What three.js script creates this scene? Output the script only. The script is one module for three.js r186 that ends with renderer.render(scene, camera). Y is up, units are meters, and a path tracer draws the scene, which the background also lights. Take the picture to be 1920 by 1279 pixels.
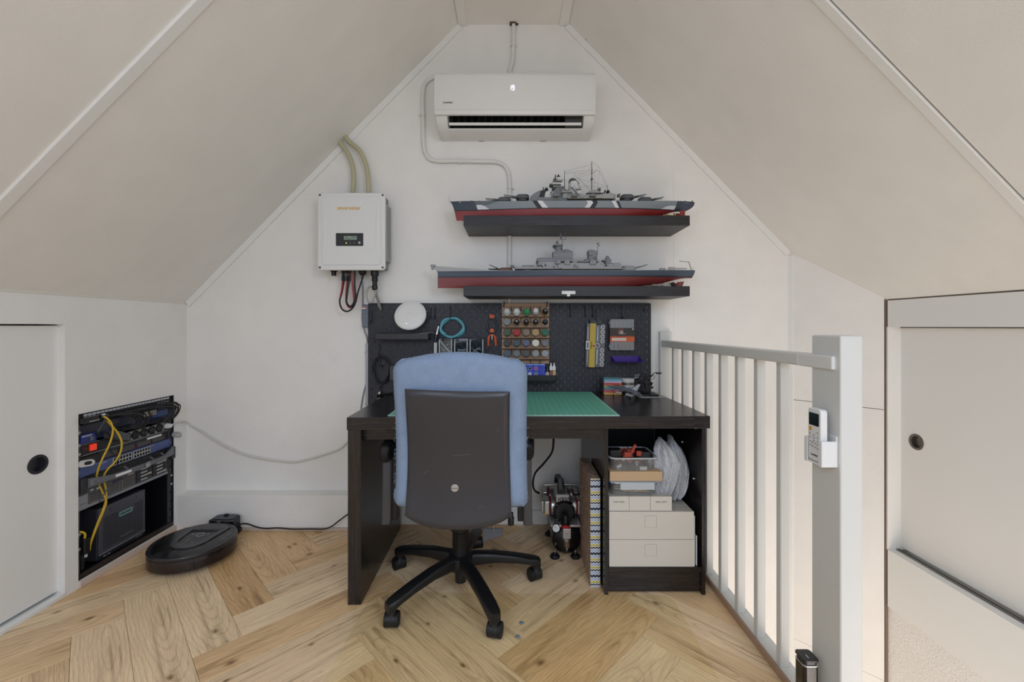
import * as THREE from 'three';
import { RoundedBoxGeometry } from 'three/addons/geometries/RoundedBoxGeometry.js';
import { TextGeometry } from 'three/addons/geometries/TextGeometry.js';
import { FontLoader } from 'three/addons/loaders/FontLoader.js';
import { mergeGeometries, toCreasedNormals } from 'three/addons/utils/BufferGeometryUtils.js';
import { RectAreaLightUniformsLib } from 'three/addons/lights/RectAreaLightUniformsLib.js';

// ---------------------------------------------------------------- camera, sky, lights, exposure
const scene = new THREE.Scene();
const renderer = new THREE.WebGLRenderer({ antialias: true });
renderer.toneMapping = THREE.LinearToneMapping;
renderer.toneMappingExposure = 0.89;
renderer.shadowMap.enabled = true;
RectAreaLightUniformsLib.init();

const camera = new THREE.PerspectiveCamera(2 * Math.atan(639.5 / 800) * 180 / Math.PI, 1920 / 1279, 0.05, 50);
camera.position.set(0, 1.075, 0);
camera.setViewOffset(1920, 1279, 0, 27.5, 1920, 1279);   // level camera, lens shifted down a little

scene.background = new THREE.Color(0.86, 0.93, 1.0);   // bright overcast sky seen through the windows

// daylight entering at the three windows and an added left roof window (each light fills its opening)
function daylight(x, y, z, tx, ty, tz, w, h, intensity, color) {
  const l = new THREE.RectAreaLight(color, intensity, w, h);
  l.position.set(x, y, z); l.lookAt(tx, ty, tz); l.name = 'daylight'; scene.add(l);
}
daylight(-0.1, 1.5, 2.26, -0.1, 1.5, 0, 1.5, 1.3, 2.6, 0xd2e3ff);            // gable window behind the camera
daylight(1.075, 1.895, 0.75, 0.3, 1.118, 0.75, 0.95, 0.9, 12.0, 0xd4e5ff);   // roof window in the right slope
daylight(-1.06, 1.895, 0.75, -0.3, 1.118, 0.75, 0.95, 0.9, 6.8, 0xd2e4ff); // added roof window in the left slope, put in for more ambient light
daylight(1.33, -1.35, 0.26, 1.33, -1.35, -2, 0.85, 1.7, 6.0, 0xfdf0e6);    // window at the foot of the stairs

// ---------------------------------------------------------------- helpers
let seed = 7;
const rnd = () => { seed = (seed * 1664525 + 1013904223) >>> 0; return seed / 4294967296; };
const rr = (a, b) => a + (b - a) * rnd();
const V3 = (a) => new THREE.Vector3(a[0], a[1], a[2]);
const lerp = (a, b, t) => a + (b - a) * t, clamp = (v, a, b) => Math.min(b, Math.max(a, v));
const smooth = (a, b, v) => { const t = clamp((v - a) / (b - a), 0, 1); return t * t * (3 - 2 * t); };
const mat = (color, roughness = 0.6, o = {}) => new THREE.MeshStandardMaterial({ color, roughness, ...o });
const phys = (color, roughness = 0.6, o = {}) => new THREE.MeshPhysicalMaterial({ color, roughness, ...o });
const used = new Map(), base = new Map();
function numbered(n) { const k = used.get(n) || 0; used.set(n, k + 1); return k ? n + '_' + String(k).padStart(3, '0') : n; }
function shade(o) { o.castShadow = o.receiveShadow = true; return o; }
function tag(o, label, category, group) { o.userData.label = label; o.userData.category = category; if (group) o.userData.group = group; return o; }
// a thing: a Group at its base; parts are built in room coordinates and moved into it
function thing(name, label, category, [x, y, z], group) {
  const g = new THREE.Group(); g.name = numbered(name); g.position.set(x, y, z); base.set(g, [x, y, z]); scene.add(g);
  return tag(g, label, category, group);
}
function part(name, geo, m, parent) {
  const b = base.get(parent); geo = geo.clone().translate(-b[0], -b[1], -b[2]);
  const o = shade(new THREE.Mesh(geo, m)); o.name = name; base.set(o, b); parent.add(o); return o;
}
function solo(name, geo, m, label, category, group, at) {   // a thing that is one mesh; its origin at the middle of its foot
  geo.computeBoundingBox(); const c = geo.boundingBox, p = at || [(c.min.x + c.max.x) / 2, c.min.y, (c.min.z + c.max.z) / 2];
  const o = shade(new THREE.Mesh(geo.clone().translate(-p[0], -p[1], -p[2]), m)); o.name = numbered(name); o.position.set(...p); base.set(o, p); scene.add(o);
  return tag(o, label, category, group);
}
function struct(name, geo, m) { const o = shade(new THREE.Mesh(geo, m)); o.name = name; base.set(o, [0, 0, 0]); o.userData.kind = 'structure'; scene.add(o); return o; }
function M(list) {
  return mergeGeometries(list.map((g) => { const n = g.index ? g.toNonIndexed() : g.clone(); for (const k of Object.keys(n.attributes)) if (!['position', 'normal', 'uv'].includes(k)) n.deleteAttribute(k); n.morphAttributes = {}; return n; }));
}
const rb = (w, h, d, r, s = 2) => (r > 0 ? new RoundedBoxGeometry(w, h, d, s, Math.min(r, w / 2.01, h / 2.01, d / 2.01)) : new THREE.BoxGeometry(w, h, d));
const bx = (x0, x1, y0, y1, z0, z1, r = 0) => rb(x1 - x0, y1 - y0, z1 - z0, r).translate((x0 + x1) / 2, (y0 + y1) / 2, (z0 + z1) / 2);
const bc = (x, y, z, w, h, d, r = 0) => rb(w, h, d, r).translate(x, y, z);
function cyl(a, b, r0, r1 = r0, n = 20, open = false) {
  const p = V3(a), q = V3(b), d = q.clone().sub(p), g = new THREE.CylinderGeometry(r1, r0, d.length(), n, 1, open);
  g.applyQuaternion(new THREE.Quaternion().setFromUnitVectors(new THREE.Vector3(0, 1, 0), d.clone().normalize()));
  return g.translate((p.x + q.x) / 2, (p.y + q.y) / 2, (p.z + q.z) / 2);
}
const sph = (x, y, z, r, n = 14) => new THREE.SphereGeometry(r, n, Math.ceil(n * 0.7)).translate(x, y, z);
const tube = (pts, r, n = 40, k = 8, closed = false, tension) => new THREE.TubeGeometry(new THREE.CatmullRomCurve3(pts.map(V3), closed, tension === undefined ? 'centripetal' : 'catmullrom', tension), n, r, k, closed);
// lathe about an axis: profile [[radius, height]...], placed at a with its axis along dir
function lathe(profile, a, dir = [0, 1, 0], n = 28) {
  const g = new THREE.LatheGeometry(profile.map((p) => new THREE.Vector2(p[0], p[1])), n);
  g.applyQuaternion(new THREE.Quaternion().setFromUnitVectors(new THREE.Vector3(0, 1, 0), V3(dir).normalize()));
  return toCreasedNormals(g.translate(...a), 0.6);
}
function shapeOf(pts) { const s = new THREE.Shape(); pts.forEach((p, i) => (i ? s.lineTo(p[0], p[1]) : s.moveTo(p[0], p[1]))); s.closePath(); return s; }
function rrect(x0, x1, y0, y1, r, S = THREE.Shape) {
  const s = new S(); s.moveTo(x0 + r, y0); s.lineTo(x1 - r, y0); s.absarc(x1 - r, y0 + r, r, -Math.PI / 2, 0); s.lineTo(x1, y1 - r); s.absarc(x1 - r, y1 - r, r, 0, Math.PI / 2);
  s.lineTo(x0 + r, y1); s.absarc(x0 + r, y1 - r, r, Math.PI / 2, Math.PI); s.lineTo(x0, y0 + r); s.absarc(x0 + r, y0 + r, r, Math.PI, Math.PI * 1.5); return s;
}
// a shape drawn in x, y, extruded from z0 to z1 (bevel keeps the outline)
function ext(shape, z0, z1, bevel = 0, seg = 10) {
  const d = z1 - z0, g = new THREE.ExtrudeGeometry(shape, bevel ? { depth: d - 2 * bevel, bevelThickness: bevel, bevelSize: bevel, bevelOffset: -bevel, bevelSegments: 2, curveSegments: seg } : { depth: d, bevelEnabled: false, curveSegments: seg });
  return g.translate(0, 0, z0 + bevel);
}
const flip = (g) => { const q = g.index ? g.toNonIndexed() : g, p = q.attributes.position.array, s = (a, n) => { for (let i = 0; i < a.length; i += 3 * n) for (let k = 0; k < n; k++) { const t = a[i + n + k]; a[i + n + k] = a[i + 2 * n + k]; a[i + 2 * n + k] = t; } }; s(p, 3); if (q.attributes.uv) s(q.attributes.uv.array, 2); q.computeVertexNormals(); return q; };
// rings of points joined to a closed skin
function loft(rings, caps = true, crease = 0.7) {
  const n = rings[0].length, pos = [], uv = [], q = (a, b, c) => { for (const p of [a, b, c]) { pos.push(p[0], p[1], p[2]); uv.push(p[0] + p[2], p[1]); } };
  for (let i = 0; i + 1 < rings.length; i++) for (let j = 0; j < n; j++) { const k = (j + 1) % n, a = rings[i][j], b = rings[i][k], c = rings[i + 1][k], d = rings[i + 1][j]; q(a, b, c); q(a, c, d); }
  if (caps) for (const [ring, up] of [[rings[0], false], [rings.at(-1), true]]) for (let j = 1; j + 1 < n; j++) up ? q(ring[0], ring[j], ring[j + 1]) : q(ring[0], ring[j + 1], ring[j]);
  const g = new THREE.BufferGeometry(); g.setAttribute('position', new THREE.Float32BufferAttribute(pos, 3)); g.setAttribute('uv', new THREE.Float32BufferAttribute(uv, 2));
  g.computeVertexNormals(); return toCreasedNormals(g, crease);
}
// rounded rectangle ring round c, spanned by unit vectors u (width w) and v (height h)
function ring(c, u, v, w, h, r, n = 3) {
  const out = [];
  for (let q = 0; q < 4; q++) for (let i = 0; i <= n; i++) {
    const a = (q + i / n) * Math.PI / 2, sx = q === 0 || q === 3 ? 1 : -1, sy = q < 2 ? 1 : -1, x = sx * (w / 2 - r) + Math.cos(a) * r, y = sy * (h / 2 - r) + Math.sin(a) * r;
    out.push([c[0] + u[0] * x + v[0] * y, c[1] + u[1] * x + v[1] * y, c[2] + u[2] * x + v[2] * y]);
  }
  return out;
}
// a closed cushion or panel from a function (u, v) -> [x, y, z of the middle, half thickness]
function panelOf(f, nu, nv) {
  const pos = [], uv = [], P = (u, v, s) => { const p = f(u, v); return [p[0], p[1], p[2] + s * p[3]]; };
  const q = (a, b, c, d, us) => { for (const [p, t] of [[a, us[0]], [b, us[1]], [c, us[2]], [a, us[0]], [c, us[2]], [d, us[3]]]) { pos.push(...p); uv.push(p[0], p[1]); } };
  for (let i = 0; i < nu; i++) for (let j = 0; j < nv; j++) {
    const u0 = (i / nu) * 2 - 1, u1 = ((i + 1) / nu) * 2 - 1, v0 = j / nv, v1 = (j + 1) / nv;
    q(P(u0, v0, 1), P(u1, v0, 1), P(u1, v1, 1), P(u0, v1, 1), [0, 0, 0, 0]); q(P(u0, v0, -1), P(u0, v1, -1), P(u1, v1, -1), P(u1, v0, -1), [0, 0, 0, 0]);
  }
  for (let i = 0; i < nu; i++) { const u0 = (i / nu) * 2 - 1, u1 = ((i + 1) / nu) * 2 - 1; q(P(u0, 0, -1), P(u1, 0, -1), P(u1, 0, 1), P(u0, 0, 1), [0, 0, 0, 0]); q(P(u0, 1, 1), P(u1, 1, 1), P(u1, 1, -1), P(u0, 1, -1), [0, 0, 0, 0]); }
  for (let j = 0; j < nv; j++) { const v0 = j / nv, v1 = (j + 1) / nv; q(P(-1, v0, -1), P(-1, v0, 1), P(-1, v1, 1), P(-1, v1, -1), [0, 0, 0, 0]); q(P(1, v0, 1), P(1, v0, -1), P(1, v1, -1), P(1, v1, 1), [0, 0, 0, 0]); }
  const g = new THREE.BufferGeometry(); g.setAttribute('position', new THREE.Float32BufferAttribute(pos, 3)); g.setAttribute('uv', new THREE.Float32BufferAttribute(uv, 2)); g.computeVertexNormals();
  return toCreasedNormals(g, 0.8);
}
// uv in metres from the position, by the way each face points; along = axis the grain follows
function uvm(g, along = 'x') {
  g = g.index ? g.toNonIndexed() : g; const p = g.attributes.position, uv = new Float32Array(p.count * 2), n = new THREE.Vector3(), a = new THREE.Vector3(), b = new THREE.Vector3(), c = new THREE.Vector3();
  for (let i = 0; i < p.count; i += 3) {
    a.fromBufferAttribute(p, i); b.fromBufferAttribute(p, i + 1); c.fromBufferAttribute(p, i + 2); n.copy(b).sub(a).cross(c.clone().sub(a)); const m = [Math.abs(n.x), Math.abs(n.y), Math.abs(n.z)], k = m.indexOf(Math.max(...m));
    let ax = ['x', 'y', 'z'].filter((_, q) => q !== k); if (ax[1] === along) ax = [ax[1], ax[0]];
    [a, b, c].forEach((v, j) => { uv[(i + j) * 2] = v[ax[0]]; uv[(i + j) * 2 + 1] = v[ax[1]] + (k === 0 ? 0.37 : k === 1 ? 0.11 : 0); });
  }
  g.setAttribute('uv', new THREE.BufferAttribute(uv, 2)); return g;
}
const font = await new FontLoader().loadAsync('fonts/droid/droid_sans_bold.typeface.json'), fontR = await new FontLoader().loadAsync('fonts/droid/droid_sans_regular.typeface.json');
function txt(s, size, f = font, depth = 0.0006) { const g = new TextGeometry(s, { font: f, size, depth, curveSegments: 3, bevelEnabled: false }); g.computeBoundingBox(); const b = g.boundingBox; return g.translate(-(b.min.x + b.max.x) / 2, -(b.min.y + b.max.y) / 2, 0); }

// value noise for textures
function hash(x, y, s) { let h = (x * 374761393 + y * 668265263 + s * 1274126177) | 0; h = Math.imul(h ^ (h >>> 13), 1274126177); return ((h ^ (h >>> 16)) >>> 0) / 4294967296; }
function vn(x, y, s = 0, px = 0, py = 0) {
  const xi = Math.floor(x), yi = Math.floor(y), fx = x - xi, fy = y - yi, u = fx * fx * (3 - 2 * fx), v = fy * fy * (3 - 2 * fy), w = (i, n) => (n ? ((i % n) + n) % n : i);
  return lerp(lerp(hash(w(xi, px), w(yi, py), s), hash(w(xi + 1, px), w(yi, py), s), u), lerp(hash(w(xi, px), w(yi + 1, py), s), hash(w(xi + 1, px), w(yi + 1, py), s), u), v);
}
function dataTex(w, h, f, srgb, repeat) {
  const d = new Uint8Array(w * h * 4);
  for (let y = 0; y < h; y++) for (let x = 0; x < w; x++) { const c = f(x, y), o = (y * w + x) * 4; d[o] = c[0]; d[o + 1] = c[1]; d[o + 2] = c[2]; d[o + 3] = 255; }
  const t = new THREE.DataTexture(d, w, h); t.magFilter = THREE.LinearFilter; t.minFilter = THREE.LinearMipmapLinearFilter; t.generateMipmaps = true; t.wrapS = t.wrapT = THREE.RepeatWrapping;
  if (srgb) t.colorSpace = THREE.SRGBColorSpace; if (repeat) t.repeat.set(repeat, repeat); t.needsUpdate = true; return t;
}
function canvasTex(w, h, draw) { const c = document.createElement('canvas'); c.width = w; c.height = h; draw(c.getContext('2d')); const t = new THREE.CanvasTexture(c); t.colorSpace = THREE.SRGBColorSpace; t.anisotropy = 8; return t; }
// a print lying on a surface: a thin plate whose front (+z) shows the canvas
function plate(w, h, t = 0.001) { const g = new THREE.BoxGeometry(w, h, t).toNonIndexed(), uv = g.attributes.uv, n = g.attributes.normal; for (let i = 0; i < uv.count; i++) if (n.getZ(i) < 0.5) uv.setXY(i, 0.01, 0.01); return g; }

// ---------------------------------------------------------------- materials
const peel = dataTex(512, 512, (x, y) => { const v = 255 * (0.5 * vn(x / 4, y / 4, 1, 128, 128) + 0.3 * vn(x / 9, y / 9, 2, 57, 57) + 0.2 * vn(x / 2, y / 2, 3, 256, 256)); return [v, v, v]; }, false, 2.2);
const wallTone = dataTex(512, 512, (x, y) => { const v = 0.965 + 0.02 * vn(x / 64, y / 64, 4, 8, 8) + 0.015 * vn(x / 16, y / 16, 5, 32, 32); return [v * 255, v * 253, v * 249]; }, true, 0.45);
const paint = mat(0xf8f6f3, 0.62, { map: wallTone, bumpMap: peel, bumpScale: 0.0006 });
const stucco = mat(0xf8f6f3, 0.7, { map: wallTone, bumpMap: dataTex(512, 512, (x, y) => { const v = 255 * (0.6 * vn(x / 6, y / 6, 1, 85, 85) + 0.4 * vn(x / 3, y / 3, 3, 170, 170)); return [v, v, v]; }, false, 2), bumpScale: 0.0022 });
const ceil = mat(0xf7f5f1, 0.7, { map: wallTone, bumpMap: peel, bumpScale: 0.0003 });
const trimW = mat(0xf2f0ea, 0.45);
const doorW = mat(0xf1efe9, 0.4);
const railW = mat(0xd8d7d1, 0.42);
const darkGap = mat(0x3a322b, 0.9);
const blackPlastic = mat(0x0d0d10, 0.46), blackGloss = mat(0x08080a, 0.18), blackMatte = mat(0x0b0b0d, 0.8), blackRubber = mat(0x0a0a0c, 0.62);
const greyPlastic = mat(0x4b4a4d, 0.45), silver = mat(0xc4c3c0, 0.32, { metalness: 0.85 }), steel = mat(0x8d8d90, 0.35, { metalness: 0.9 }), whitePlastic = mat(0xeceae6, 0.38);
const white = mat(0xf3f2ef, 0.55), red = mat(0xb32420, 0.45), yellow = mat(0xd9b531, 0.5);
const grainTex = dataTex(1024, 512, (x, y) => {
  const a = vn(x / 90, y / 2.2, 21, 0, 0), b = vn(x / 240, y / 7, 22, 0, 0), c = vn(x / 30, y / 1.1, 23, 0, 0); const v = 0.55 + 0.5 * (0.5 * a + 0.3 * b + 0.2 * c - 0.5) * 1.6; return [v * 96, v * 86, v * 84];
}, true, 1);
const grainBump = dataTex(1024, 512, (x, y) => { const v = 255 * (0.6 * vn(x / 90, y / 2.2, 21) + 0.4 * vn(x / 30, y / 1.1, 23)); return [v, v, v]; }, false, 1);
for (const t of [grainTex, grainBump]) t.repeat.set(1.4, 2.2);
const blackWood = mat(0xb8b2b2, 0.27, { map: grainTex, bumpMap: grainBump, bumpScale: 0.0002 });
const blackFoil = mat(0x211f1f, 0.2, { bumpMap: grainBump, bumpScale: 0.0001 });


// ---------------------------------------------------------------- the room
const XL = -1.776, XR = 1.78, ZB = -2.329, ZF = 2.3;      // knee walls, back wall, wall behind the camera
const SL = 1.021, SR = 1.03;                               // pitch of the two roof slopes
const yL = (x) => 2.721 + SL * (x + 0.291), yR = (x) => 2.721 - SR * (x - 0.3086);

{ // back gable wall, going down into the stairwell on the right
  const s = shapeOf([[-3.05, yL(-3.05)], [-0.291, 2.721], [0.3086, 2.721], [1.514, yR(1.514)], [1.514, -2.7], [0.87, -2.7], [0.87, -0.25], [-3.05, -0.25]]);
  struct('wall_back', uvm(ext(s, ZB - 0.12, ZB)), paint);
  struct('trim_1', bx(0.8821 - 0.0008, 0.8821 + 0.0008, 0.2, 1.93, ZB - 0.001, ZB + 0.0004), mat(0xdedad3, 0.8));   // seam between two wall boards
}
{ // slanting wall board beside the stairs, from the back wall to the right knee wall
  const dx = 0.261, dz = 0.294, L = Math.hypot(dx, dz), ang = Math.atan2(-dz, dx);
  const place = (g) => g.applyMatrix4(new THREE.Matrix4().makeTranslation(1.514, 0, ZB).multiply(new THREE.Matrix4().makeRotationY(ang)));
  const top = (t) => yR(1.514 + dx * t) + 0.02;
  const g = ext(shapeOf([[-0.02, 0.6785], [L, 0.6785], [L, top(1)], [-0.02, top(0)]]), -0.05, 0), lo = ext(shapeOf([[-0.02, -0.616], [L, -0.616], [L, 0.6755], [-0.02, 0.6755]]), -0.05, 0), lo2 = ext(shapeOf([[-0.02, -2.7], [L, -2.7], [L, -0.6175], [-0.02, -0.6175]]), -0.05, 0);
  const w = struct('wall_stair', uvm(place(bx(-0.02, L, -2.7, 1.1, -0.07, -0.045))), darkGap);
  for (const q of [g, lo, lo2]) part('panel', uvm(place(q)), paint, w);
  struct('trim_2', place(bx(-0.006, 0.02, -2.7, yR(1.514) - 0.02, -0.01, 0.006, 0.003)), trimW);   // cover strip down the corner
}
// sliding door leaf with a round hole for its finger pull, lying in the plane of the knee walls
function slideDoor(x0, x1, y0, y1, z0, z1, hz, hy) {
  const s = rrect(z0, z1, y0, y1, 0.004), h = new THREE.Path(); h.absarc(hz, hy, 0.0275, 0, Math.PI * 2); s.holes.push(h);
  const g = ext(s, x0, x1, 0, 24), p = g.attributes.position; for (let i = 0; i < p.count; i++) p.setXYZ(i, p.getZ(i), p.getY(i), p.getX(i)); return flip(g);
}
{ // left knee wall with the server niche and the sliding door
  const a = XL - 0.1, zn0 = -2.2445, zn1 = -1.7476, zd = -1.695, zd2 = -0.3;
  struct('wall_left', uvm(M([bx(a, XL, 1.0835, 1.24, ZB, ZF), bx(a, XL, 0.7145, 1.0835, ZB, zd), bx(a, XL, -0.02, 0.7145, zn1, zd), bx(a, XL, -0.02, 0.7145, ZB, zn0), bx(a, XL, -0.02, 0.0285, zn0, zn1), bx(a, XL, -0.02, 1.0835, zd2, ZF)])), paint);
  struct('trim_3', bx(XL - 0.004, XL + 0.008, 0, 0.027, zn0 - 0.06, zn1 + 0.0, 0.003), mat(0xd8c4b4, 0.5));
  struct('trim_4', M([bx(a, XL + 0.001, -0.02, 0.012, zd, zd2), bx(XL - 0.022, XL + 0.002, 0.0, 0.017, zd, zd2, 0.003)]), trimW);  // sill
  const d = struct('door_1', slideDoor(XL - 0.055, XL - 0.03, 0.024, 1.0775, zd - 0.03, zd2 + 0.02, -1.6252, 0.549), doorW);
  const h = [XL - 0.03, 0.549, -1.6252];
  part('handle', lathe([[0.0, -0.014], [0.0235, -0.014], [0.0255, 0.0005], [0.026, 0.002], [0.0355, 0.0025], [0.0365, 0.001], [0.0365, 0]], h, [1, 0, 0], 36), mat(0x34363b, 0.38, { metalness: 0.5 }), d);
  struct('trim_5', bx(XL - 0.002, XL + 0.0025, 1.196, 1.2075, ZB, ZF, 0.002), mat(0xe6e1d3, 0.6));
}
{ // right knee wall with its sliding door, and the plastered stair wall under it
  const b = XR + 0.12, z0 = -2.022, zd2 = -0.35;
  const w = struct('wall_right', uvm(M([bx(XR, b, 1.072, 1.197, z0, ZF), bx(XR, b, 0.017, 1.072, z0 - 0.02, z0 + 0.001), bx(XR, b, -0.2516, 0.017, z0, 0.35), bx(XR, b, -0.02, 1.072, zd2, ZF)])), trimW);
  part('plaster', uvm(bx(XR + 0.008, b, -2.7, -0.25, z0 - 0.01, 0.35)), stucco, w);
  struct('trim_6', bx(XR - 0.004, b, -2.7, 1.2, z0 - 0.012, z0 - 0.006), mat(0x7d6a5a, 0.9));       // open joint in the corner
  struct('trim_7', bx(XR + 0.002, b, 1.197, 1.206, z0, ZF), mat(0x6b6357, 0.9));                  // shadow joint under the slope
  const d = struct('door_2', slideDoor(XR + 0.062, XR + 0.08, 0.033, 1.068, z0 + 0.001, zd2 + 0.02, -1.944, 0.548), doorW);
  part('handle', lathe([[0.0, -0.014], [0.0235, -0.014], [0.0255, 0.0005], [0.028, 0.003], [0.0355, 0.002], [0.0365, 0]], [XR + 0.062, 0.548, -1.944], [-1, 0, 0], 36), mat(0x6d665f, 0.35, { metalness: 0.75 }), d);
  const t = struct('trim_8', M([bx(XR + 0.04, XR + 0.043, 0.012, 0.0235, z0, zd2), bx(XR + 0.05, XR + 0.053, 0.012, 0.0235, z0, zd2), bx(XR + 0.038, XR + 0.085, 0.0, 0.0175, z0, zd2)]), mat(0x8d8a86, 0.4, { metalness: 0.7 }));  // door track
  struct('trim_9', bx(XR + 0.06, b, 1.068, 1.09, z0, zd2), darkGap);
  struct('wall_niche', bx(XR + 0.012, 3.05, -0.25, 1.25, z0 - 0.12, z0 - 0.015), paint);             // closes the roof space behind the door
}
{ // ceiling: two slopes and the narrow flat strip under the ridge
  const oL = 0.14 * Math.hypot(1, SL), pieceL = (x0, x1, z0, z1) => ext(shapeOf([[x0, yL(x0)], [x1, yL(x1)], [x1, yL(x1) + oL], [x0, yL(x0) + oL]]), z0, z1);
  struct('ceiling_left', uvm(M([pieceL(-3.05, -0.291, ZB - 0.12, 0.28), pieceL(-3.05, -0.291, 1.22, ZF + 0.12), pieceL(-0.735, -0.291, 0.28, 1.22), pieceL(-3.05, -1.385, 0.28, 1.22)])), ceil);
  const o = 0.14 * Math.hypot(1, SR), piece = (x0, x1, z0, z1) => ext(shapeOf([[x0, yR(x0)], [x1, yR(x1)], [x1, yR(x1) + o], [x0, yR(x0) + o]]), z0, z1);
  struct('ceiling_right', uvm(M([piece(0.3086, 3.05, ZB - 0.12, 0.28), piece(0.3086, 3.05, 1.22, ZF + 0.12), piece(0.3086, 0.75, 0.28, 1.22), piece(1.4, 3.05, 0.28, 1.22)])), ceil);
  struct('ceiling', uvm(bx(-0.3, 0.32, 2.721, 2.86, ZB - 0.12, ZF + 0.12)), ceil);
  struct('trim_10', M([bx(-0.291, -0.243, 2.713, 2.723, ZB, ZF, 0.003), bx(0.258, 0.3086, 2.713, 2.723, ZB, ZF, 0.003)]), trimW);
  const strip = (x0, y0, x1, y1, w, t, z, sgn) => { const L = Math.hypot(x1 - x0, y1 - y0), g = bx(0, L, -t, 0.002, z, z + w, 0.002); g.applyMatrix4(new THREE.Matrix4().makeTranslation(x0, y0, 0).multiply(new THREE.Matrix4().makeRotationZ(Math.atan2(y1 - y0, x1 - x0)))); return g; };
  // cover strips up the gable, then battens over the joints of the boards
  struct('trim_11', strip(XL, yL(XL), -0.291, 2.721, 0.012, 0.03, ZB - 0.001), trimW);
  struct('trim_12', strip(0.3086, 2.721, 1.514, yR(1.514), 0.012, 0.03, ZB - 0.001), trimW);
  struct('trim_13', strip(XL, yL(XL), -0.25, yL(-0.25), 0.037, 0.008, -1.308), trimW);
  struct('trim_14', strip(0.27, yR(0.27), XR, yR(XR), 0.031, 0.008, -1.313), trimW);
  struct('trim_15', strip(0.7, yR(0.7), XR, yR(XR), 0.003, 0.0012, -1.2815), mat(0x7a766e, 0.9));
  solo('screw_hole', sph(0.40, yR(0.40) - 0.0005, -2.3392+0.03, 0.0025, 8), blackMatte, 'tiny black screw hole in the right roof slope near the ridge', 'hole');
}
{ // wall behind the camera with a window, and the stairwell below
  const g = shapeOf([[-3.05, yL(-3.05)], [-0.291, 2.721], [0.3086, 2.721], [3.05, yR(3.05)], [3.05, -0.25], [-3.05, -0.25]]);
  g.holes.push(rrect(-0.85, 0.65, 0.85, 2.15, 0.001, THREE.Path));
  struct('wall_front', uvm(ext(g, ZF, ZF + 0.12)), paint);
  struct('wall_well', uvm(M([bx(0.77, 0.87, -2.7, -0.25, ZB, 0.42), bx(0.77, 1.9, -2.7, -2.2, 0.3, 0.42), bx(0.77, 1.9, -0.5, -0.25, 0.3, 0.42), bx(0.77, 0.9, -2.2, -0.5, 0.3, 0.42), bx(1.76, 1.9, -2.2, -0.5, 0.3, 0.42)])), paint);
  struct('floor_below', bx(0.77, 1.9, -2.8, -2.7, ZB - 0.12, 0.42), mat(0xc9c6c0, 0.7));
  const frame = (x0, x1, y0, y1, z, t) => M([bx(x0, x0 + t, y0, y1, z, z + 0.06), bx(x1 - t, x1, y0, y1, z, z + 0.06), bx(x0 + t, x1 - t, y0, y0 + t, z, z + 0.06), bx(x0 + t, x1 - t, y1 - t, y1, z, z + 0.06)]);
  const glass = phys(0xffffff, 0.02, { transmission: 1, thickness: 0 });
  const w1 = struct('window_1', frame(-0.85, 0.65, 0.85, 2.15, ZF + 0.04, 0.06), trimW); part('pane', bx(-0.79, 0.59, 0.91, 2.09, ZF + 0.065, ZF + 0.071), glass, w1);
  const w3 = struct('window_3', frame(0.9, 1.76, -2.2, -0.5, 0.32, 0.05), trimW); part('pane', bx(0.95, 1.71, -2.15, -0.55, 0.345, 0.35), glass, w3);
  const a = Math.atan2(-SR, 1), place = (q) => q.applyMatrix4(new THREE.Matrix4().makeTranslation(1.075, yR(1.075), 0.75).multiply(new THREE.Matrix4().makeRotationZ(a))), h = 0.65 / 2 * Math.hypot(1, SR);
  const w2 = struct('window_2', place(M([bx(-h, -h + 0.05, 0.05, 0.12, -0.47, 0.47), bx(h - 0.05, h, 0.05, 0.12, -0.47, 0.47), bx(-h, h, 0.05, 0.12, -0.47, -0.42), bx(-h, h, 0.05, 0.12, 0.42, 0.47)])), trimW);
  part('pane', place(bx(-h + 0.05, h - 0.05, 0.08, 0.086, -0.42, 0.42)), glass, w2);
  const place4 = (q) => q.applyMatrix4(new THREE.Matrix4().makeTranslation(-1.06, yL(-1.06), 0.75).multiply(new THREE.Matrix4().makeRotationZ(Math.atan2(SL, 1))));
  const w4 = struct('added_window_4', place4(M([bx(-h, -h + 0.05, 0.05, 0.12, -0.47, 0.47), bx(h - 0.05, h, 0.05, 0.12, -0.47, 0.47), bx(-h, h, 0.05, 0.12, -0.47, -0.42), bx(-h, h, 0.05, 0.12, 0.42, 0.47)])), trimW);  // unseen left roof window, added to brighten the room and ceiling
  part('pane', place4(bx(-h + 0.05, h - 0.05, 0.08, 0.086, -0.42, 0.42)), glass, w4);
}
{ // boxed skirting left of the desk, low skirting under it
  struct('baseboard_left', uvm(bx(XL, -0.668, -0.01, 0.181, ZB - 0.01, -2.251, 0.002)), paint);
  struct('trim_16', bx(XL + 0.05, -0.668, 0, 0.0155, -2.252, -2.237, 0.003), mat(0xcdb9a8, 0.55));
  struct('baseboard_back', bx(-0.668, 0.82, -0.01, 0.075, ZB - 0.01, ZB + 0.012, 0.002), trimW);
}
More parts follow.
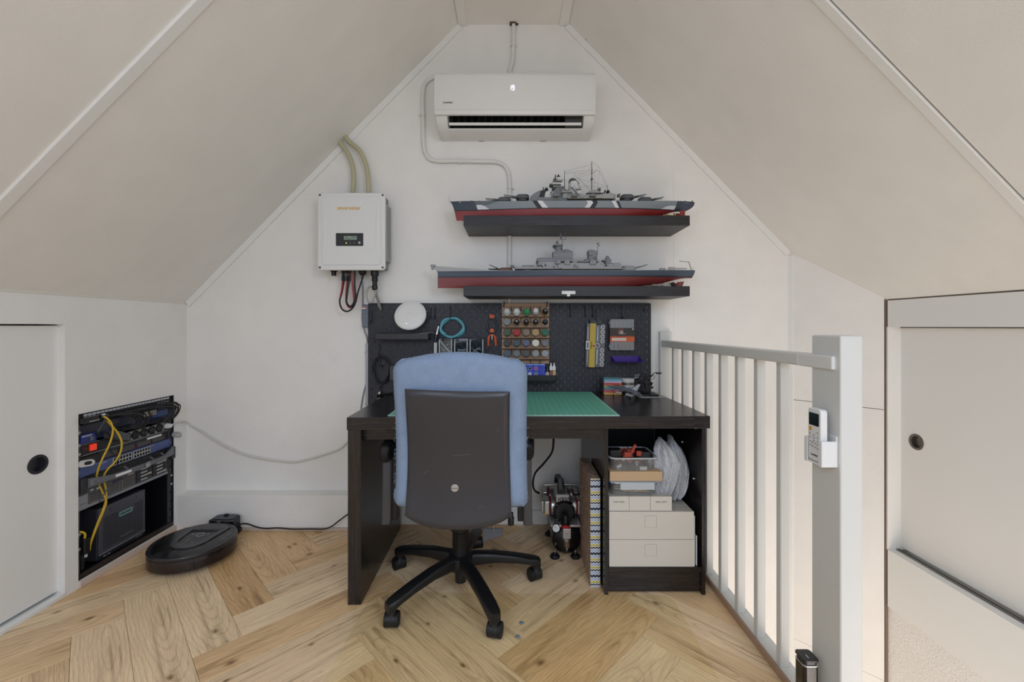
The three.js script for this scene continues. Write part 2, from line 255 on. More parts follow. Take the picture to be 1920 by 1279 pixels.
// ---------------------------------------------------------------- the floor: oak boards in a herringbone at 45 degrees
{
  const ROWS = 8, TW = 2048, TH = 2048, RH = TH / ROWS, looks = [];
  for (let i = 0; i < ROWS; i++) looks.push({ oval: [0.25, -1, 0.7, -1, 0.5, -1, 0.35, 0.8][i], cy: rr(0.25, 0.75), tone: [0, -0.03, 0.05, -0.06, 0.02, 0.0, -0.02, 0.06][i], knots: Array.from({ length: [1, 2, 1, 1, 2, 0, 2, 1][i] }, () => [rr(0.06, 0.94), rr(0.2, 0.8), rr(0.7, 1.3)]) });
  const atlas = dataTex(TW, TH, (px, py) => {
    const i = Math.min(ROWS - 1, Math.floor(py / RH)), L = looks[i], u = px / TW, v = (py - i * RH) / RH, x = u * 0.7, y = v * 0.14;
    const w1 = vn(x * 9, y * 22, 31 + i), w2 = vn(x * 26, y * 70, 41 + i);
    let kd = 9, ks = 0, pull = 0;
    for (const [ku, kv, kr] of L.knots) { const dx = (x - ku * 0.7) / 1.7, dy = y - kv * 0.14, d = Math.hypot(dx, dy) / (0.0058 * kr); kd = Math.min(kd, d); ks = Math.max(ks, Math.exp(-d * d * 0.8)); pull += (dy > 0 ? 1 : -1) * 0.01 * Math.exp(-Math.abs(d) * 0.42); }
    let r = L.oval >= 0 ? Math.hypot((y - L.cy * 0.14), (x - L.oval * 0.7) * (0.11 + 0.03 * w1)) + 0.007 * w1 + pull * 0.5 : y * (0.7 + 0.1 * L.cy) + 0.02 * w1 + 0.004 * w2 + 0.012 * Math.sin(x * 5 + i * 2) + pull;
    const rings = 0.5 + 0.5 * Math.sin(r * (L.oval >= 0 ? 620 : 520) + 1.6 * w2), late = 0.45 * Math.pow(rings, 3) + 0.75 * Math.pow(rings, 9);
    const fib = vn(x * 70, y * 2600, 51 + i), fib2 = vn(x * 24, y * 900, 61 + i), streak = Math.pow(vn(x * 4.5, y * 95, 71 + i), 4), blot = vn(x * 6, y * 16, 81 + i);
    let t = 1.02 + L.tone + 0.08 * (blot - 0.5) + 0.10 * (fib - 0.5) + 0.13 * (fib2 - 0.5) - 0.065 * late - 0.26 * streak * smooth(0.3, 0.7, vn(x * 3, y * 9, 91 + i));
    t -= 0.15 * Math.exp(-kd * 0.9) * (0.5 + fib2) + 0.36 * ks * (0.5 + 0.8 * fib2);
    const warm = clamp(1 - t, 0, 0.7); const hue = [0, -5, 4, -8, 3, -2, -6, 4][i]; return [clamp(230 * t, 0, 255), clamp((196 + hue - 44 * warm) * t, 0, 255), clamp((152 + 2 * hue - 84 * warm) * t, 0, 255)];
  }, true);
  atlas.wrapS = atlas.wrapT = THREE.ClampToEdgeWrapping;
  const oak = mat(0xffffff, 0.46, { map: atlas }), W = 0.14, K = 5, u0 = -2.27, n0 = 0.245, c = Math.SQRT1_2, G = 0.0004;
  const floor = struct('floor', M([bx(-3.05, 0.868, -0.25, -0.011, ZB - 0.12, 0.4), bx(-3.05, 3.05, -0.25, 0, 0.4, ZF + 0.12), bx(0.868, 1.9, -0.25, 0, 0.35, 0.4)]), mat(0xb29468, 0.55));
  const halves = [[1, 0, -XL], [-1, 0, 0.821], [0, 1, -ZB], [0, -1, 0.4]];   // inside: ax + bz + c >= 0
  const cut = (poly, a, b, d) => { const out = []; for (let i = 0; i < poly.length; i++) { const p = poly[i], q = poly[(i + 1) % poly.length], s = a * p[0] + b * p[1] + d, t = a * q[0] + b * q[1] + d; if (s >= 0) out.push(p); if (s * t < 0) out.push([lerp(p[0], q[0], s / (s - t)), lerp(p[1], q[1], s / (s - t))]); } return out; };
  const toXZ = (u, n) => [(u + n) * c, (u - n) * c], toUN = (x, z) => [(x + z) * c, (x - z) * c];
  const board = (ua, ub, na, nb, lengthwise) => {
    let poly = [toXZ(ua + G, na + G), toXZ(ub - G, na + G), toXZ(ub - G, nb - G), toXZ(ua + G, nb - G)];
    for (const h of halves) poly = poly.length ? cut(poly, ...h) : poly;
    if (poly.length < 3) return;
    let inner = poly; const nP = poly.length; let area = 0; for (let i = 0; i < nP; i++) { const p = poly[i], q = poly[(i + 1) % nP]; area += p[0] * q[1] - p[1] * q[0]; }
    if (Math.abs(area) < 0.002) return;
    const sg = Math.sign(area), B = 0.0007;
    inner = poly.map((p, i) => { const a = poly[(i + nP - 1) % nP], b = poly[(i + 1) % nP], e1 = [p[0] - a[0], p[1] - a[1]], e2 = [b[0] - p[0], b[1] - p[1]], l1 = Math.hypot(...e1) || 1, l2 = Math.hypot(...e2) || 1, n1 = [-e1[1] / l1 * sg, e1[0] / l1 * sg], n2 = [-e2[1] / l2 * sg, e2[0] / l2 * sg], k = B / Math.max(0.4, 1 + n1[0] * n2[0] + n1[1] * n2[1]); return [p[0] + (n1[0] + n2[0]) * k, p[1] + (n1[1] + n2[1]) * k]; });
    const row = Math.floor(rnd() * ROWS), fu = rnd() < 0.5, fv = rnd() < 0.5, pos = [], uv = [];
    const U = (x, z) => { const [u, n] = toUN(x, z); let s = lengthwise ? (u - ua) / (ub - ua) : (n - na) / (nb - na), t = lengthwise ? (n - na) / (nb - na) : (u - ua) / (ub - ua); if (fu) s = 1 - s; if (fv) t = 1 - t; return [clamp(s, 0.002, 0.998), (row + clamp(t, 0.01, 0.99)) / ROWS]; };
    const tri = (...ps) => { if (sg > 0) ps.reverse(); for (const [p, y] of ps) { pos.push(p[0], y, p[1]); uv.push(...U(p[0], p[1])); } };
    for (let i = 1; i + 1 < nP; i++) tri([inner[0], 0], [inner[i], 0], [inner[i + 1], 0]);
    for (let i = 0; i < nP; i++) { const j = (i + 1) % nP; tri([poly[i], -B], [poly[j], -B], [inner[j], 0]); tri([poly[i], -B], [inner[j], 0], [inner[i], 0]); tri([poly[i], -0.0105], [poly[j], -0.0105], [poly[j], -B]); tri([poly[i], -0.0105], [poly[j], -B], [poly[i], -B]); }
    const g = new THREE.BufferGeometry(); g.setAttribute('position', new THREE.Float32BufferAttribute(pos, 3)); g.setAttribute('uv', new THREE.Float32BufferAttribute(uv, 2)); g.computeVertexNormals();
    part('plank', g, oak, floor);
  };
  for (let i = -45; i <= 45; i++) for (let j = -5; j <= 5; j++) {
    board(u0 + (i + 2 * K * j) * W, u0 + (i + 2 * K * j + K) * W, n0 - (i + 1) * W, n0 - i * W, true);
    const col = i + 2 * K * j; if (j === 0) for (let q = -5; q <= 5; q++) { const sh = 2 * K * q; board(u0 + i * W, u0 + (i + 1) * W, n0 - (i - K + 1 + sh) * W, n0 - (i - 2 * K + 1 + sh) * W, false); }
  }
  struct('trim_17', bx(0.82, 0.8225, -0.02, 0.026, ZB, -1.0), mat(0x9a7c66, 0.55));                // wood-coloured edge strip along the stair opening
  struct('trim_18', bx(0.816, 0.822, 0, 0.026, ZB, -0.9, 0.002), mat(0xa98b74, 0.5));
}


// ---------------------------------------------------------------- desk, with its open cabinet, and the railing
const DY = 0.7234;                                         // desk top height
{
  const t = thing('desk', 'wide black-brown desk with a thick top and a solid left side panel', 'desk', [0.0695, 0, -1.6565]);
  const f = -1.6565, k = (g) => uvm(g, 'x');
  part('desk_top', k(bx(-0.637, 0.776, 0.675, DY, f - 0.64, f, 0.0015)), blackWood, t);
  part('side_panel', uvm(bx(-0.6335, -0.583, 0, 0.6745, f - 0.635, f - 0.002, 0.0012), 'y'), blackWood, t);
  part('front_rail', k(bx(-0.583, 0.368, 0.629, 0.6745, f - 0.06, f - 0.035)), blackWood, t);
  part('cable_hole_ring', lathe([[0.016, 0], [0.02, 0.002], [0.022, 0]], [-0.583, 0.642, f - 0.05], [1, 0, 0], 24), blackPlastic, t);
  t.rotation.y = 0.0191;
}
{
  const t = thing('open_cabinet', 'deep black-brown open cabinet standing under the right end of the desk', 'cabinet', [0.572, 0, -1.707]);
  const f = -1.707, b = -2.27, v = (g) => uvm(g, 'y'), h = (g) => uvm(g, 'x');
  part('side_panel', v(bx(0.370, 0.385, 0, 0.672, b, f, 0.001)), blackFoil, t); part('side_panel', v(bx(0.7595, 0.7745, 0, 0.672, b, f, 0.001)), blackWood, t);
  part('bottom_shelf', h(bx(0.385, 0.7595, 0.091, 0.109, b, f - 0.002, 0.001)), blackWood, t);
  part('plinth', h(bx(0.385, 0.7595, 0.008, 0.0905, f - 0.03, f - 0.012)), blackWood, t);
  part('back_panel', bx(0.385, 0.7595, 0.0, 0.672, b - 0.006, b), mat(0x1b1a1b, 0.6), t);
  const pin = lathe([[0, 0.006], [0.003, 0.0055], [0.0042, 0]], [0, 0, 0], [-1, 0, 0], 10);
  for (const [y, z] of [[0.655, -1.76], [0.652, -1.80], [0.56, -1.9], [0.47, -1.9], [0.44, -1.78]]) part('shelf_pin', pin.clone().translate(0.7595, y, z), silver, t);
}
{
  const t = thing('stair_railing', 'white painted balustrade with square balusters guarding the stair opening', 'railing', [0.84, 0, -1.7]);
  const v = (g) => uvm(g, 'y');
  part('newel_post', bx(0.8125, 0.8685, -0.2, 1.0519, -1.158, -1.0545, 0.005), railW, t);
  part('wall_post', bx(0.799, 0.863, 0.025, 1.0476, ZB + 0.0, -2.302, 0.003), railW, t);
  part('handrail', bx(0.804, 0.854, 0.965, 0.9995, -2.303, -1.2, 0.005), railW, t);
  part('rail_end', bx(0.8035, 0.8545, 0.9645, 1.0, -1.2, -1.071, 0.005), mat(0xdfded9, 0.42), t);
  part('bottom_rail', bx(0.8225, 0.872, -0.24, 0.0255, ZB, -1.0, 0.004), railW, t);
  const g = bx(-0.0145, 0.0145, 0.024, 0.966, -0.012, 0.012, 0.004);
  for (let i = 0; i < 8; i++) part('baluster', g.clone().translate(0.8405, 0, -(2.196 - 0.1246 * i)), railW, t);
}
// ---------------------------------------------------------------- office chair on its mat
{
  const mtl = phys(0xfefefa, 0.2, { transmission: 1, thickness: 0, ior: 1.22 }), s = rrect(-0.60, 0.60, 0, 0.95, 0.06);
  const g = ext(s, 0, 0.0018, 0.0006, 8).rotateX(-Math.PI / 2).rotateY(-0.018).translate(0.02, 0.0003, -0.765);
  solo('chair_mat', uvm(g), mtl, 'clear plastic mat with rounded corners on the floor under the office chair', 'mat');
  const pad = (px, pz, l, n) => solo('felt_pad', lathe([[0, 0.0022], [0.0075, 0.002], [0.0085, 0]], [px, 0.0022, pz], [0, 1, 0], 18), mat(0x7f8791, 0.9), l, 'pad');
  pad(...[[0.0347, 0.002, -1.5439]].map((p) => [p[0], p[2]])[0], 'farther of the two round grey felt pads on the chair mat'); pad(...[[0.0203, 0.002, -1.4749]].map((p) => [p[0], p[2]])[0], 'nearer of the two round grey felt pads on the chair mat');
}
{
  const C = [-0.21, 0, -1.745], t = thing('office_chair', 'worn office chair with a frayed blue back cushion, black plastic shell and five castors', 'chair', C);
  const fabricT = dataTex(512, 512, (x, y) => { const v = 0.86 + 0.14 * (hash(x, y, 3) * 0.5 + vn(x / 3, y / 3, 4, 170, 170) * 0.5) + 0.05 * (vn(x / 60, y / 60, 6, 8, 8) - 0.5) - (hash(x >> 1, y >> 1, 8) > 0.995 ? 0.3 : 0); return [v * 255, v * 255, v * 255]; }, true, 4);
  const blue = mat(0x93a7c3, 0.95, { map: fabricT, bumpMap: fabricT, bumpScale: 0.0008 });
  // back cushion: half width, rounded top corners, crowned top
  const cush = panelOf((u, v) => {
    const cx = -0.1816, W = 0.236 - 0.003 * Math.sin(v * 3.1) + 0.002 * (1 - v), top = 0.988 - 0.026 * u * u, bot = 0.432, y = lerp(bot, top, v), r = 0.055, dy = Math.max(0, y - (0.985 - 0.02 - r)) , hw = W - (dy > 0 ? r - Math.sqrt(Math.max(0, r * r - Math.min(r, dy) ** 2)) : 0) * 0.9 - 0.014 * Math.pow(Math.max(0, 1 - (y - bot) / 0.02), 2);
    const e = Math.max(Math.abs(u), Math.abs(v - 0.5) * 2), th = 0.034 * Math.pow(Math.max(0, 1 - Math.pow(Math.abs(u), 9)), 0.5) * Math.pow(Math.max(0, 1 - Math.pow(Math.abs(v - 0.5) * 2, 14)), 0.5);
    return [cx + u * hw, y, -1.492 + 0.02 * v - 0.03 * u * u - 0.018 * Math.cos((v - 0.35) * 4), Math.max(0.0004, th)];
  }, 32, 36);
  part('back_cushion', cush, blue, t);
  const shellM = mat(0x363539, 0.33, { bumpMap: peel, bumpScale: 0.0002 });
  const shellZ = (u, v) => -1.449 + 0.016 * v - 0.022 * u * u - 0.02 * Math.cos((v - 0.35) * 4) + 0.012 * (1 - v) * (1 - v), onShell = (x, y) => shellZ((x + 0.1845) / 0.18, (y - 0.39) / 0.472) + 0.011;
  const shell = panelOf((u, v) => {
    const cx = -0.1845, W = lerp(0.1835, 0.1775, v) - 0.004 * Math.sin(v * 3.14), yb = 0.388 + 0.038 * u * u * (0.35 + 0.65 * u * u), yt = 0.8645 - 0.009 * (u + 1) * 0.5, y = lerp(yb, yt, v);
    const th = 0.011 * Math.pow(Math.max(0, 1 - Math.pow(Math.abs(u), 22)), 0.5) * Math.pow(Math.max(0, 1 - Math.pow(Math.abs(v - 0.5) * 2, 40)), 0.5);
    return [cx + u * W, y, shellZ(u, v), Math.max(0.0006, th)];
  }, 32, 40);
  part('back_shell', shell, shellM, t);
  const badge = part('badge', lathe([[0, 0.002], [0.0115, 0.002], [0.0128, 0.001], [0.013, -0.004]], [-0.194, 0.5265, onShell(-0.194, 0.5265)], [0, 0.02, 1], 28), mat(0xb8b6b4, 0.35, { metalness: 0.6 }), t);
  part('badge_lettering', txt('beck.mix', 0.0035).translate(-0.194, 0.5265, onShell(-0.194, 0.5265) + 0.002), mat(0x2a2a2c, 0.5), badge);
  for (const [x, y, a, l] of [[-0.17, 0.64, 0.1, 0.06], [-0.11, 0.46, 0.5, 0.03], [-0.29, 0.58, 0.6, 0.025], [-0.05, 0.725, -0.6, 0.016]]) part('scratch', bx(-l / 2, l / 2, -0.0003, 0.0003, 0, 0.0004).rotateZ(a).translate(x, y, onShell(x, y) + 0.0001), mat(0x77767a, 0.5), t);
  // frayed threads at the edges of the cushion
  const fray = []; seed = 91;
  for (let i = 0; i < 46; i++) { const L = i < 30, y = rr(0.46, 0.8), x = L ? -0.4145 : 0.0515; const a = [x, y, -1.523 + rr(-0.006, 0.006)], d = (L ? -1 : 1) * rr(0.002, 0.009); fray.push(tube([a, [a[0] + d * 0.6, y + rr(-0.005, 0.006), a[2]], [a[0] + d, y + rr(-0.01, 0.01), a[2] + 0.002]], 0.0005, 4, 3)); }
  for (let i = 0; i < 18; i++) { const x = rr(-0.37, -0.30), y = 0.967 - 0.5 * Math.pow((x + 0.27), 2); fray.push(tube([[x, y - 0.01, -1.495], [x + rr(-0.003, 0.003), y + rr(0, 0.004), -1.495], [x + rr(-0.005, 0.005), y + rr(-0.002, 0.006), -1.493]], 0.0011, 4, 3)); }
  const fr = part('loose_threads', M(fray), mat(0x9fb2cc, 0.9), t); fr.userData.kind = 'stuff';
  // seat, mostly hidden
  part('seat', rb(0.46, 0.075, 0.44, 0.03, 4).translate(-0.205, 0.455, -1.765), blue, t);
  part('seat_pan', bx(-0.36, -0.05, 0.365, 0.42, -1.93, -1.6, 0.012), blackPlastic, t);
  part('back_bar', loft([[-1.66, 0.375, 0.05], [-1.56, 0.365, 0.05], [-1.505, 0.40, 0.05], [-1.5, 0.5, 0.04]].map(([z, y, w], i) => ring([-0.19, y, z], [1, 0, 0], i < 2 ? [0, 1, 0] : [0, 0.3, -0.95], w * 1.3, 0.018, 0.007))), blackPlastic, t);
  // arms: upright and pad on each side, hung from a bracket under the seat
  for (const [s, x, yb, yt, z] of [[-1, -0.497, 0.297, 0.59, -1.70], [1, 0.064, 0.290, 0.598, -1.705]]) {
    const a = x - s * 0.03;
    const up = [[yb, 0.036, 0.052], [yb + 0.015, 0.037, 0.055], [yb + 0.15, 0.037, 0.05], [yt - 0.04, 0.039, 0.05], [yt, 0.034, 0.04]].map(([y, w, d], i) => ring([x - s * 0.006 * (i < 1 ? 0 : i / 3), y, z], [1, 0, 0], [0, 0, -1], w, d, 0.009));
    const o = part('arm_upright', loft(up), greyPlastic, t);
    part('arm_slide', bx(a - 0.012, a + 0.012, yb + 0.01, yt - 0.02, z - 0.03, z + 0.012, 0.004), blackPlastic, o);
    part('arm_bracket', bx(Math.min(a, -0.205 + s * 0.1), Math.max(a, -0.205 + s * 0.1), yb + 0.075, yb + 0.095, z - 0.05, z + 0.01, 0.006), blackPlastic, t);
    part('arm_pad', loft([[0.05, 0.024, 0.045, -0.012], [0.042, 0.042, 0.066, -0.012], [0.02, 0.05, 0.074, -0.01], [-0.03, 0.056, 0.06, 0.0], [-0.12, 0.06, 0.04, 0.01], [-0.2, 0.05, 0.03, 0.013], [-0.225, 0.03, 0.014, 0.013]].map(([dz, w, h, o]) => ring([x - s * 0.002, yt + o, z + dz], [1, 0, 0], [0, 1, 0], w, h, Math.min(w, h) * 0.4))), blackRubber, t);
  }
  // lift column
  part('column', M([lathe([[0.0, 0.345], [0.05, 0.345], [0.05, 0.31], [0.043, 0.25], [0.036, 0.245]], [C[0], 0, C[2]]), lathe([[0.036, 0.25], [0.036, 0.245], [0.0335, 0.24], [0.0335, 0.14], [0.03, 0.135]], [C[0], 0, C[2]]), lathe([[0.023, 0.14], [0.023, 0.035], [0.0, 0.033]], [C[0], 0, C[2]])]), blackPlastic, t);
  const pd = ext(shapeOf([[-0.041, -0.018], [0.038, 0.004], [0.04, 0.032], [-0.043, 0.032]]), -0.003, 0.003, 0.0015).rotateX(-0.35).translate(-0.0768, 0.222, -1.73);
  const paddle = part('lever', pd, greyPlastic, t); part('lever_spring', tube(Array.from({ length: 50 }, (_, i) => [-0.0736 + Math.cos(i * 1.05) * 0.003, 0.246 + i * 0.0011, -1.728 + Math.sin(i * 1.05) * 0.003]), 0.0011, 150, 5), silver, paddle);
  part('tension_knob', lathe([[0, 0], [0.012, 0.002], [0.0125, 0.03], [0.009, 0.036], [0.009, 0.05]], [-0.0043, 0.283, -1.70], [0, 1, 0], 16), blackPlastic, t);
  // five-arm base with twin-wheel castors
  for (let i = 0; i < 5; i++) {
    const a = (28 + 72 * i) * Math.PI / 180, d = [Math.sin(a), 0, Math.cos(a)], n = [Math.cos(a), 0, -Math.sin(a)], at = (r, y, o = 0) => [C[0] + d[0] * r + n[0] * o, y, C[2] + d[2] * r + n[2] * o];
    const sec = [[0.02, 0.118, 0.05, 0.05], [0.06, 0.124, 0.044, 0.05], [0.14, 0.122, 0.046, 0.038], [0.23, 0.108, 0.048, 0.03], [0.285, 0.095, 0.05, 0.027], [0.318, 0.085, 0.046, 0.032], [0.333, 0.081, 0.034, 0.03]];
    const leg = part('base_leg', loft(sec.map(([r, y, w, h]) => ring(at(r, y), n, [0, 1, 0], w, h, Math.min(w, h) * 0.24))), blackPlastic, t);
    part('leg_boss', cyl(at(0.316, 0.09), at(0.316, 0.056), 0.019, 0.016, 18), blackPlastic, leg);
    const turn = [-0.22, 0.5, 0.3, 0.6, 0.06][i], tn = [Math.cos(turn), 0, -Math.sin(turn)], p = at(0.316, 0), off = [Math.sin(turn) * -0.012, 0, Math.cos(turn) * -0.012];
    const wh = (o) => { const c0 = [p[0] + off[0] + tn[0] * o, 0.0265, p[2] + off[2] + tn[2] * o]; return lathe([[0.0, -0.0085], [0.017, -0.0085], [0.022, -0.008], [0.0262, -0.005], [0.0262, 0.005], [0.022, 0.008], [0.017, 0.0085], [0.0, 0.009]], c0, tn, 24); };
    const cs = part('castor', M([cyl([p[0], 0.058, p[2]], [p[0], 0.048, p[2]], 0.014, 0.017, 16), new THREE.CylinderGeometry(0.0285, 0.0285, 0.029, 24, 1, false, -0.75, Math.PI + 0.9).rotateZ(Math.PI / 2).rotateY(turn).translate(p[0] + off[0], 0.029, p[2] + off[2])]), blackPlastic, t);
    part('wheel', wh(0.0185), blackRubber, cs); part('wheel', wh(-0.0185), blackRubber, cs);
  }
  part('base_hub', lathe([[0.0, 0.15], [0.042, 0.148], [0.05, 0.142], [0.054, 0.115], [0.046, 0.09], [0.0, 0.086]], [C[0], 0, C[2]]), blackPlastic, t);
}


// ---------------------------------------------------------------- on the back wall: air conditioner, pipes, inverter, shelves, model ships
{
  const t = thing('air_conditioner', 'white wall-mounted air conditioner showing the number 19 high under the ridge', 'air conditioner', [0.015, 2.08, ZB]);
  const x0 = -0.39, x1 = 0.42, zf = ZB + 0.19, W = x1 - x0;
  // sections are drawn as (distance from the wall, height) and run along x
  const run = (pts, a, b, bev) => { const g = ext(shapeOf(pts), a, b, bev), p = g.attributes.position; for (let i = 0; i < p.count; i++) { const d = p.getX(i), y = p.getY(i), x = p.getZ(i); p.setXYZ(i, x, y, ZB + d); } const q = flip(g); return toCreasedNormals(q, 0.5); };
  const acW = mat(0xeceae5, 0.36);
  const body = run([[0.0, 2.084], [0.06, 2.0845], [0.1, 2.089], [0.118, 2.096], [0.12, 2.1], [0.112, 2.102], [0.06, 2.11], [0.06, 2.345], [0, 2.36]], x0 + 0.012, x1 - 0.006, 0.004);
  part('housing', body, acW, t);
  for (const [a, b] of [[x0 + 0.004, x0 + 0.062], [x1 - 0.056, x1 + 0.0]]) part('end_cap', run([[0.0, 2.0835], [0.06, 2.084], [0.10, 2.0885], [0.13, 2.1], [0.155, 2.12], [0.171, 2.14], [0.176, 2.17], [0.17, 2.335], [0, 2.36]], a, b, 0.006), acW, t);
  part('front_panel', run([[0.08, 2.366], [0.15, 2.366], [0.176, 2.354], [0.186, 2.339], [0.19, 2.31], [0.192, 2.2], [0.19, 2.163], [0.187, 2.16], [0.19, 2.157], [0.186, 2.139], [0.172, 2.139], [0.172, 2.335], [0.08, 2.352]], x0, x1, 0.003), acW, t);
  part('vent_interior', bx(x0 + 0.06, x1 - 0.054, 2.10, 2.24, ZB + 0.062, ZB + 0.075), blackMatte, t);
  part('louver', bx(-0.322, 0.355, -0.007, 0.007, -0.0025, 0.0025, 0.002).rotateX(0.55).translate(0.0, 2.1105, ZB + 0.146), acW, t);
  for (let i = 0; i < 18; i++) part('vent_blade', ext(shapeOf([[-0.02, -0.026], [0.012, -0.026], [0.022, 0.028], [-0.005, 0.028]]), -0.001, 0.001).rotateY(-Math.PI / 2 + 0.45).translate(-0.315 + i * 0.0345, 2.145, ZB + 0.105), mat(0x2a2b2d, 0.5), t);
  part('motor_cover', bx(0.275, 0.365, 2.105, 2.165, ZB + 0.09, ZB + 0.125), mat(0x55544f, 0.6), t);
  const led = mat(0xffffff, 0.4, { emissive: 0xe9dcff, emissiveIntensity: 1.6 }), seg = (x, y, w, h) => bc(x, y, zf + 0.0022, w, h, 0.0008);
  const d = part('display', M([seg(-0.0045, 2.2765, 0.002, 0.0105), seg(-0.0045, 2.2645, 0.002, 0.0105), seg(0.006, 2.2825, 0.008, 0.002), seg(0.006, 2.2705, 0.008, 0.002), seg(0.006, 2.2585, 0.008, 0.002), seg(0.0015, 2.2765, 0.002, 0.0105), seg(0.0105, 2.2765, 0.002, 0.0105), seg(0.0105, 2.2645, 0.002, 0.0105)]), led, t);
  part('lettering', txt("Comfee'", 0.0092).translate(-0.3209, 2.1967, zf + 0.0022), mat(0x3f3e3c, 0.5), t);
  for (const x of [-0.167, 0.17]) part('clip', bx(x - 0.016, x + 0.016, 2.0815, 2.0845, ZB + 0.004, ZB + 0.012, 0.001), mat(0xb9b6b0, 0.5), t);
}
{
  const pm = mat(0xe9e6df, 0.45), s = 345.5, z = ZB + 0.013, r = 0.0105, w = (a) => [a[0], a[1], z];
  const clip = (x, y, horiz, side, t) => part('pipe_clip', M([horiz ? cyl([x - 0.007, y, z], [x + 0.007, y, z], 0.0135, 0.0135, 16) : cyl([x, y - 0.007, z], [x, y + 0.007, z], 0.0135, 0.0135, 16), horiz ? bx(x - 0.006, x + 0.006, y - 0.016, y + 0.016, ZB, z) : bx(x - 0.016 + 0.008 * side, x + 0.016 + 0.008 * side, y - 0.006, y + 0.006, ZB, z)]), pm, t);
  const a = thing('conduit_pipe', 'short white conduit pipe from the flat ridge ceiling down to the air conditioner', 'pipe', [0.005, 2.35, z]);
  part('pipe', tube([[0.0087, 2.7248], [0.0087, 2.6437], [0.0058, 2.5569], [0.0029, 2.5077], [-0.0087, 2.4759], [-0.0116, 2.4411]].map(w), r, 50, 10), pm, a); clip(0.0072, 2.6047, false, 0, a);
  part('torn_hole', M([bx(-0.012, 0.022, 2.714, 2.7215, ZB + 0.001, ZB + 0.026, 0.002), bx(0.012, 0.034, 2.717, 2.7215, ZB + 0.001, ZB + 0.014, 0.001)]), mat(0x4d453d, 0.9), a);
  const b = thing('conduit_pipe', 'long white conduit pipe bending from beside the air conditioner down behind the ship shelves', 'pipe', [-0.015, 1.18, z]);
  part('pipe', tube([[-0.3994, 2.4296], [-0.4284, 2.4267], [-0.4573, 2.4093], [-0.4776, 2.3775], [-0.4834, 2.3369], [-0.4834, 2.2241], [-0.4805, 2.088], [-0.4747, 2.0272], [-0.4515, 1.9867], [-0.4052, 1.9723], [-0.3184, 1.9723], [-0.1737, 1.9694], [-0.0868, 1.9665], [-0.0463, 1.952], [-0.0232, 1.9202], [-0.0145, 1.8709], [-0.0116, 1.7465], [-0.013, 1.5439], [-0.0145, 1.3413], [-0.0145, 1.1821]].map(w), r, 160, 10), pm, b);
  clip(-0.4834, 2.2241, false, -1, b); clip(-0.2808, 1.9723, true, 0, b); clip(-0.0116, 1.8275, false, 1, b); clip(-0.0116, 1.4136, false, 1, b);
}
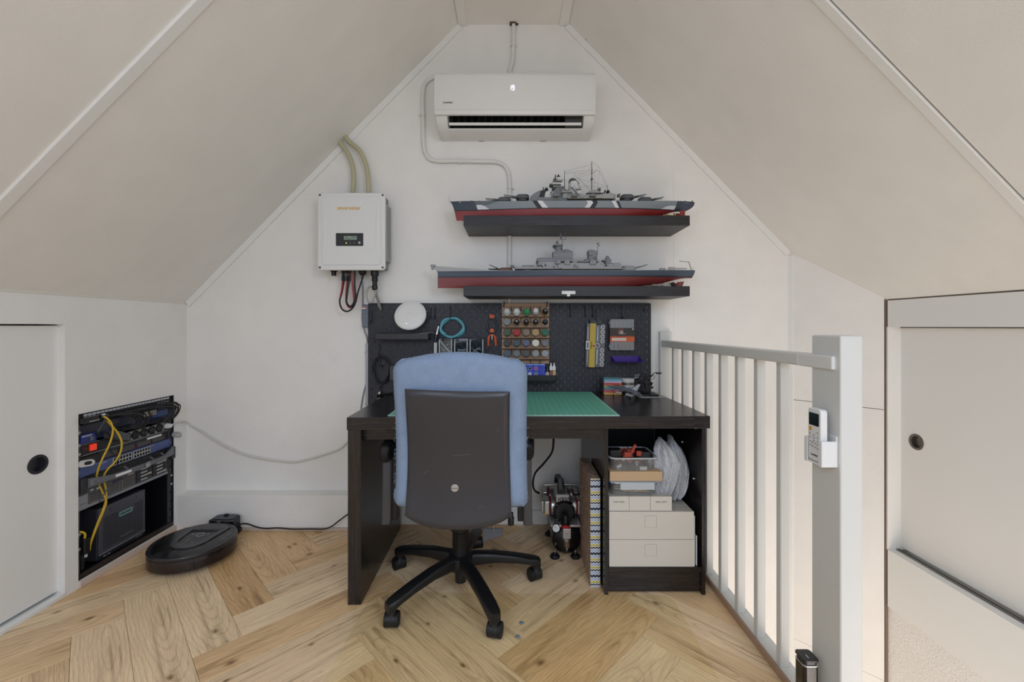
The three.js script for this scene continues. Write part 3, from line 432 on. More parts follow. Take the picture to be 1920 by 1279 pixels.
{ // solar inverter
  const x0 = -1.008, x1 = -0.657, y0 = 1.366, y1 = 1.768, zf = -2.21, t = thing('solar_inverter', 'white solar inverter box with a small display and black connectors on the wall', 'inverter', [-0.83, 1.366, ZB]);
  const wm = mat(0xe9e8e4, 0.4), gold = mat(0xe0a92e, 0.5);
  part('cover', ext(rrect(x0, x1, y0, y1, 0.016), zf - 0.018, zf, 0.006), wm, t);
  part('raised_face', ext(rrect(x0 + 0.02, x1 - 0.022, y0 + 0.026, y1 - 0.02, 0.022), zf - 0.002, zf + 0.0035, 0.003), wm, t);
  for (const s of [-1, 1]) { const cx = (x0 + x1) / 2; part('side_crease', loft([[y0 + 0.05, 0.001], [y0 + 0.12, 0.008], [y1 - 0.12, 0.008], [y1 - 0.05, 0.001]].map(([y, w]) => ring([cx + s * (0.142 - w * 0.6), y, zf + 0.003], [1, 0, 0], [0, 0, -1], w * 2.4 + 0.002, 0.004, 0.0008))), wm, t); }
  part('rear_case', bx(x0 + 0.012, x1 - 0.012, y0 + 0.01, y1 - 0.008, ZB + 0.02, zf - 0.015, 0.004), mat(0x8b8c8e, 0.5), t);
  for (let i = 0; i < 7; i++) part('cooling_fin', bx(x1 - 0.013, x1 + 0.002, y0 + 0.05, y1 - 0.055, ZB + 0.022 + i * 0.0118, ZB + 0.026 + i * 0.0118), mat(0xbdbcb8, 0.45, { metalness: 0.5 }), t);
  part('wall_bracket', bx(x0 + 0.06, x1 - 0.06, y0 + 0.06, y1 - 0.06, ZB, ZB + 0.02), steel, t);
  for (const x of [x0 + 0.013, x1 - 0.013]) for (const y of [y0 + 0.014, y1 - 0.013]) part('screw', lathe([[0, 0.001], [0.0028, 0.001], [0.0045, 0.003], [0.0058, 0.001], [0.006, -0.001]], [x, y, zf], [0, 0, 1], 14), mat(0x77777a, 0.4, { metalness: 0.7 }), t);
  part('lettering', txt('zeversolar', 0.0175).translate(-0.8439, 1.6869, zf + 0.0036), gold, t);
  const p = part('control_panel', ext(rrect(-0.9102, -0.7693, 1.4907, 1.557, 0.003), zf + 0.003, zf + 0.0048), mat(0x2c2b2e, 0.4), t);
  const lcd = canvasTex(128, 40, (c) => { c.fillStyle = '#8fa393'; c.fillRect(0, 0, 128, 40); c.fillStyle = '#36433c'; c.font = 'bold 17px monospace'; c.fillText('Pac  1480W', 14, 18); c.fillText('Etoday 9.2', 14, 35); });
  part('lcd', plate(0.066, 0.0195).translate(-0.8356, 1.5322, zf + 0.0052), mat(0xffffff, 0.3, { map: lcd }), p);
  for (const [px, m] of [[0, mat(0xc9e07a, 0.4, { emissive: 0xb8e03a, emissiveIntensity: 0.8 })], [1, mat(0x77767a, 0.5)], [2, mat(0x77767a, 0.5)]]) part('key', lathe([[0, 0.001], [0.003, 0.001], [0.0035, 0]], [-0.8564 + px * 0.0205, 1.5059, zf + 0.0048], [0, 0, 1], 14), m, p);
  part('key', lathe([[0, 0.002], [0.0055, 0.002], [0.0065, 0]], [-0.7887, 1.5073, zf + 0.0048], [0, 0, 1], 18), mat(0xb9b9b9, 0.4), p);
  const zc = -2.26, cn = (px, prof) => lathe(prof, [-2.7042 + px / 355, y0 + 0.004, zc], [0, -1, 0], 18);
  part('switch_knob', cn(625, [[0, 0], [0.017, 0], [0.017, 0.006], [0.0125, 0.007], [0.012, 0.027], [0, 0.028]]), blackPlastic, t);
  for (const px of [641.5, 645, 650, 654.5]) part('plug', cn(px, [[0, 0], [0.0065, 0], [0.0065, 0.012], [0.0045, 0.016], [0.0045, 0.026], [0.006, 0.03], [0.0062, 0.052], [0.004, 0.057], [0, 0.057]]), blackPlastic, t);
  part('cable_gland', cn(679, [[0, 0], [0.02, 0], [0.02, 0.012], [0.014, 0.022], [0.008, 0.026], [0, 0.026]]), blackPlastic, t);
  part('mains_connector', cn(702, [[0, 0], [0.021, 0], [0.021, 0.026], [0.016, 0.028], [0.016, 0.034], [0.014, 0.038], [0.016, 0.042], [0.016, 0.055], [0.0125, 0.058], [0.0125, 0.078], [0.0145, 0.08], [0.0145, 0.098], [0.009, 0.103], [0, 0.103]]), blackPlastic, t);
  const wire = (pts, m, r = 0.0042) => part('wire', tube(pts, r, 60, 7), m, t), W = (a, o) => [a[0], a[1], zc + o], bk = mat(0x1d1d20, 0.5), rd = mat(0xa8393a, 0.5);
  wire([W([-0.8972, 1.3201], 0), W([-0.9014, 1.2637], 0.004), W([-0.9127, 1.2074], 0), W([-0.9042, 1.1708], 0), W([-0.8732, 1.1539], 0), W([-0.8423, 1.1764], 0), W([-0.8225, 1.2356], 0), W([-0.8, 1.306], 0), W([-0.7887, 1.3426], 0)], rd);
  wire([W([-0.8873, 1.3201], 0.004), W([-0.9014, 1.2553], -0.003), W([-0.9099, 1.2046], 0.006), W([-0.893, 1.1595], 0.004), W([-0.862, 1.1567], 0.004), W([-0.8338, 1.1849], 0.005), W([-0.8113, 1.2637], 0.006), W([-0.7859, 1.3426], 0.004)], bk);
  wire([W([-0.8732, 1.3173], 0), W([-0.8789, 1.2496], 0), W([-0.8761, 1.1933], 0), W([-0.8592, 1.1736], 0), W([-0.8394, 1.1989], 0), W([-0.8423, 1.2637], 0), W([-0.8479, 1.3285], 0), W([-0.8507, 1.3764], 0)], rd);
  wire([W([-0.8606, 1.3173], 0.005), W([-0.8704, 1.2553], 0.005), W([-0.8732, 1.1989], 0.004), W([-0.8535, 1.1792], 0.006), W([-0.831, 1.2158], 0.002), W([-0.8338, 1.2919], 0.0), W([-0.8338, 1.3764], 0)], bk, 0.0052);
  wire([W([-0.7183, 1.275], 0), W([-0.7127, 1.2356], 0), W([-0.7099, 1.2046], -0.02), W([-0.7099, 1.1651], -0.045)], mat(0x9a9993, 0.5), 0.0052);
  wire([W([-0.7239, 1.275], 0), W([-0.7268, 1.2327], 0.004), W([-0.7408, 1.2018], 0.006), W([-0.7606, 1.2046], 0.004), W([-0.7704, 1.244], 0), W([-0.7606, 1.2835], -0.004), W([-0.7408, 1.2835], -0.01), W([-0.7296, 1.2609], -0.012), W([-0.7211, 1.2271], -0.015), W([-0.7155, 1.1792], -0.04)], mat(0xa9a8a2, 0.5), 0.0052);
  const hs = mat(0xbdb897, 0.5);
  const hose = (l, pts) => solo('hose', tube(pts, 0.0125, 50, 12), hs, l, 'hose');
  hose('left of the two beige hoses rising from the inverter into the roof slope', [[-0.9395, 2.0923 + 0.02, -2.30], [-0.9222, 2.0635, -2.297], [-0.8825, 2.0062, -2.292], [-0.8571, 1.9407, -2.288], [-0.8462, 1.8727, -2.28], [-0.8494, 1.7739, -2.275]]);
  hose('right of the two beige hoses rising from the inverter into the roof slope', [[-0.9193, 2.1125 + 0.02, -2.30], [-0.8818, 2.075, -2.297], [-0.8223, 2.0234, -2.292], [-0.7886, 1.9579, -2.288], [-0.7692, 1.8727, -2.28], [-0.7642, 1.7739, -2.275]]);
}
{ // outlet strip and cable duct left of the pegboards
  const t = thing('outlet_strip', 'grey outlet strip with a red switch hanging upright at the edge of the pegboard', 'outlet strip', [-0.7939, 1.0692, ZB]);
  part('body', bx(-0.8084, -0.7752, 1.0692, 1.1932, ZB + 0.004, ZB + 0.034, 0.006), mat(0x6f7783, 0.5), t);
  part('switch', M([bx(-0.8055, -0.7839, 1.1687, 1.1802, ZB + 0.033, ZB + 0.037, 0.001)]), mat(0xcf5a58, 0.4), t); part('label', bx(-0.8055, -0.7867, 1.1687, 1.1744, ZB + 0.036, ZB + 0.0375), white, t);
  for (const y of [588, 596, 604]) part('socket_line', bx(-0.8069, -0.7781, 1.075 - (y - 612) / 347 - 0.0012, 1.075 - (y - 612) / 347, ZB + 0.0335, ZB + 0.0345), mat(0x4d535d, 0.6), t);
  part('cord', tube([[-0.8078, 1.3553, -2.28], [-0.8078, 1.2831, -2.31], [-0.8107, 1.1964, -2.318], [-0.8136, 1.1097, -2.318], [-0.8035, 1.0577, -2.318], [-0.789, 1.0114, -2.32], [-0.7861, 0.9363, -2.32], [-0.7919, 0.7773, -2.322], [-0.8092, 0.7051, -2.322], [-0.8208, 0.6328, -2.322], [-0.8208, 0.5605, -2.322]], 0.0036, 80, 7), mat(0x8d8f92, 0.5), t);
  solo('cable_duct', M([bx(-0.7939, -0.775, 0.5, 0.985, ZB, ZB + 0.02, 0.003), sph(-0.7925, 0.9357, ZB + 0.021, 0.004, 8), sph(-0.7925, 0.6541, ZB + 0.021, 0.004, 8)]), mat(0xa9abb3, 0.5), 'narrow grey cable duct on the wall along the left edge of the pegboard', 'duct');
}
const SH1 = [1.5648, 1.6138], SH2 = [1.2215, 1.2705];
{
  const mk = (y, l) => { const g = bx(-0.2358, 0.864, y[0], y[1], ZB, -2.0725, 0.0012); solo('wall_shelf', uvm(g, 'x'), mat(0x9a9698, 0.42, { map: grainTex, bumpMap: grainBump, bumpScale: 0.0003 }), l, 'shelf'); };
  mk(SH1, 'upper black floating shelf on the wall, carrying the ship with striped camouflage'); mk(SH2, 'lower black floating shelf on the wall, with a white clip on its front edge');
  const t = thing('cable_clip', 'small white plastic clip stuck on the front edge of the lower shelf', 'clip', [0.2739, 1.2223, -2.0725]);
  part('bar', bx(0.2403, 0.3075, 1.23, 1.2468, -2.0725, -2.0725 + 0.009, 0.003), whitePlastic, t); part('foot', bx(0.2661, 0.2817, 1.2197, 1.2326, -2.0725, -2.0725 + 0.008, 0.002), whitePlastic, t);
  for (const x of [0.2532, 0.2946]) part('rib', bx(x - 0.006, x + 0.006, 1.2326, 1.2443, -2.0725 + 0.008, -2.0725 + 0.012, 0.002), whitePlastic, t);
}
// model ships: bow to the left, hulls lofted from bow to stern
function hullSkin(o, h0, h1, nU = 60, nV = 10) {   // h: fractions of the height given as functions of t
  const pos = [], uv = [];
  const P = (t, k, side) => {
    const h = lerp(h0(t), h1(t), k), y = lerp(o.keel(t), o.deck(t), h), x = lerp(o.bow(h), o.stern(h), t), w = o.beam(t) * Math.pow(Math.max(0, h), o.full(t)) + 0.0006;
    return [x, y, o.z + side * w, (x - o.x0) / (o.x1 - o.x0), k];
  };
  for (const s of [-1, 1]) for (let i = 0; i < nU; i++) for (let j = 0; j < nV; j++) {
    const q = [P(i / nU, j / nV, s), P((i + 1) / nU, j / nV, s), P((i + 1) / nU, (j + 1) / nV, s), P(i / nU, (j + 1) / nV, s)], tri = s > 0 ? [0, 1, 2, 0, 2, 3] : [0, 2, 1, 0, 3, 2];
    for (const k of tri) { pos.push(q[k][0], q[k][1], q[k][2]); uv.push(q[k][3], q[k][4]); }
  }
  for (let j = 0; j < nV; j++) { const a = P(1, j / nV, -1), b = P(1, j / nV, 1), c = P(1, (j + 1) / nV, 1), d = P(1, (j + 1) / nV, -1); for (const q of [b, a, d, b, d, c]) { pos.push(q[0], q[1], q[2]); uv.push(q[3], q[4]); } }
  const g = new THREE.BufferGeometry(); g.setAttribute('position', new THREE.Float32BufferAttribute(pos, 3)); g.setAttribute('uv', new THREE.Float32BufferAttribute(uv, 2)); g.computeVertexNormals(); return toCreasedNormals(g, 0.7);
}
function deckSkin(o, drop = 0.002, nU = 60) {
  const pos = [], uv = [];
  const P = (t, s) => [lerp(o.bow(1), o.stern(1), t), o.deck(t) - drop, o.z + s * (o.beam(t) + 0.0004)];
  for (let i = 0; i < nU; i++) { const a = P(i / nU, -1), b = P(i / nU, 1), c = P((i + 1) / nU, 1), d = P((i + 1) / nU, -1); for (const q of [a, b, c, a, c, d]) { pos.push(...q); uv.push(q[0], q[2]); } }
  const g = new THREE.BufferGeometry(); g.setAttribute('position', new THREE.Float32BufferAttribute(pos, 3)); g.setAttribute('uv', new THREE.Float32BufferAttribute(uv, 2)); g.computeVertexNormals(); return g;
}
function turret(t, nm, x, y, z, s, L, hgt, wid, guns, ang, gl, m, mg) {   // s: -1 looks to the bow, 1 to the stern
  const g = loft([[0, 1], [0.15, 1.0], [0.75, 0.96], [1, 0.8]].map(([k, w]) => ring([x, y + hgt * k, z], [1, 0, 0], [0, 0, 1], L * w, wid * w, wid * 0.22)));
  const o = part(nm, M([g, cyl([x, y - hgt * 0.5, z], [x, y, z], wid * 0.42, wid * 0.42, 18), bx(x - s * L * 0.3 - 0.006, x - s * L * 0.3 + 0.006, y + hgt * 0.55, y + hgt * 0.75, z - wid * 0.62, z + wid * 0.62, 0.002), bx(x - s * L * 0.1 - 0.008, x - s * L * 0.1 + 0.008, y + hgt * 0.95, y + hgt * 1.1, z - wid * 0.2, z + wid * 0.2, 0.002)]), m, t);
  guns.forEach((dz, i) => { const a = Array.isArray(ang) ? ang[i] : ang, p = [x + s * L * 0.42, y + hgt * 0.45, z + dz], q = [p[0] + s * gl * Math.cos(a), p[1] + gl * Math.sin(a), z + dz], mid = [lerp(p[0], q[0], 0.45), lerp(p[1], q[1], 0.45), z + dz]; part('gun_barrel', M([cyl(p, mid, 0.0036, 0.0031, 9), cyl(mid, q, 0.0024, 0.0018, 9)]), mg, o); });
}
{ // upper ship: grey with black, white and dark blue camouflage over a red bottom
  const z = -2.18, K = SH1[1], wl = 1.6625, t = thing('model_battleship', 'model battleship with black and white striped camouflage on the upper shelf', 'model ship', [0.305, K, z]);
  const x0 = -0.3202, x1 = 0.9319, o = {
    z, x0, x1, keel: (t) => K + 0.001 + 0.012 * smooth(0.75, 0.86, t) + 0.034 * smooth(0.85, 0.97, t), deck: (t) => 1.7015 + 0.0105 * (1 - smooth(0, 0.33, t)) + 0.008 * smooth(0.72, 1, t),
    bow: (h) => x0 + 0.037 * Math.pow(1 - h, 0.5), stern: (h) => x1 - 0.052 * Math.pow(1 - h, 2.6),
    beam: (t) => 0.055 * Math.min(1, Math.pow(t / 0.36, 0.8)) * Math.pow(Math.max(0.0, 1 - Math.pow(Math.max(0, (t - 0.55) / 0.452), 2.6)), 0.8), full: (t) => 0.14 + 0.5 * (1 - smooth(0, 0.3, t)) + 0.55 * smooth(0.68, 0.97, t),
  };
  const hw = (t) => (wl - o.keel(t)) / (o.deck(t) - o.keel(t)), hs = (t) => (wl + 0.0045 - o.keel(t)) / (o.deck(t) - o.keel(t));
  const camo = canvasTex(2048, 128, (c) => {
    const X = (px) => (px - 842.5) / 459.5 * 2048, poly = (f, pts) => { c.fillStyle = f; c.beginPath(); pts.forEach(([a, b], i) => (i ? c.lineTo(X(a), b * 128) : c.moveTo(X(a), b * 128))); c.closePath(); c.fill(); };
    c.fillStyle = '#8b9296'; c.fillRect(0, 0, 2048, 128);
    const dk = '#3d4653', wt = '#e6e4e4', bk = '#1d1f29';
    poly(dk, [[800, 0], [890, 0], [896, 1], [800, 1]]); poly(dk, [[1267, 0], [1400, 0], [1400, 1], [1262, 1]]);
    poly('#666d72', [[890, 0], [935, 0], [915, 0.5], [893, 0.6]]);
    poly(wt, [[893.5, 0.5], [897, 0.45], [902, 0.45], [909, 0.6], [918.5, 1], [896, 1]]); poly(wt, [[1236, 1], [1246, 0.68], [1252, 0.58], [1265, 0.56], [1262.5, 1]]);
    poly(bk, [[997, 0], [1005.5, 0], [1015.5, 1], [1006, 1]]); poly(wt, [[1006, 0], [1015, 0], [1026.5, 1], [1015.5, 1]]);
    poly(wt, [[1095.5, 0], [1105.5, 0], [1108.5, 0.3], [1102.5, 1], [1093, 1], [1099, 0.32]]); poly(bk, [[1106.5, 0], [1115, 0], [1117, 0.3], [1111.5, 1], [1102.5, 1], [1108.5, 0.3]]);
    poly(wt, [[1142, 0], [1148.5, 0], [1156.5, 1], [1149.5, 1]]); poly(bk, [[1151, 0], [1155, 0], [1161, 1], [1156.5, 1]]);
    c.strokeStyle = '#9fa4a6'; c.lineWidth = 2; c.strokeRect(X(1281), 26, X(1290) - X(1281), 3);
  });
  const gm = mat(0xffffff, 0.5, { map: camo }), grey = mat(0x7c8081, 0.55), dark = mat(0x57595b, 0.55), blk = mat(0x1b1b1e, 0.5), lt = mat(0xd2d2cf, 0.55), redH = mat(0x8c2724, 0.42);
  part('hull_side', hullSkin(o, hs, () => 1, 80, 8), gm, t); part('waterline', hullSkin(o, hw, hs, 80, 2), mat(0x15161a, 0.5), t); part('hull_bottom', hullSkin(o, () => 0, hw, 80, 14), redH, t); part('deck', deckSkin(o), mat(0xa39478, 0.7), t);
  for (const dz of [-0.028, 0.028]) part('rudder', bx(0.8474, 0.8719, K + 0.002, K + 0.045, z + dz - 0.002, z + dz + 0.002), redH, t);
  for (const dz of [-0.045, 0, 0.045]) { const px = 0.8065, y = K + 0.014, pr = part('propeller', M([cyl([px - 0.05, y + 0.006, z + dz], [px + 0.008, y, z + dz], 0.002, 0.002, 8), ...[0, 1, 2].map((i) => bx(-0.0015, 0.0015, 0, 0.013, -0.004, 0.004, 0.001).rotateY(0.5).rotateX(i * 2.094).translate(px + 0.006, y, z + dz))]), mat(0xb3903c, 0.35, { metalness: 0.8 }), t); }
  const dkY = 1.7155, T = (nm, px, up, s, a) => turret(t, nm, (px - 960) / 367, dkY + up, z, s, 0.066, 0.02, 0.058, [-0.012, 0.012], a, 0.07, dark, dark);
  T('gun_turret', 946, -0.006, -1, 0.1); T('gun_turret', 980, 0.008, -1, 0.16); T('gun_turret', 1175, 0.008, 1, 0.2); T('gun_turret', 1208, -0.006, 1, 0.2);
  const bs = (rows) => M(rows.map(([a, b, c, d, w, dz = 0]) => bx(a, b, c, d, z + dz - w / 2, z + dz + w / 2, 0.002)));
  const slab = (pts, w) => ext(shapeOf(pts), z - w / 2, z + w / 2, 0.001);
  part('forward_superstructure', M([slab([[0.0921, 1.7064], [0.0921, 1.7281], [0.1111, 1.7444], [0.1409, 1.7593], [0.1491, 1.7579], [0.1301, 1.7064]], 0.07), slab([[0.1897, 1.7064], [0.2005, 1.7417], [0.2222, 1.7742], [0.2575, 1.7796], [0.2575, 1.7064]], 0.062), cyl([0.2331, 1.705, z + 0.026], [0.2331, 1.7742, z + 0.026], 0.014, 0.011, 16), cyl([0.2331, 1.705, z - 0.026], [0.2331, 1.7742, z - 0.026], 0.014, 0.011, 16), bs([[0.1301, 0.2764, 1.7064, 1.7227, 0.085]])]), grey, t);
  part('dark_plating', slab([[0.1301, 1.7091], [0.1463, 1.7579], [0.1707, 1.7633], [0.1599, 1.7091]], 0.072), blk, t);
  part('pale_plating', M([slab([[0.1572, 1.7119], [0.1707, 1.7552], [0.1951, 1.7579], [0.1924, 1.7119]], 0.066), bs([[0.1826, 0.2016, 1.7562, 1.7753, 0.05]])]), lt, t);
  part('conning_tower', M([bs([[0.2071, 0.2616, 1.778, 1.7998, 0.075], [0.2234, 0.2561, 1.7943, 1.8161, 0.055], [0.2262, 0.2589, 1.8134, 1.827, 0.07], [0.2016, 0.218, 1.7889, 1.808, 0.07]]), cyl([0.2371, 1.78, z], [0.2371, 1.8216, z], 0.02, 0.016, 16)]), lt, t);
  part('bridge_wings', bs([[0.1935, 0.2452, 1.7807, 1.7862, 0.1], [0.2044, 0.2507, 1.8012, 1.8052, 0.085], [0.1907, 0.2071, 1.7889, 1.7998, 0.03], [0.2452, 0.2589, 1.8107, 1.8216, 0.05], [0.2098, 0.2289, 1.808, 1.8243, 0.045]]), dark, t);
  for (const [x, y, w] of [[0.2371, 1.8352, 0.06], [0.1757, 1.7712, 0.055], [0.4905, 1.7589, 0.05]]) part('rangefinder', M([cyl([x, y - 0.008, z], [x, y + 0.007, z], 0.010, 0.009, 16), cyl([x - 0.003, y + 0.002, z - w / 2], [x - 0.003, y + 0.002, z + w / 2], 0.0035, 0.0035, 10), bx(x - 0.018, x - 0.014, y - 0.002, y + 0.012, z - 0.012, z + 0.012, 0.001)]), blk, t);
  part('funnel', loft([[1.725, 0.075, 0.06], [1.76, 0.058, 0.054], [1.80, 0.056, 0.05], [1.812, 0.05, 0.046]].map(([y, l, w]) => ring([0.3134 - 0.1 * (1.76 - y), y, z], [1, 0, 0], [0, 0, 1], l, w, w * 0.45, 5))), lt, t);
  part('funnel_cap', M([loft([[0, 1.815], [0.35, 1.822], [0.7, 1.815], [1, 1.795]].map(([k, y]) => ring([0.2916 + k * 0.046, y, z], [0, 1, 0], [0, 0, 1], 0.012, 0.046, 0.004))), bs([[0.3433, 0.3488, 1.7698, 1.7834, 0.03]])]), dark, t);
  part('searchlight', M([sph(0.2997, 1.7766, z + 0.045, 0.0105), sph(0.2997, 1.7766, z - 0.045, 0.0105), bs([[0.3188, 0.3488, 1.763, 1.7671, 0.1], [0.327, 0.3488, 1.7399, 1.7589, 0.08]])]), lt, t);
  part('hangar', M([bs([[0.2534, 0.3433, 1.7153, 1.7399, 0.1], [0.248, 0.2997, 1.7412, 1.748, 0.12], [0.2779, 0.4087, 1.7126, 1.7317, 0.11], [0.3379, 0.3597, 1.7181, 1.729, 0.12]])]), mat(0x9a9b99, 0.55), t);
  part('crane', M([tube([[0.2507, 1.7753, z + 0.05], [0.267, 1.7535, z + 0.055], [0.2807, 1.748, z + 0.055]], 0.0022, 12, 6), cyl([0.297, 1.7671, z + 0.055], [0.3297, 1.7262, z + 0.058], 0.0026, 0.0026, 8)]), dark, t);
  part('after_superstructure', M([bs([[0.376, 0.4578, 1.729, 1.7371, 0.09], [0.3924, 0.4523, 1.7153, 1.7317, 0.1], [0.4523, 0.5095, 1.7153, 1.7399, 0.09], [0.485, 0.5068, 1.7371, 1.748, 0.06], [0.4905, 0.5123, 1.7153, 1.7344, 0.05], [0.5123, 0.5232, 1.7153, 1.7426, 0.06]]), loft([[1.7589, 0.03], [1.7439, 0.075]].map(([y, l]) => ring([0.4114, y, z], [1, 0, 0], [0, 0, 1], l, 0.09, 0.003)))]), mat(0xa3a39f, 0.55), t);
  part('flak_mount', M([...[[1112, 360], [1121, 359], [1124, 363], [1127, 367.5], [1133, 369], [1157, 370]].map(([px, py], i) => { const x = (px - 960) / 367, y = 1.075 - (py - 612) / 367, q = z + (i % 2 ? 0.03 : -0.02); return M([bx(x - 0.007, x + 0.007, y - 0.008, y + 0.006, q - 0.009, q + 0.009, 0.002), cyl([x, y, q], [x + 0.012 * (i % 2 ? 1 : -1), y + 0.01, q], 0.0012, 0.001, 6)]); })]), dark, t);
  for (let i = 0; i < 3; i++) for (const sd of [-1, 1]) { const x = 0.218 + i * 0.09, q = z + sd * 0.07; part('secondary_turret', M([loft([[0, 1], [0.7, 0.9], [1, 0.7]].map(([k, w]) => ring([x, dkY + 0.014 * k, q], [1, 0, 0], [0, 0, 1], 0.03 * w, 0.026 * w, 0.006))), cyl([x + (i < 2 ? -0.01 : 0.01), dkY + 0.008, q], [x + (i < 2 ? -0.036 : 0.036), dkY + 0.012, q], 0.0013, 0.001, 6)]), grey, t); }
  const pole = (px, y0, y1, r = 0.0022) => cyl([(px - 960) / 367, y0, z], [(px - 960) / 367, y1, z], r, r * 0.55, 8);
  part('foremast', pole(1058.5, 1.77, 1.8706), dark, t);
  part('mainmast', M([pole(1109.5, 1.735, 1.917, 0.003), bc(0.4074, 1.827, z, 0.011, 0.012, 0.011, 0.003), cyl([0.4087, 1.8543, z], [0.436, 1.8761, z], 0.0014, 0.001, 6), cyl([0.4074, 1.8652, z - 0.03], [0.4074, 1.8652, z + 0.03], 0.001, 0.001, 6)]), dark, t);
  part('aftermast', M([pole(1139, 1.735, 1.7971), pole(842.8, 1.7126, 1.7426, 0.0007)]), dark, t);
  const lines = [[[0.2684, 1.8679], [0.4074, 1.9033]], [[0.2698, 1.8611], [0.406, 1.8734]], [[0.2698, 1.8543], [0.376, 1.857]], [[0.2698, 1.8189], [0.4074, 1.8734]], [[0.2725, 1.8134], [0.4033, 1.8543]], [[0.4087, 1.9142], [0.4496, 1.8815]], [[0.4496, 1.8815], [0.4877, 1.7971]], [[0.4414, 1.8734], [0.485, 1.7889]], [[0.4469, 1.8734], [0.4332, 1.7698]], [[0.4251, 1.8597], [0.4223, 1.7725]], [[0.3161, 1.8543], [0.3978, 1.7671]], [[0.3406, 1.8298], [0.4033, 1.7698]], [[0.3351, 1.8325], [0.4877, 1.793]], [[0.346, 1.7916], [0.4877, 1.7875]], [[0.4074, 1.8924], [0.3869, 1.8679]]];
  const rg = part('rigging', M(lines.map(([a, b], i) => cyl([a[0], a[1], z + (i % 3 - 1) * 0.004], [b[0], b[1], z + (i % 3 - 1) * 0.004], 0.00045, 0.00045, 5))), mat(0x77746e, 0.7), t);
  part('anchor', cyl([-0.267, 1.7112, z + 0.02], [-0.2629, 1.699, z + 0.0185], 0.002, 0.0016, 6), lt, t);
  part('deck_fittings', M([...[875, 885, 893, 899, 905, 915, 1222, 1235, 1250, 1262, 1270, 1283, 1290, 1296].map((px, i) => bc((px - 960) / 367, o.deck((px - 842.5) / 459.5) + 0.001, z + (i % 2 ? 0.012 : -0.008), 0.006, 0.006, 0.006, 0.001))]), dark, t);
}
{ // lower ship: blue-grey sides over a dark red bottom, light grey upperworks
  const z = -2.19, K = SH2[1], s = 365, wl = 1.3252, t = thing('model_battleship', 'model battleship with plain blue-grey sides and light grey upperworks on the lower shelf', 'model ship', [0.26, K, z]);
  const x0 = -0.4151, x1 = 0.9356, o = {
    z, x0, x1, keel: (t) => K + 0.0005 + 0.017 * smooth(0.72, 0.86, t) + 0.034 * smooth(0.84, 0.985, t), deck: (t) => 1.3568 + 0.005 * (1 - smooth(0, 0.35, t)) + 0.025 * Math.pow(Math.max(0, 1 - t / 0.28), 1.25) + 0.0045 * smooth(0.7, 1, t),
    bow: (h) => x0 + 0.034 * (1 - smooth(0.66, 1.03, h)), stern: (h) => x1 - 0.014 * Math.pow(1 - h, 1.6),
    beam: (t) => 0.05 * Math.min(1, Math.pow(t / 0.46, 1.05)) * Math.pow(Math.max(0.0, 1 - Math.pow(Math.max(0, (t - 0.58) / 0.43), 3)), 0.6), full: (t) => 0.12 + 0.45 * (1 - smooth(0, 0.3, t)) + 0.5 * smooth(0.66, 0.95, t),
  };
  const H = (yf) => (t) => clamp((yf(t) - o.keel(t)) / (o.deck(t) - o.keel(t)), 0.02, 0.985), lo = H(() => wl), bt = H(() => wl + 0.006), lightY = (t) => 1.3562 + 0.0012 * (1 - smooth(0, 0.3, t)) + 0.0045 * smooth(0.7, 1, t), li = H(lightY);
  const navy = mat(0x44505f, 0.42), lg = mat(0x9c9d9e, 0.55), lg2 = mat(0x84868a, 0.55), rH = mat(0x7f3331, 0.38);
  part('hull_side', hullSkin(o, bt, li, 80, 6), navy, t); part('bulwark', hullSkin(o, li, () => 1, 80, 3), mat(0xb2b1b0, 0.5), t); part('waterline', hullSkin(o, lo, bt, 80, 2), mat(0x22262e, 0.45), t); part('hull_bottom', hullSkin(o, () => 0, lo, 80, 14), rH, t); part('deck', deckSkin(o, 0.001), mat(0xa7a6a4, 0.65), t);
  part('bow_roller', M([bx(-0.4164, -0.3945, 1.3791, 1.3914, z - 0.012, z + 0.012, 0.002), bx(-0.4137, -0.4027, 1.3654, 1.3846, z - 0.006, z + 0.006, 0.002)]), lg, t);
  for (const dz of [-0.035, 0.035]) {
    part('rudder', ext(shapeOf([[0.8329, K + 0.028], [0.8685, K + 0.031], [0.8589, K + 0.001], [0.8411, K + 0.001]]), z + dz - 0.003, z + dz + 0.003, 0.001), rH, t);
    part('shaft_bracket', ext(shapeOf([[0.8137, K + 0.03], [0.8274, K + 0.03], [0.8438, K + 0.001], [0.8301, K + 0.001]]), z + dz * 0.4 - 0.002, z + dz * 0.4 + 0.002), mat(0x2a1312, 0.5), t);
    const px = 0.789, y = K + 0.014; part('propeller', M([cyl([0.7041, y, z + dz * 1.5], [px + 0.004, y, z + dz * 1.5], 0.0017, 0.0017, 8), cyl([0.7671, y, z + dz * 1.5], [0.7671, y + 0.012, z + dz * 1.5], 0.0015, 0.0015, 6), ...[0, 1, 2, 3].map((i) => bx(-0.0015, 0.0015, 0, 0.0125, -0.004, 0.004, 0.001).rotateY(0.5).rotateX(0.4 + i * 1.571).translate(px, y, z + dz * 1.5))]), mat(0xcbc8c2, 0.4, { metalness: 0.4 }), t);
  }
  const dk = 1.3605, brown = mat(0x6b5248, 0.6), dg = mat(0x4a4a4c, 0.55);
  turret(t, 'gun_turret', -0.0301, dk - 0.002, z, -1, 0.068, 0.015, 0.06, [-0.016, 0, 0.016], [0.05, 0.42, 0.05], 0.062, brown, dg);
  turret(t, 'gun_turret', 0.0795, dk + 0.004, z, -1, 0.07, 0.021, 0.06, [-0.016, 0, 0.016], 0.12, 0.06, lg, lg2);
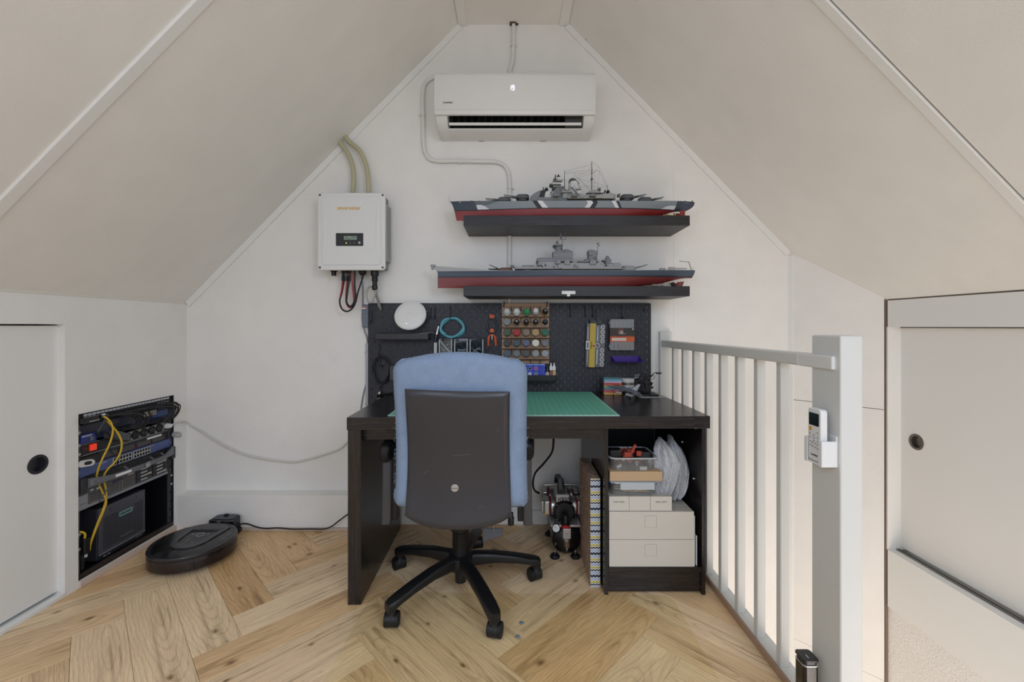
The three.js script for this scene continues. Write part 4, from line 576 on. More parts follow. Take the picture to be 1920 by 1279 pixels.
  turret(t, 'gun_turret', 0.5918, dk + 0.001, z, 1, 0.074, 0.021, 0.06, [-0.016, 0, 0.016], 0.28, 0.07, lg, lg2);
  const bs = (rows) => M(rows.map(([a, b, c, d, w, dz = 0]) => bx(a, b, c, d, z + dz - w / 2, z + dz + w / 2, 0.002)));
  part('deckhouse', bs([[0.1315, 0.2356, 1.3736, 1.401, 0.1], [0.2301, 0.4384, 1.3654, 1.3928, 0.12], [0.4329, 0.5479, 1.3654, 1.3873, 0.1], [0.5068, 0.5479, 1.3736, 1.3955, 0.08], [0.0137, 0.2466, 1.3627, 1.3736, 0.11], [0.2466, 0.5479, 1.3613, 1.3736, 0.125]]), lg, t);
  part('forward_bridge', M([bs([[0.126, 0.2959, 1.4051, 1.4202, 0.09], [0.126, 0.3068, 1.3997, 1.412, 0.105], [0.2082, 0.3068, 1.412, 1.4503, 0.07], [0.2027, 0.2356, 1.4161, 1.4229, 0.09], [0.2082, 0.263, 1.4449, 1.4545, 0.078]]), cyl([0.1507, 1.4175, z], [0.1507, 1.4257, z], 0.02, 0.014, 16), loft([[1.4503, 0.038], [1.486, 0.032]].map(([y, l]) => ring([0.2397, y, z], [1, 0, 0], [0, 0, 1], l, l * 0.9, 0.012, 4))), bs([[0.211, 0.2575, 1.4846, 1.4928, 0.065], [0.2219, 0.2548, 1.486, 1.4942, 0.05]]), cyl([0.2315, 1.4914, z], [0.2315, 1.5092, z], 0.0085, 0.0065, 12), sph(0.2315, 1.5079, z, 0.0066, 10), bs([[0.2438, 0.2575, 1.4723, 1.475, 0.04], [0.2137, 0.2247, 1.475, 1.4777, 0.03]])]), lg2, t);
  const fun = (px, y1, l) => { const x = (px - 960) / 365; return loft([[1.36, l * 1.02], [y1 - 0.03, l], [y1 - 0.012, l * 1.08], [y1 - 0.004, l * 0.7], [y1, l * 0.3]].map(([y, a], i) => ring([x - (i > 2 ? 0.006 : 0), y, z], [1, 0, 0], [0, 0, 1], a, 0.045 * (i > 3 ? 0.5 : 1), Math.min(a, 0.02) * 0.49, 5))); };
  part('funnel', fun(1064, 1.4695, 0.042), lg2, t); part('funnel', M([fun(1110, 1.4668, 0.047), bs([[0.3918, 0.4055, 1.4339, 1.4462, 0.06]]), sph(0.4219, 1.4216, z + 0.027, 0.006, 10)]), lg2, t);
  part('radar_mast', M([cyl([0.2589, 1.4503, z], [0.2589, 1.5216, z], 0.0018, 0.0014, 8), cyl([0.2466, 1.5202, z], [0.2767, 1.5202, z], 0.0012, 0.0012, 6), cyl([0.274, 1.5202, z], [0.274, 1.5517, z], 0.001, 0.001, 6), bc(0.274, 1.5531, z, 0.005, 0.005, 0.005, 0.001), bx(-0.0015, 0.0015, -0.012, 0.012, -0.02, 0.02, 0.001).rotateZ(0.35).translate(0.2507, 1.5366, z)]), lg2, t);
  part('after_mast', M([cyl([0.4384, 1.4421, z], [0.4411, 1.4969, z], 0.0016, 0.0012, 8), cyl([0.4274, 1.4531, z], [0.4411, 1.4695, z], 0.001, 0.001, 6), bc(0.4411, 1.4997, z, 0.009, 0.005, 0.02, 0.001), bc(0.4479, 1.4901, z, 0.006, 0.004, 0.012, 0.001), cyl([0.3137, 1.4421, z], [0.3137, 1.4805, z], 0.0007, 0.0006, 5), cyl([0.3041, 1.4421, z], [0.326, 1.4421, z], 0.0012, 0.001, 6)]), lg2, t);
  part('after_director', M([bs([[0.4767, 0.5041, 1.3846, 1.4175, 0.05], [0.463, 0.4932, 1.4065, 1.4147, 0.04], [0.5123, 0.5479, 1.3901, 1.3955, 0.07], [0.3726, 0.389, 1.3983, 1.4175, 0.05], [0.337, 0.4384, 1.3983, 1.4065, 0.08]]), loft([[1.4147, 0.026], [1.4353, 0.013]].map(([y, l]) => ring([0.489, y, z], [1, 0, 0], [0, 0, 1], l, l, 0.004)))]), lg2, t);
  for (const [px, py, l, h] of [[1044, 495, 0.03, 0.016], [1060, 496, 0.032, 0.02], [1107, 496, 0.034, 0.02], [1010, 498, 0.026, 0.014], [1076, 501, 0.024, 0.012]]) { const x = (px - 960) / 365, y = 1.075 - (py + 3 - 612) / 365; part('secondary_turret', M([loft([[0, 1], [1, 0.72]].map(([k, w]) => ring([x, y + h * k, z + 0.06], [1, 0, 0], [0, 0, 1], l * w, 0.03 * w, 0.006))), cyl([x - 0.005, y + h * 0.5, z + 0.07], [x - 0.004, y + h * 0.7, z + 0.094], 0.0016, 0.0013, 6)]), lg, t); }
  const fl = [], fm = []; seed = 33; for (let i = 0; i < 34; i++) { const px = rr(1010, 1155), x = (px - 960) / 365, y = rr(1.366, 1.385), q = z + (i % 3 ? 0.05 : -0.04); (i % 2 ? fl : fm).push(bx(x - rr(0.002, 0.006), x + rr(0.002, 0.006), y - 0.005, y + rr(0.002, 0.006), q - 0.005, q + 0.006, 0.001)); }
  part('light_guns', M(fl), dg, t); part('rafts', M(fm), mat(0xbdbdbb, 0.55), t);
  part('catapult', M([bx(0.7945, 0.8904, 1.3668, 1.3723, z + 0.012, z + 0.02, 0.001), bx(0.7589, 0.7863, 1.364, 1.3736, z - 0.01, z + 0.008, 0.002), bx(0.7945, 0.8274, 1.3627, 1.3764, z + 0.022, z + 0.027, 0.001)]), mat(0xa9a8a4, 0.55), t);
  part('aircraft_crane', M([tube([[0.9205, 1.3627, z], [0.9137, 1.3873, z], [0.9082, 1.4038, z]], 0.0024, 12, 6), cyl([0.9096, 1.4051, z], [0.863, 1.4092, z], 0.0022, 0.0016, 6), bc(0.863, 1.4092, z, 0.005, 0.004, 0.005, 0.001), cyl([0.926, 1.3682, z], [0.9301, 1.3805, z], 0.0008, 0.0008, 5), bx(0.9151, 0.9288, 1.3572, 1.364, z - 0.008, z + 0.008, 0.001)]), mat(0x9c9c98, 0.55), t);
}


// ---------------------------------------------------------------- pegboards and what hangs on them
const ZP = -2.309;                                          // front of the boards
{
  const pm = mat(0x24252e, 0.5), y1 = 1.2005, y0 = y1 - 0.562;
  const boardOf = (x0, x1, label) => {
    const s = rrect(x0, x1, y0, y1, 0.008), nx = 38, ny = 28, dx = (x1 - x0) / 38, w = 0.00255, h = 0.0076;
    for (let j = 1; j < ny; j++) for (let i = 1; i < nx; i++) if ((i + j) % 2 === 0) {
      const cx = x0 + i * dx, cy = y1 - j * 0.0203, p = new THREE.Path(); p.absarc(cx, cy + h - w, w, 0, Math.PI, false); p.absarc(cx, cy - h + w, w, Math.PI, 2 * Math.PI, false); p.closePath(); s.holes.push(p);
    }
    const t = thing('pegboard', label, 'pegboard', [(x0 + x1) / 2, y0, ZP]);
    part('board', ext(s, ZP - 0.004, ZP, 0, 3), pm, t);
    for (const x of [x0 + 0.04, x1 - 0.04]) for (const y of [y0 + 0.04, y1 - 0.04]) part('spacer', cyl([x + 0.01, y, ZB], [x + 0.01, y, ZP - 0.004], 0.008, 0.008, 12), blackPlastic, t);
  };
  boardOf(-0.7792, -0.0188, 'left black pegboard, with the round white access point on it'); boardOf(-0.0159, 0.7518, 'right black pegboard, with the yellow striped tool case on it');
  const hookG = (x, y, l) => M([tube([[x, y + 0.006, ZP - 0.006], [x, y + 0.006, ZP + 0.004], [x, y, ZP + 0.006], [x, y - l + 0.008, ZP + 0.006], [x, y - l, ZP + 0.012], [x, y - l + 0.002, ZP + 0.026], [x, y - l + 0.012, ZP + 0.03]], 0.0017, 30, 6)]);
  const hooks = [[697, 583, 22, 'black wire hook near the upper left corner of the left pegboard'], [712, 649, 17, 'black wire hook above the coil of black cable'], [807.5, 579, 18, 'black wire hook just right of the white access point'], [815.5, 579, 18, 'second black wire hook right of the white access point'], [844.5, 577, 22, 'black wire hook carrying the coiled light blue hose'], [1069, 573, 21, 'leftmost empty black wire hook on the right pegboard'], [1097, 577, 17, 'middle empty black wire hook on the right pegboard'], [1111, 576, 18, 'rightmost empty black wire hook on the right pegboard, above the yellow tool case'], [1117.5, 582, 23, 'black wire hook carrying the yellow striped tool case'], [1166, 575, 22, 'black wire hook carrying the bit case with the orange band'], [713, 670, 17, 'black wire hook carrying the coil of black cable']];
  for (const [px, py, l, lab] of hooks) solo('wire_hook', hookG((px - 960) / 347.5, 1.075 - (py - 612) / 347.5, l / 347.5), blackPlastic, lab, 'hook');
}
{ // round access point, leaning back in a holder
  const c = [-0.5397, 1.1359, -2.262], t = thing('access_point', 'round white wireless access point with a small blue light on the left pegboard', 'access point', c);
  const n = [0.0, 0.42, 0.9], g = lathe([[0, 0.012], [0.03, 0.012], [0.0305, 0.0113], [0.0325, 0.0113], [0.033, 0.012], [0.055, 0.0105], [0.074, 0.006], [0.083, 0.0], [0.0852, -0.006], [0.0835, -0.012], [0.07, -0.02], [0, -0.022]], c, n, 48);
  part('body', g, whitePlastic, t); const ln = Math.hypot(...n), N = n.map((v) => v / ln), up = [0, N[2], -N[1]], at = (u, k) => [c[0] - 0.008 + 0.0 * u, c[1] + up[1] * u + N[1] * k, c[2] + up[2] * u + N[2] * k];
  part('status_light', sph(...at(-0.056, 0.0101), 0.0022, 8).translate(-0.004, 0, 0), mat(0xffffff, 0.4, { emissive: 0x9aa6ff, emissiveIntensity: 3 }), t);
  part('lettering', txt('ubiquiti', 0.007, fontR, 0.0004).rotateX(-0.4366).translate(c[0], c[1] + N[1] * 0.0118, c[2] + N[2] * 0.0118), mat(0xd0ceca, 0.5), t);
  part('holder', tube([[-0.6171, 1.0979, ZP], [-0.6136, 1.0864, -2.27], [-0.6006, 1.092, -2.245]], 0.0018, 16, 6), blackPlastic, t); part('holder', tube([[-0.4714, 1.1093, ZP], [-0.4688, 1.0977, -2.26], [-0.4731, 1.109, -2.242]], 0.0018, 16, 6), blackPlastic, t);
}
{ // long black tray
  const t = thing('pegboard_tray', 'long narrow black tray under the white access point', 'tray', [-0.5803, 1.0046, ZP]);
  const x0 = -0.7185, x1 = -0.4384, y0 = 1.0042, y1 = 1.0417, zf = -2.235;
  part('front_wall', bx(x0, x1, y0, y1 - 0.005, zf - 0.003, zf, 0.001), mat(0x2d2d30, 0.35), t); part('floor', bx(x0, x1, y0, y0 + 0.003, ZP, zf), blackPlastic, t); part('back_wall', bx(x0, x1, y0, y1, ZP, ZP + 0.003), blackPlastic, t);
  for (const x of [x0, x1 - 0.003]) part('end_wall', bx(x, x + 0.003, y0, y1 - 0.003, ZP, zf, 0.001), mat(0x3a3a3e, 0.3), t);
  solo('scriber', M([cyl([-0.5168, 1.0345, zf - 0.02], [-0.4302, 1.0415, zf - 0.015], 0.0022, 0.0022, 8), cyl([-0.5363, 1.0317, zf - 0.02], [-0.5168, 1.0345, zf - 0.02], 0.0008, 0.002, 8), cyl([-0.4302, 1.0415, zf - 0.015], [-0.4106, 1.0429, zf - 0.014], 0.0012, 0.001, 8)]), mat(0x8c8880, 0.4), 'thin tool sticking out of the right end of the black pegboard tray', 'tool');
}
{ // light blue hose, coiled
  const pts = [], cx = -0.331, cy = 1.075; let a = 0;
  for (let i = 0; i <= 64; i++) { const f = i / 64; a = Math.PI * 1.12 + f * Math.PI * 2 * 3.1; const r = 0.054 + 0.010 * Math.sin(f * 19), sx = 1.12, sy = 0.93; pts.push([cx + Math.cos(a) * r * sx + 0.006 * Math.sin(a * 2 + f * 5) + (f > 0.5 ? 0.006 : 0), cy + Math.sin(a) * r * sy, ZP + 0.014 + 0.012 * Math.sin(a * 1.3 + f * 9)]); }
  const t = thing('air_hose', 'coil of light blue braided hose hanging on the left pegboard', 'hose', [cx, cy - 0.06, ZP + 0.012]);
  const bt = dataTex(128, 128, (x, y) => { const v = 205 + 50 * ((x + y) % 16 < 6 || (x - y + 128) % 16 < 6 ? 1 : 0) - 15 * hash(x, y, 1); return [v, v, v]; }, true, 1); bt.repeat.set(120, 3);
  part('hose', tube(pts, 0.0062, 320, 8), mat(0x74c3d0, 0.7, { map: bt }), t);
  const e = [-0.4, 1.0496, ZP + 0.022]; part('coupling', M([cyl([-0.3944, 1.075, ZP + 0.016], e, 0.007, 0.006, 12), cyl(e, [-0.4042, 1.0299, ZP + 0.026], 0.008, 0.008, 6)]), silver, t);
  part('airbrush_plug', M([cyl([-0.4056, 1.0299, ZP + 0.026], [-0.4085, 0.9961, ZP + 0.03], 0.0095, 0.008, 12), cyl([-0.4169, 1.0384, ZP + 0.02], [-0.4254, 1.0468, ZP + 0.02], 0.006, 0.007, 10)]), mat(0x23242d, 0.4), t);
}
{ // clear bins on a rail
  const t = thing('bin_rail', 'black rail across the left pegboard that carries the small clear bins', 'rail', [-0.2727, 1.0068, ZP]);
  part('rail', bx(-0.4046, -0.1481, 1.0052, 1.0137, ZP, ZP + 0.012, 0.002), blackPlastic, t);
  const cl = phys(0xf2f4f5, 0.04, { transmission: 1, thickness: 0 });
  const bin = (px0, px1, label, fill) => {
    const s = 360, x0 = (px0 - 960) / s, x1 = (px1 - 960) / s, y1 = 1.075 - (636 - 612) / s, y0 = y1 - 0.10, zf = ZP + 0.075, zb = ZP + 0.013, w = 0.002, b = thing('clear_bin', label, 'bin', [(x0 + x1) / 2, y0, (zf + zb) / 2]);
    part('back_wall', bx(x0, x1, y0, y1, zb, zb + w), cl, b); part('front_wall', bx(x0, x1, y0, y1 - 0.01, zf - w, zf), cl, b); part('side_wall', bx(x0, x0 + w * 1.3, y0, y1, zb, zf), cl, b); part('side_wall', bx(x1 - w * 1.3, x1, y0, y1, zb, zf), cl, b); part('floor', bx(x0, x1, y0, y0 + w, zb, zf), cl, b);
    for (const x of [x0 - 0.001, x1 - 0.004]) part('rim', M([bx(x, x + 0.005, y1 - 0.012, y1, zb, zf, 0.001), bx(x, x + 0.005, y0, y1 - 0.008, zf - 0.002, zf + 0.0012)]), mat(0xb9bdbf, 0.25), b);
    const c = part('contents', M(fill((x0 + x1) / 2, y0, (zf + zb) / 2, x1 - x0)), mat(0xb2b3b2, 0.4), b); c.userData.kind = 'stuff';
  };
  seed = 5;
  const bits = (h, n, l) => (x, y, z, w) => Array.from({ length: n }, () => rb(l, 0.004, 0.005, 0.001).rotateZ(rr(-1.2, 1.2)).rotateY(rr(-1, 1)).translate(x + rr(-0.3, 0.3) * w, y + rr(0.01, h), z + rr(-0.018, 0.018)));
  bin(822.5, 846.5, 'leftmost of the three small clear bins behind the chair back, with long grey sprues', (x, y, z, w) => [rb(0.09, 0.007, 0.004, 0.001).rotateZ(-0.9).translate(x, y + 0.055, z + 0.02), rb(0.085, 0.006, 0.004, 0.001).rotateZ(-0.75).translate(x + 0.006, y + 0.05, z + 0.01), ...bits(0.07, 16, 0.03)(x, y, z, w)]);
  bin(851.5, 876, 'middle of the three small clear bins behind the chair back, nearly empty', (x, y, z, w) => [rb(0.045, 0.006, 0.006, 0.001).rotateZ(0.1).translate(x + 0.005, y + 0.042, z + 0.02), ...bits(0.045, 12, 0.02)(x, y, z, w)]);
  bin(880.5, 905.5, 'rightmost of the three small clear bins behind the chair back, half full of grey bits', bits(0.05, 30, 0.012));
  solo('marker_strip', bx(-0.4139, -0.3972, 0.9194, 0.9889, ZP + 0.03, ZP + 0.05, 0.002), mat(0xc4c4c2, 0.4), 'short pale grey strip standing left of the clear bins', 'strip');
}
{ // cutters with orange handles
  const z = ZP + 0.012, s = 353, t = thing('side_cutters', 'side cutters with orange and grey handles hanging on the left pegboard', 'pliers', [-0.1076, 0.9702, z]), P = (px, py) => [(px - 960) / s, 1.075 - (py - 612) / s, z];
  const org = mat(0xd8572c, 0.45), gy = mat(0x3c3d42, 0.5);
  for (const d of [-1, 1]) {
    part('handle', tube([P(922 + d * 1, 592), P(922 + d * 5, 599), P(922 + d * 8.5, 609), P(922 + d * 7, 619), P(922 + d * 3, 625)], 0.0055, 24, 8), gy, t);
    part('handle_sleeve', loft([[627, 2.2, 0.010], [632, 6, 0.014], [640, 7, 0.014], [648, 7.2, 0.011], [650, 7, 0.006]].map(([py, o, w]) => ring(P(922 + d * o, py), [1, 0, 0], [0, 0, -1], w, 0.014, w * 0.4))), org, t);
  }
  part('cutting_head', M([cyl([-0.1147, 1.1317, z], [-0.1147, 1.1402, z], 0.007, 0.006, 10), bx(-0.1218, -0.0935, 1.1175, 1.1387, z - 0.007, z + 0.007, 0.004), sph(-0.102, 1.1317, z, 0.006, 10)]), org, t);
  part('pivot', lathe([[0, 0.008], [0.010, 0.008], [0.0125, 0.004], [0.0125, -0.006]], P(922, 620), [0, 0, 1], 24), mat(0xd9653c, 0.45), t); part('spring', M([cyl(P(922, 628), P(922, 637), 0.005, 0.005, 10), sph(...P(922, 632.5), 0.006, 10)]), silver, t);
}
{ // wooden paint rack and its bottles
  const s = 352, zb = -2.30, zf = -2.278, x0 = -0.054, x1 = 0.1989, y0 = 0.8747, y1 = 1.1986, wood = mat(0xc9a586, 0.7), slit = mat(0x2b211b, 0.9);
  const t = thing('paint_rack', 'laser-cut wooden rack of five shelves full of round paint pots', 'rack', [(x0 + x1) / 2, y0, zb]);
  part('back_board', bx(x0, x1, y0, y1, zb, zb + 0.004), wood, t);
  const rows = [594.5, 614.5, 634.3, 654.3, 674.2], cols = [950.6, 968.8, 986.9, 1004.7, 1022.6], X = (px) => (px - 960) / 357, Y = (py) => 1.075 - (py - 612) / 357;
  rows.forEach((py, i) => { const y = 1.075 - (py - 612) / 352; part('shelf', bx(x0, x1, y - 0.0012, y + 0.0012, zb + 0.004, zb + 0.034), wood, t); part('shelf_edge', bx(x0 - 0.001, x1 + 0.001, y - 0.0022, y + 0.0014, zb + 0.034, zb + 0.036), slit, t); });
  for (const px of [959, 977, 995, 1013]) for (const py of [575, 596, 616, 636, 656, 676]) { const x = (px - 960) / 352, y = 1.075 - (py - 612) / 352; part('divider', bx(x - 0.0015, x + 0.0015, y - 0.024, y, zb + 0.004, zb + 0.016), mat(0x3d2e25, 0.85), t); }
  for (const px of [945, 1026.5]) part('hanger', tube([[(px - 960) / 352, 1.2057, ZP], [(px - 960) / 352, 1.2057, zb + 0.008], [(px - 960) / 352, 1.1943, zb + 0.008], [(px - 960) / 352 - 0.003, 1.1773, zb + 0.006]], 0.0028, 16, 6), blackPlastic, t);
  for (let i = 0; i < 18; i++) part('slot', bx(x0 + 0.01 + i * 0.0133, x0 + 0.0165 + i * 0.0133, 1.1784, 1.1812, zb + 0.0035, zb + 0.0045), slit, t);
  const grp = 'paint pots on the wooden rack', dir = [0, 0.26, 1];
  const clear = mat(0xcfcfca, 0.15), dk = mat(0x232326, 0.4);
  const cap = (c) => mat(c, 0.5);
  const pot = (r, cpx, kind, color, label) => {
    const x = X(cpx), y = Y(rows[r] - 9.2), base0 = [x, y, zb + 0.012], n = new THREE.Vector3(...dir).normalize(), at = (k) => [x + n.x * k, y + n.y * k - 0.004, zb + 0.012 + n.z * k];
    const o = thing('paint_pot', label, 'paint pot', [x, y - 0.02, zb + 0.03], grp);
    if (kind === 'round') { part('jar', lathe([[0, 0], [0.0155, 0], [0.0165, 0.003], [0.0165, 0.022], [0.015, 0.024]], at(0), dir, 24), mat(0x9a9a98, 0.2), o); part('cap', lathe([[0.0185, 0.022], [0.0192, 0.024], [0.0192, 0.036], [0.0178, 0.0382], [0.0165, 0.0372], [0, 0.0372]], at(0), dir, 28), cap(color), o); }
    if (kind === 'square') { part('jar', rb(0.034, 0.034, 0.03, 0.005).rotateZ(Math.PI / 4).rotateX(-0.26).translate(...at(0.012)), mat(color[0], 0.2), o); part('cap', lathe([[0.0, 0.02], [0.017, 0.021], [0.0178, 0.026], [0.0135, 0.03], [0.0135, 0.043], [0.0122, 0.0445], [0, 0.0445]], at(0), dir, 24), cap(color[1]), o); }
    if (kind === 'dropper') { part('jar', lathe([[0, 0], [0.0155, 0], [0.0165, 0.003], [0.0165, 0.026], [0.0125, 0.032], [0.012, 0.033]], at(0), dir, 24), mat(color[0], 0.3), o); part('cap', lathe([[0.0155, 0.03], [0.0155, 0.036], [0.013, 0.048], [0.0115, 0.0535], [0, 0.054]], at(0), dir, 24), cap(color[1]), o); if (color[2]) part('cap_mark', rb(0.008, 0.006, 0.001, 0.0002).rotateX(-0.26).translate(...at(0.0545)), mat(color[2], 0.5), o); }
  };
  pot(0, cols[0], 'square', [0xcfcfca, 0xd9d8d2], 'leftmost square paint pot with a cream cap in the top row of the wooden rack'); pot(0, cols[1], 'square', [0xcfd0cc, 0xeaeae6], 'square paint pot with a white cap, second in the top row of the wooden rack'); pot(0, cols[2] + 1, 'square', [0x6d8a74, 0x3e9a5c], 'square paint pot with a bright green cap in the top row of the wooden rack'); pot(0, cols[3], 'dropper', [0xbfc3cc, 0xeeecea], 'round paint bottle with a white stepped cap in the top row of the wooden rack'); pot(0, cols[4], 'dropper', [0xb8a25a, 0x18181a, 0xb9b9b9], "black-capped paint bottle with a yellow ring, right end of the rack's top row");
  pot(1, cols[0], 'round', 0x8b8f91, 'grey-capped paint pot at the left end of the second row of the wooden rack'); pot(1, cols[1], 'dropper', [0xa7a6a2, 0x18181a, 0xd5d5d2], 'black-capped paint bottle with a big white dot on top in the wooden rack'); pot(1, cols[2], 'dropper', [0xa88f5c, 0x18181a, 0x9a9a9a], 'black-capped paint bottle in the middle of the second row of the wooden rack'); pot(1, cols[3], 'dropper', [0xcbbd93, 0x18181a, 0xa8a8a8], 'black-capped paint bottle with cream paint, fourth in the second row of the wooden rack'); pot(1, cols[4], 'dropper', [0xd9d8d4, 0x1c1c1e], "black-capped paint bottle with white paint, right end of the rack's second row");
  const c3 = [[0x4a5a48, 'dark olive'], [0xb0292b, 'red'], [0x8a7a68, 'brown-grey'], [0xb59a6c, 'sand-coloured'], [0x2f6a54, 'bottle green']], c4 = [[0x3a373a, 'charcoal'], [0x3c5160, 'slate blue'], [0x5a6788, 'violet-blue'], [0xe4dfd2, 'ivory'], [0x77777b, 'mid grey']], c5 = [[0x4a5a6c, 'dull blue'], [0x69737a, 'blue-grey'], [0x474d54, 'dark slate'], [0x929494, 'light grey'], [0x9a9c9e, 'pale silver-grey']];
  c3.forEach(([c, n], i) => pot(2, cols[i], 'round', c, n + ' paint pot lid in the third row of the wooden rack')); c4.forEach(([c, n], i) => pot(3, cols[i], 'round', c, n + ' paint pot lid in the fourth row of the wooden rack')); c5.forEach(([c, n], i) => pot(4, cols[i], 'round', c, n + ' paint pot lid in the bottom row of the wooden rack'));
}
{ // black shelf with the blue pack and three droppers
  const t = thing('pegboard_tray', 'black tray holding a blue pack and dropper bottles under the wooden paint rack', 'tray', [0.1117, 0.7845, ZP]), x0 = 0.0138, x1 = 0.232, y0 = 0.7877, y1 = 0.8195, zf = -2.225;
  part('front_wall', bx(x0, x1, y0, y1, zf - 0.003, zf, 0.001), blackPlastic, t); part('floor', bx(x0, x1, y0, y0 + 0.003, ZP, zf), blackPlastic, t); part('back_wall', bx(x0, x1, y0, y1 + 0.07, ZP, ZP + 0.003), blackPlastic, t); for (const x of [x0, x1 - 0.003]) part('end_wall', bx(x, x + 0.003, y0, y1 + 0.005, ZP, zf), blackPlastic, t);
  part('wire_rail', tube([[x0 + 0.01, y0 - 0.01, zf - 0.03], [x1 - 0.012, y0 - 0.012, zf - 0.03], [x1 - 0.002, y0 - 0.006, zf - 0.03], [x1 - 0.001, y0 + 0.005, zf - 0.03]], 0.0014, 30, 6), blackGloss, t);
  const b = thing('contact_lens_pack', 'blue pack printed with coloured discs standing on the black pegboard tray', 'pack', [0.1181, y0 + 0.003, zf - 0.02]), px = canvasTex(256, 128, (c) => {
    c.fillStyle = '#2b3cae'; c.fillRect(0, 0, 256, 128); c.fillStyle = '#8fb6e0'; for (const x of [2, 66, 132, 196]) c.fillRect(x, 0, 56, 15);
    c.strokeStyle = '#4757c4'; c.lineWidth = 3; for (let x = -20; x < 256; x += 64) for (let y = 12; y < 128; y += 60) { c.strokeRect(x + 2, y, 60, 58); }
    [['#b9bcc8', 30, 48], ['#1c1f2d', 94, 52], ['#c2335c', 158, 50], ['#b3434a', 30, 112], ['#c9cbd4', 94, 112], ['#6b6f80', 158, 112]].forEach(([f, x, y]) => { c.fillStyle = f; c.beginPath(); c.arc(x, y, 18, 0, 7); c.fill(); c.strokeStyle = '#dfe2ee'; c.lineWidth = 2; c.stroke(); });
  });
  const w = 48 / 364, h = 21 / 364; part('carton', bx(0.0467, 0.1745, y0 + 0.003, 0.8772, zf - 0.04, zf - 0.012, 0.001), mat(0x26369c, 0.4), b); part('printed_front', plate(46 / 364, h, 0.0008).translate(0.1107, 0.8484, zf - 0.0113), mat(0xffffff, 0.4, { map: px }), b);
  const drop = (pxx, pyt, c0, c1, label) => { const x = (pxx - 960) / 364, hgt = 1.075 - (pyt - 612) / 364 - y0 - 0.003, o = thing('dropper_bottle', label, 'bottle', [x, y0 + 0.003, zf - 0.016]), p = [x, y0 + 0.003, zf - 0.016]; part('bottle', lathe([[0, 0], [0.0105, 0], [0.011, 0.002], [0.011, hgt * 0.48], [0.006, hgt * 0.56], [0.006, hgt * 0.6]], p, [0, 1, 0], 20), mat(c0, 0.35), o); part('cap', lathe([[0.0, hgt * 0.56], [0.0085, hgt * 0.58], [0.0085, hgt * 0.76], [0.0045, hgt * 0.84], [0.003, hgt * 0.98], [0, hgt]], p, [0, 1, 0], 18), mat(c1, 0.4), o); };
  drop(1027.5, 686, 0xb9b6ae, 0x161618, 'dropper bottle with a black cap on the tray under the paint rack'); drop(1034.5, 681.5, 0x7d4a40, 0xe9e8e6, 'dropper bottle with a white cap and red-brown paint on the tray under the paint rack'); drop(1040.5, 681.5, 0xc8a884, 0xeceae8, 'dropper bottle with a white cap and flesh-coloured paint at the tray end');
}
{ // tap and die case with a yellow band
  const s = 353, z0 = ZP + 0.006, z1 = ZP + 0.03, P = (px, py) => [(px - 1117.5) / s, -(py - 648) / s], t = thing('tool_case', 'flat tool case with a yellow band and round dies hanging on the right pegboard', 'tool case', [0.4462, 0.854, z1]);
  const put = (g) => g.rotateZ(-0.035).translate(0.4462, 0.973, 0), cl = phys(0x8f9196, 0.22, { transmission: 0.25, thickness: 0 });
  part('hang_tab', put(ext(shapeOf([P(1107, 600), P(1127, 600), P(1128, 609), P(1106, 609)]), z1 - 0.006, z1 - 0.002)), mat(0x2b2b2d, 0.4), t);
  part('shell', put(ext(rrect(-0.05, 0.05, -0.117, 0.117, 0.006), z0, z1 - 0.002, 0.003)), mat(0x6c6d72, 0.3), t);
  part('band', put(bx(-0.0315, -0.0015, -0.1175, 0.1175, z0 + 0.001, z1 - 0.0005)), mat(0xc9ae3c, 0.45), t); part('band_edge', put(bx(-0.0345, -0.0315, -0.1175, 0.1175, z0 + 0.001, z1 - 0.0006)), mat(0x8a4a38, 0.5), t);
  part('lettering', put(txt('TOPEX', 0.0095).rotateZ(-Math.PI / 2).translate(-0.024, 0.0, z1 - 0.0004)), mat(0x2a2412, 0.5), t);
  part('emblem', put(lathe([[0, 0.0008], [0.0065, 0.0008], [0.007, 0]], [-0.009, -0.003, z1 - 0.0005], [0, 0, 1], 5)), mat(0xb2392f, 0.5), t);
  const w1 = part('tap_wrench', put(M([cyl([-0.044, 0.098, z1], [-0.042, 0.03, z1], 0.0022, 0.003, 8), cyl([-0.042, -0.03, z1], [-0.041, -0.098, z1], 0.003, 0.002, 8), ext((() => { const q = rrect(-0.0515, -0.033, -0.022, 0.022, 0.002); q.holes.push(rrect(-0.0475, -0.037, -0.016, 0.016, 0.001, THREE.Path)); return q; })(), z1 - 0.003, z1 + 0.002)])), silver, t);
  part('die_stock', put(M([cyl([0.009, 0.1, z1], [0.0095, 0.022, z1], 0.003, 0.004, 8), cyl([0.0095, -0.02, z1], [0.009, -0.1, z1], 0.004, 0.003, 8), new THREE.TorusGeometry(0.0115, 0.0022, 6, 24).translate(0.0095, 0, z1)])), mat(0xd5d5d3, 0.35), t);
  for (let i = 0; i < 9; i++) if (i !== 4) { const y = 0.098 - i * 0.0247, d = part('die', put(lathe([[0, 0.001], [0.0105, 0.001], [0.0112, 0], [0.0112, -0.004]], [0.0365, y, z1], [0, 0, 1], 24)), mat(0xcfcecb, 0.4), t); part('die_hole', put(M([0, 1, 2].map((k) => lathe([[0, 0.0004], [0.0032, 0.0003]], [0.0365 + 0.0042 * Math.cos(k * 2.09 + i), y + 0.0042 * Math.sin(k * 2.09 + i), z1 + 0.001], [0, 0, 1], 10)))), mat(0x2d2d2f, 0.6), d); }
}
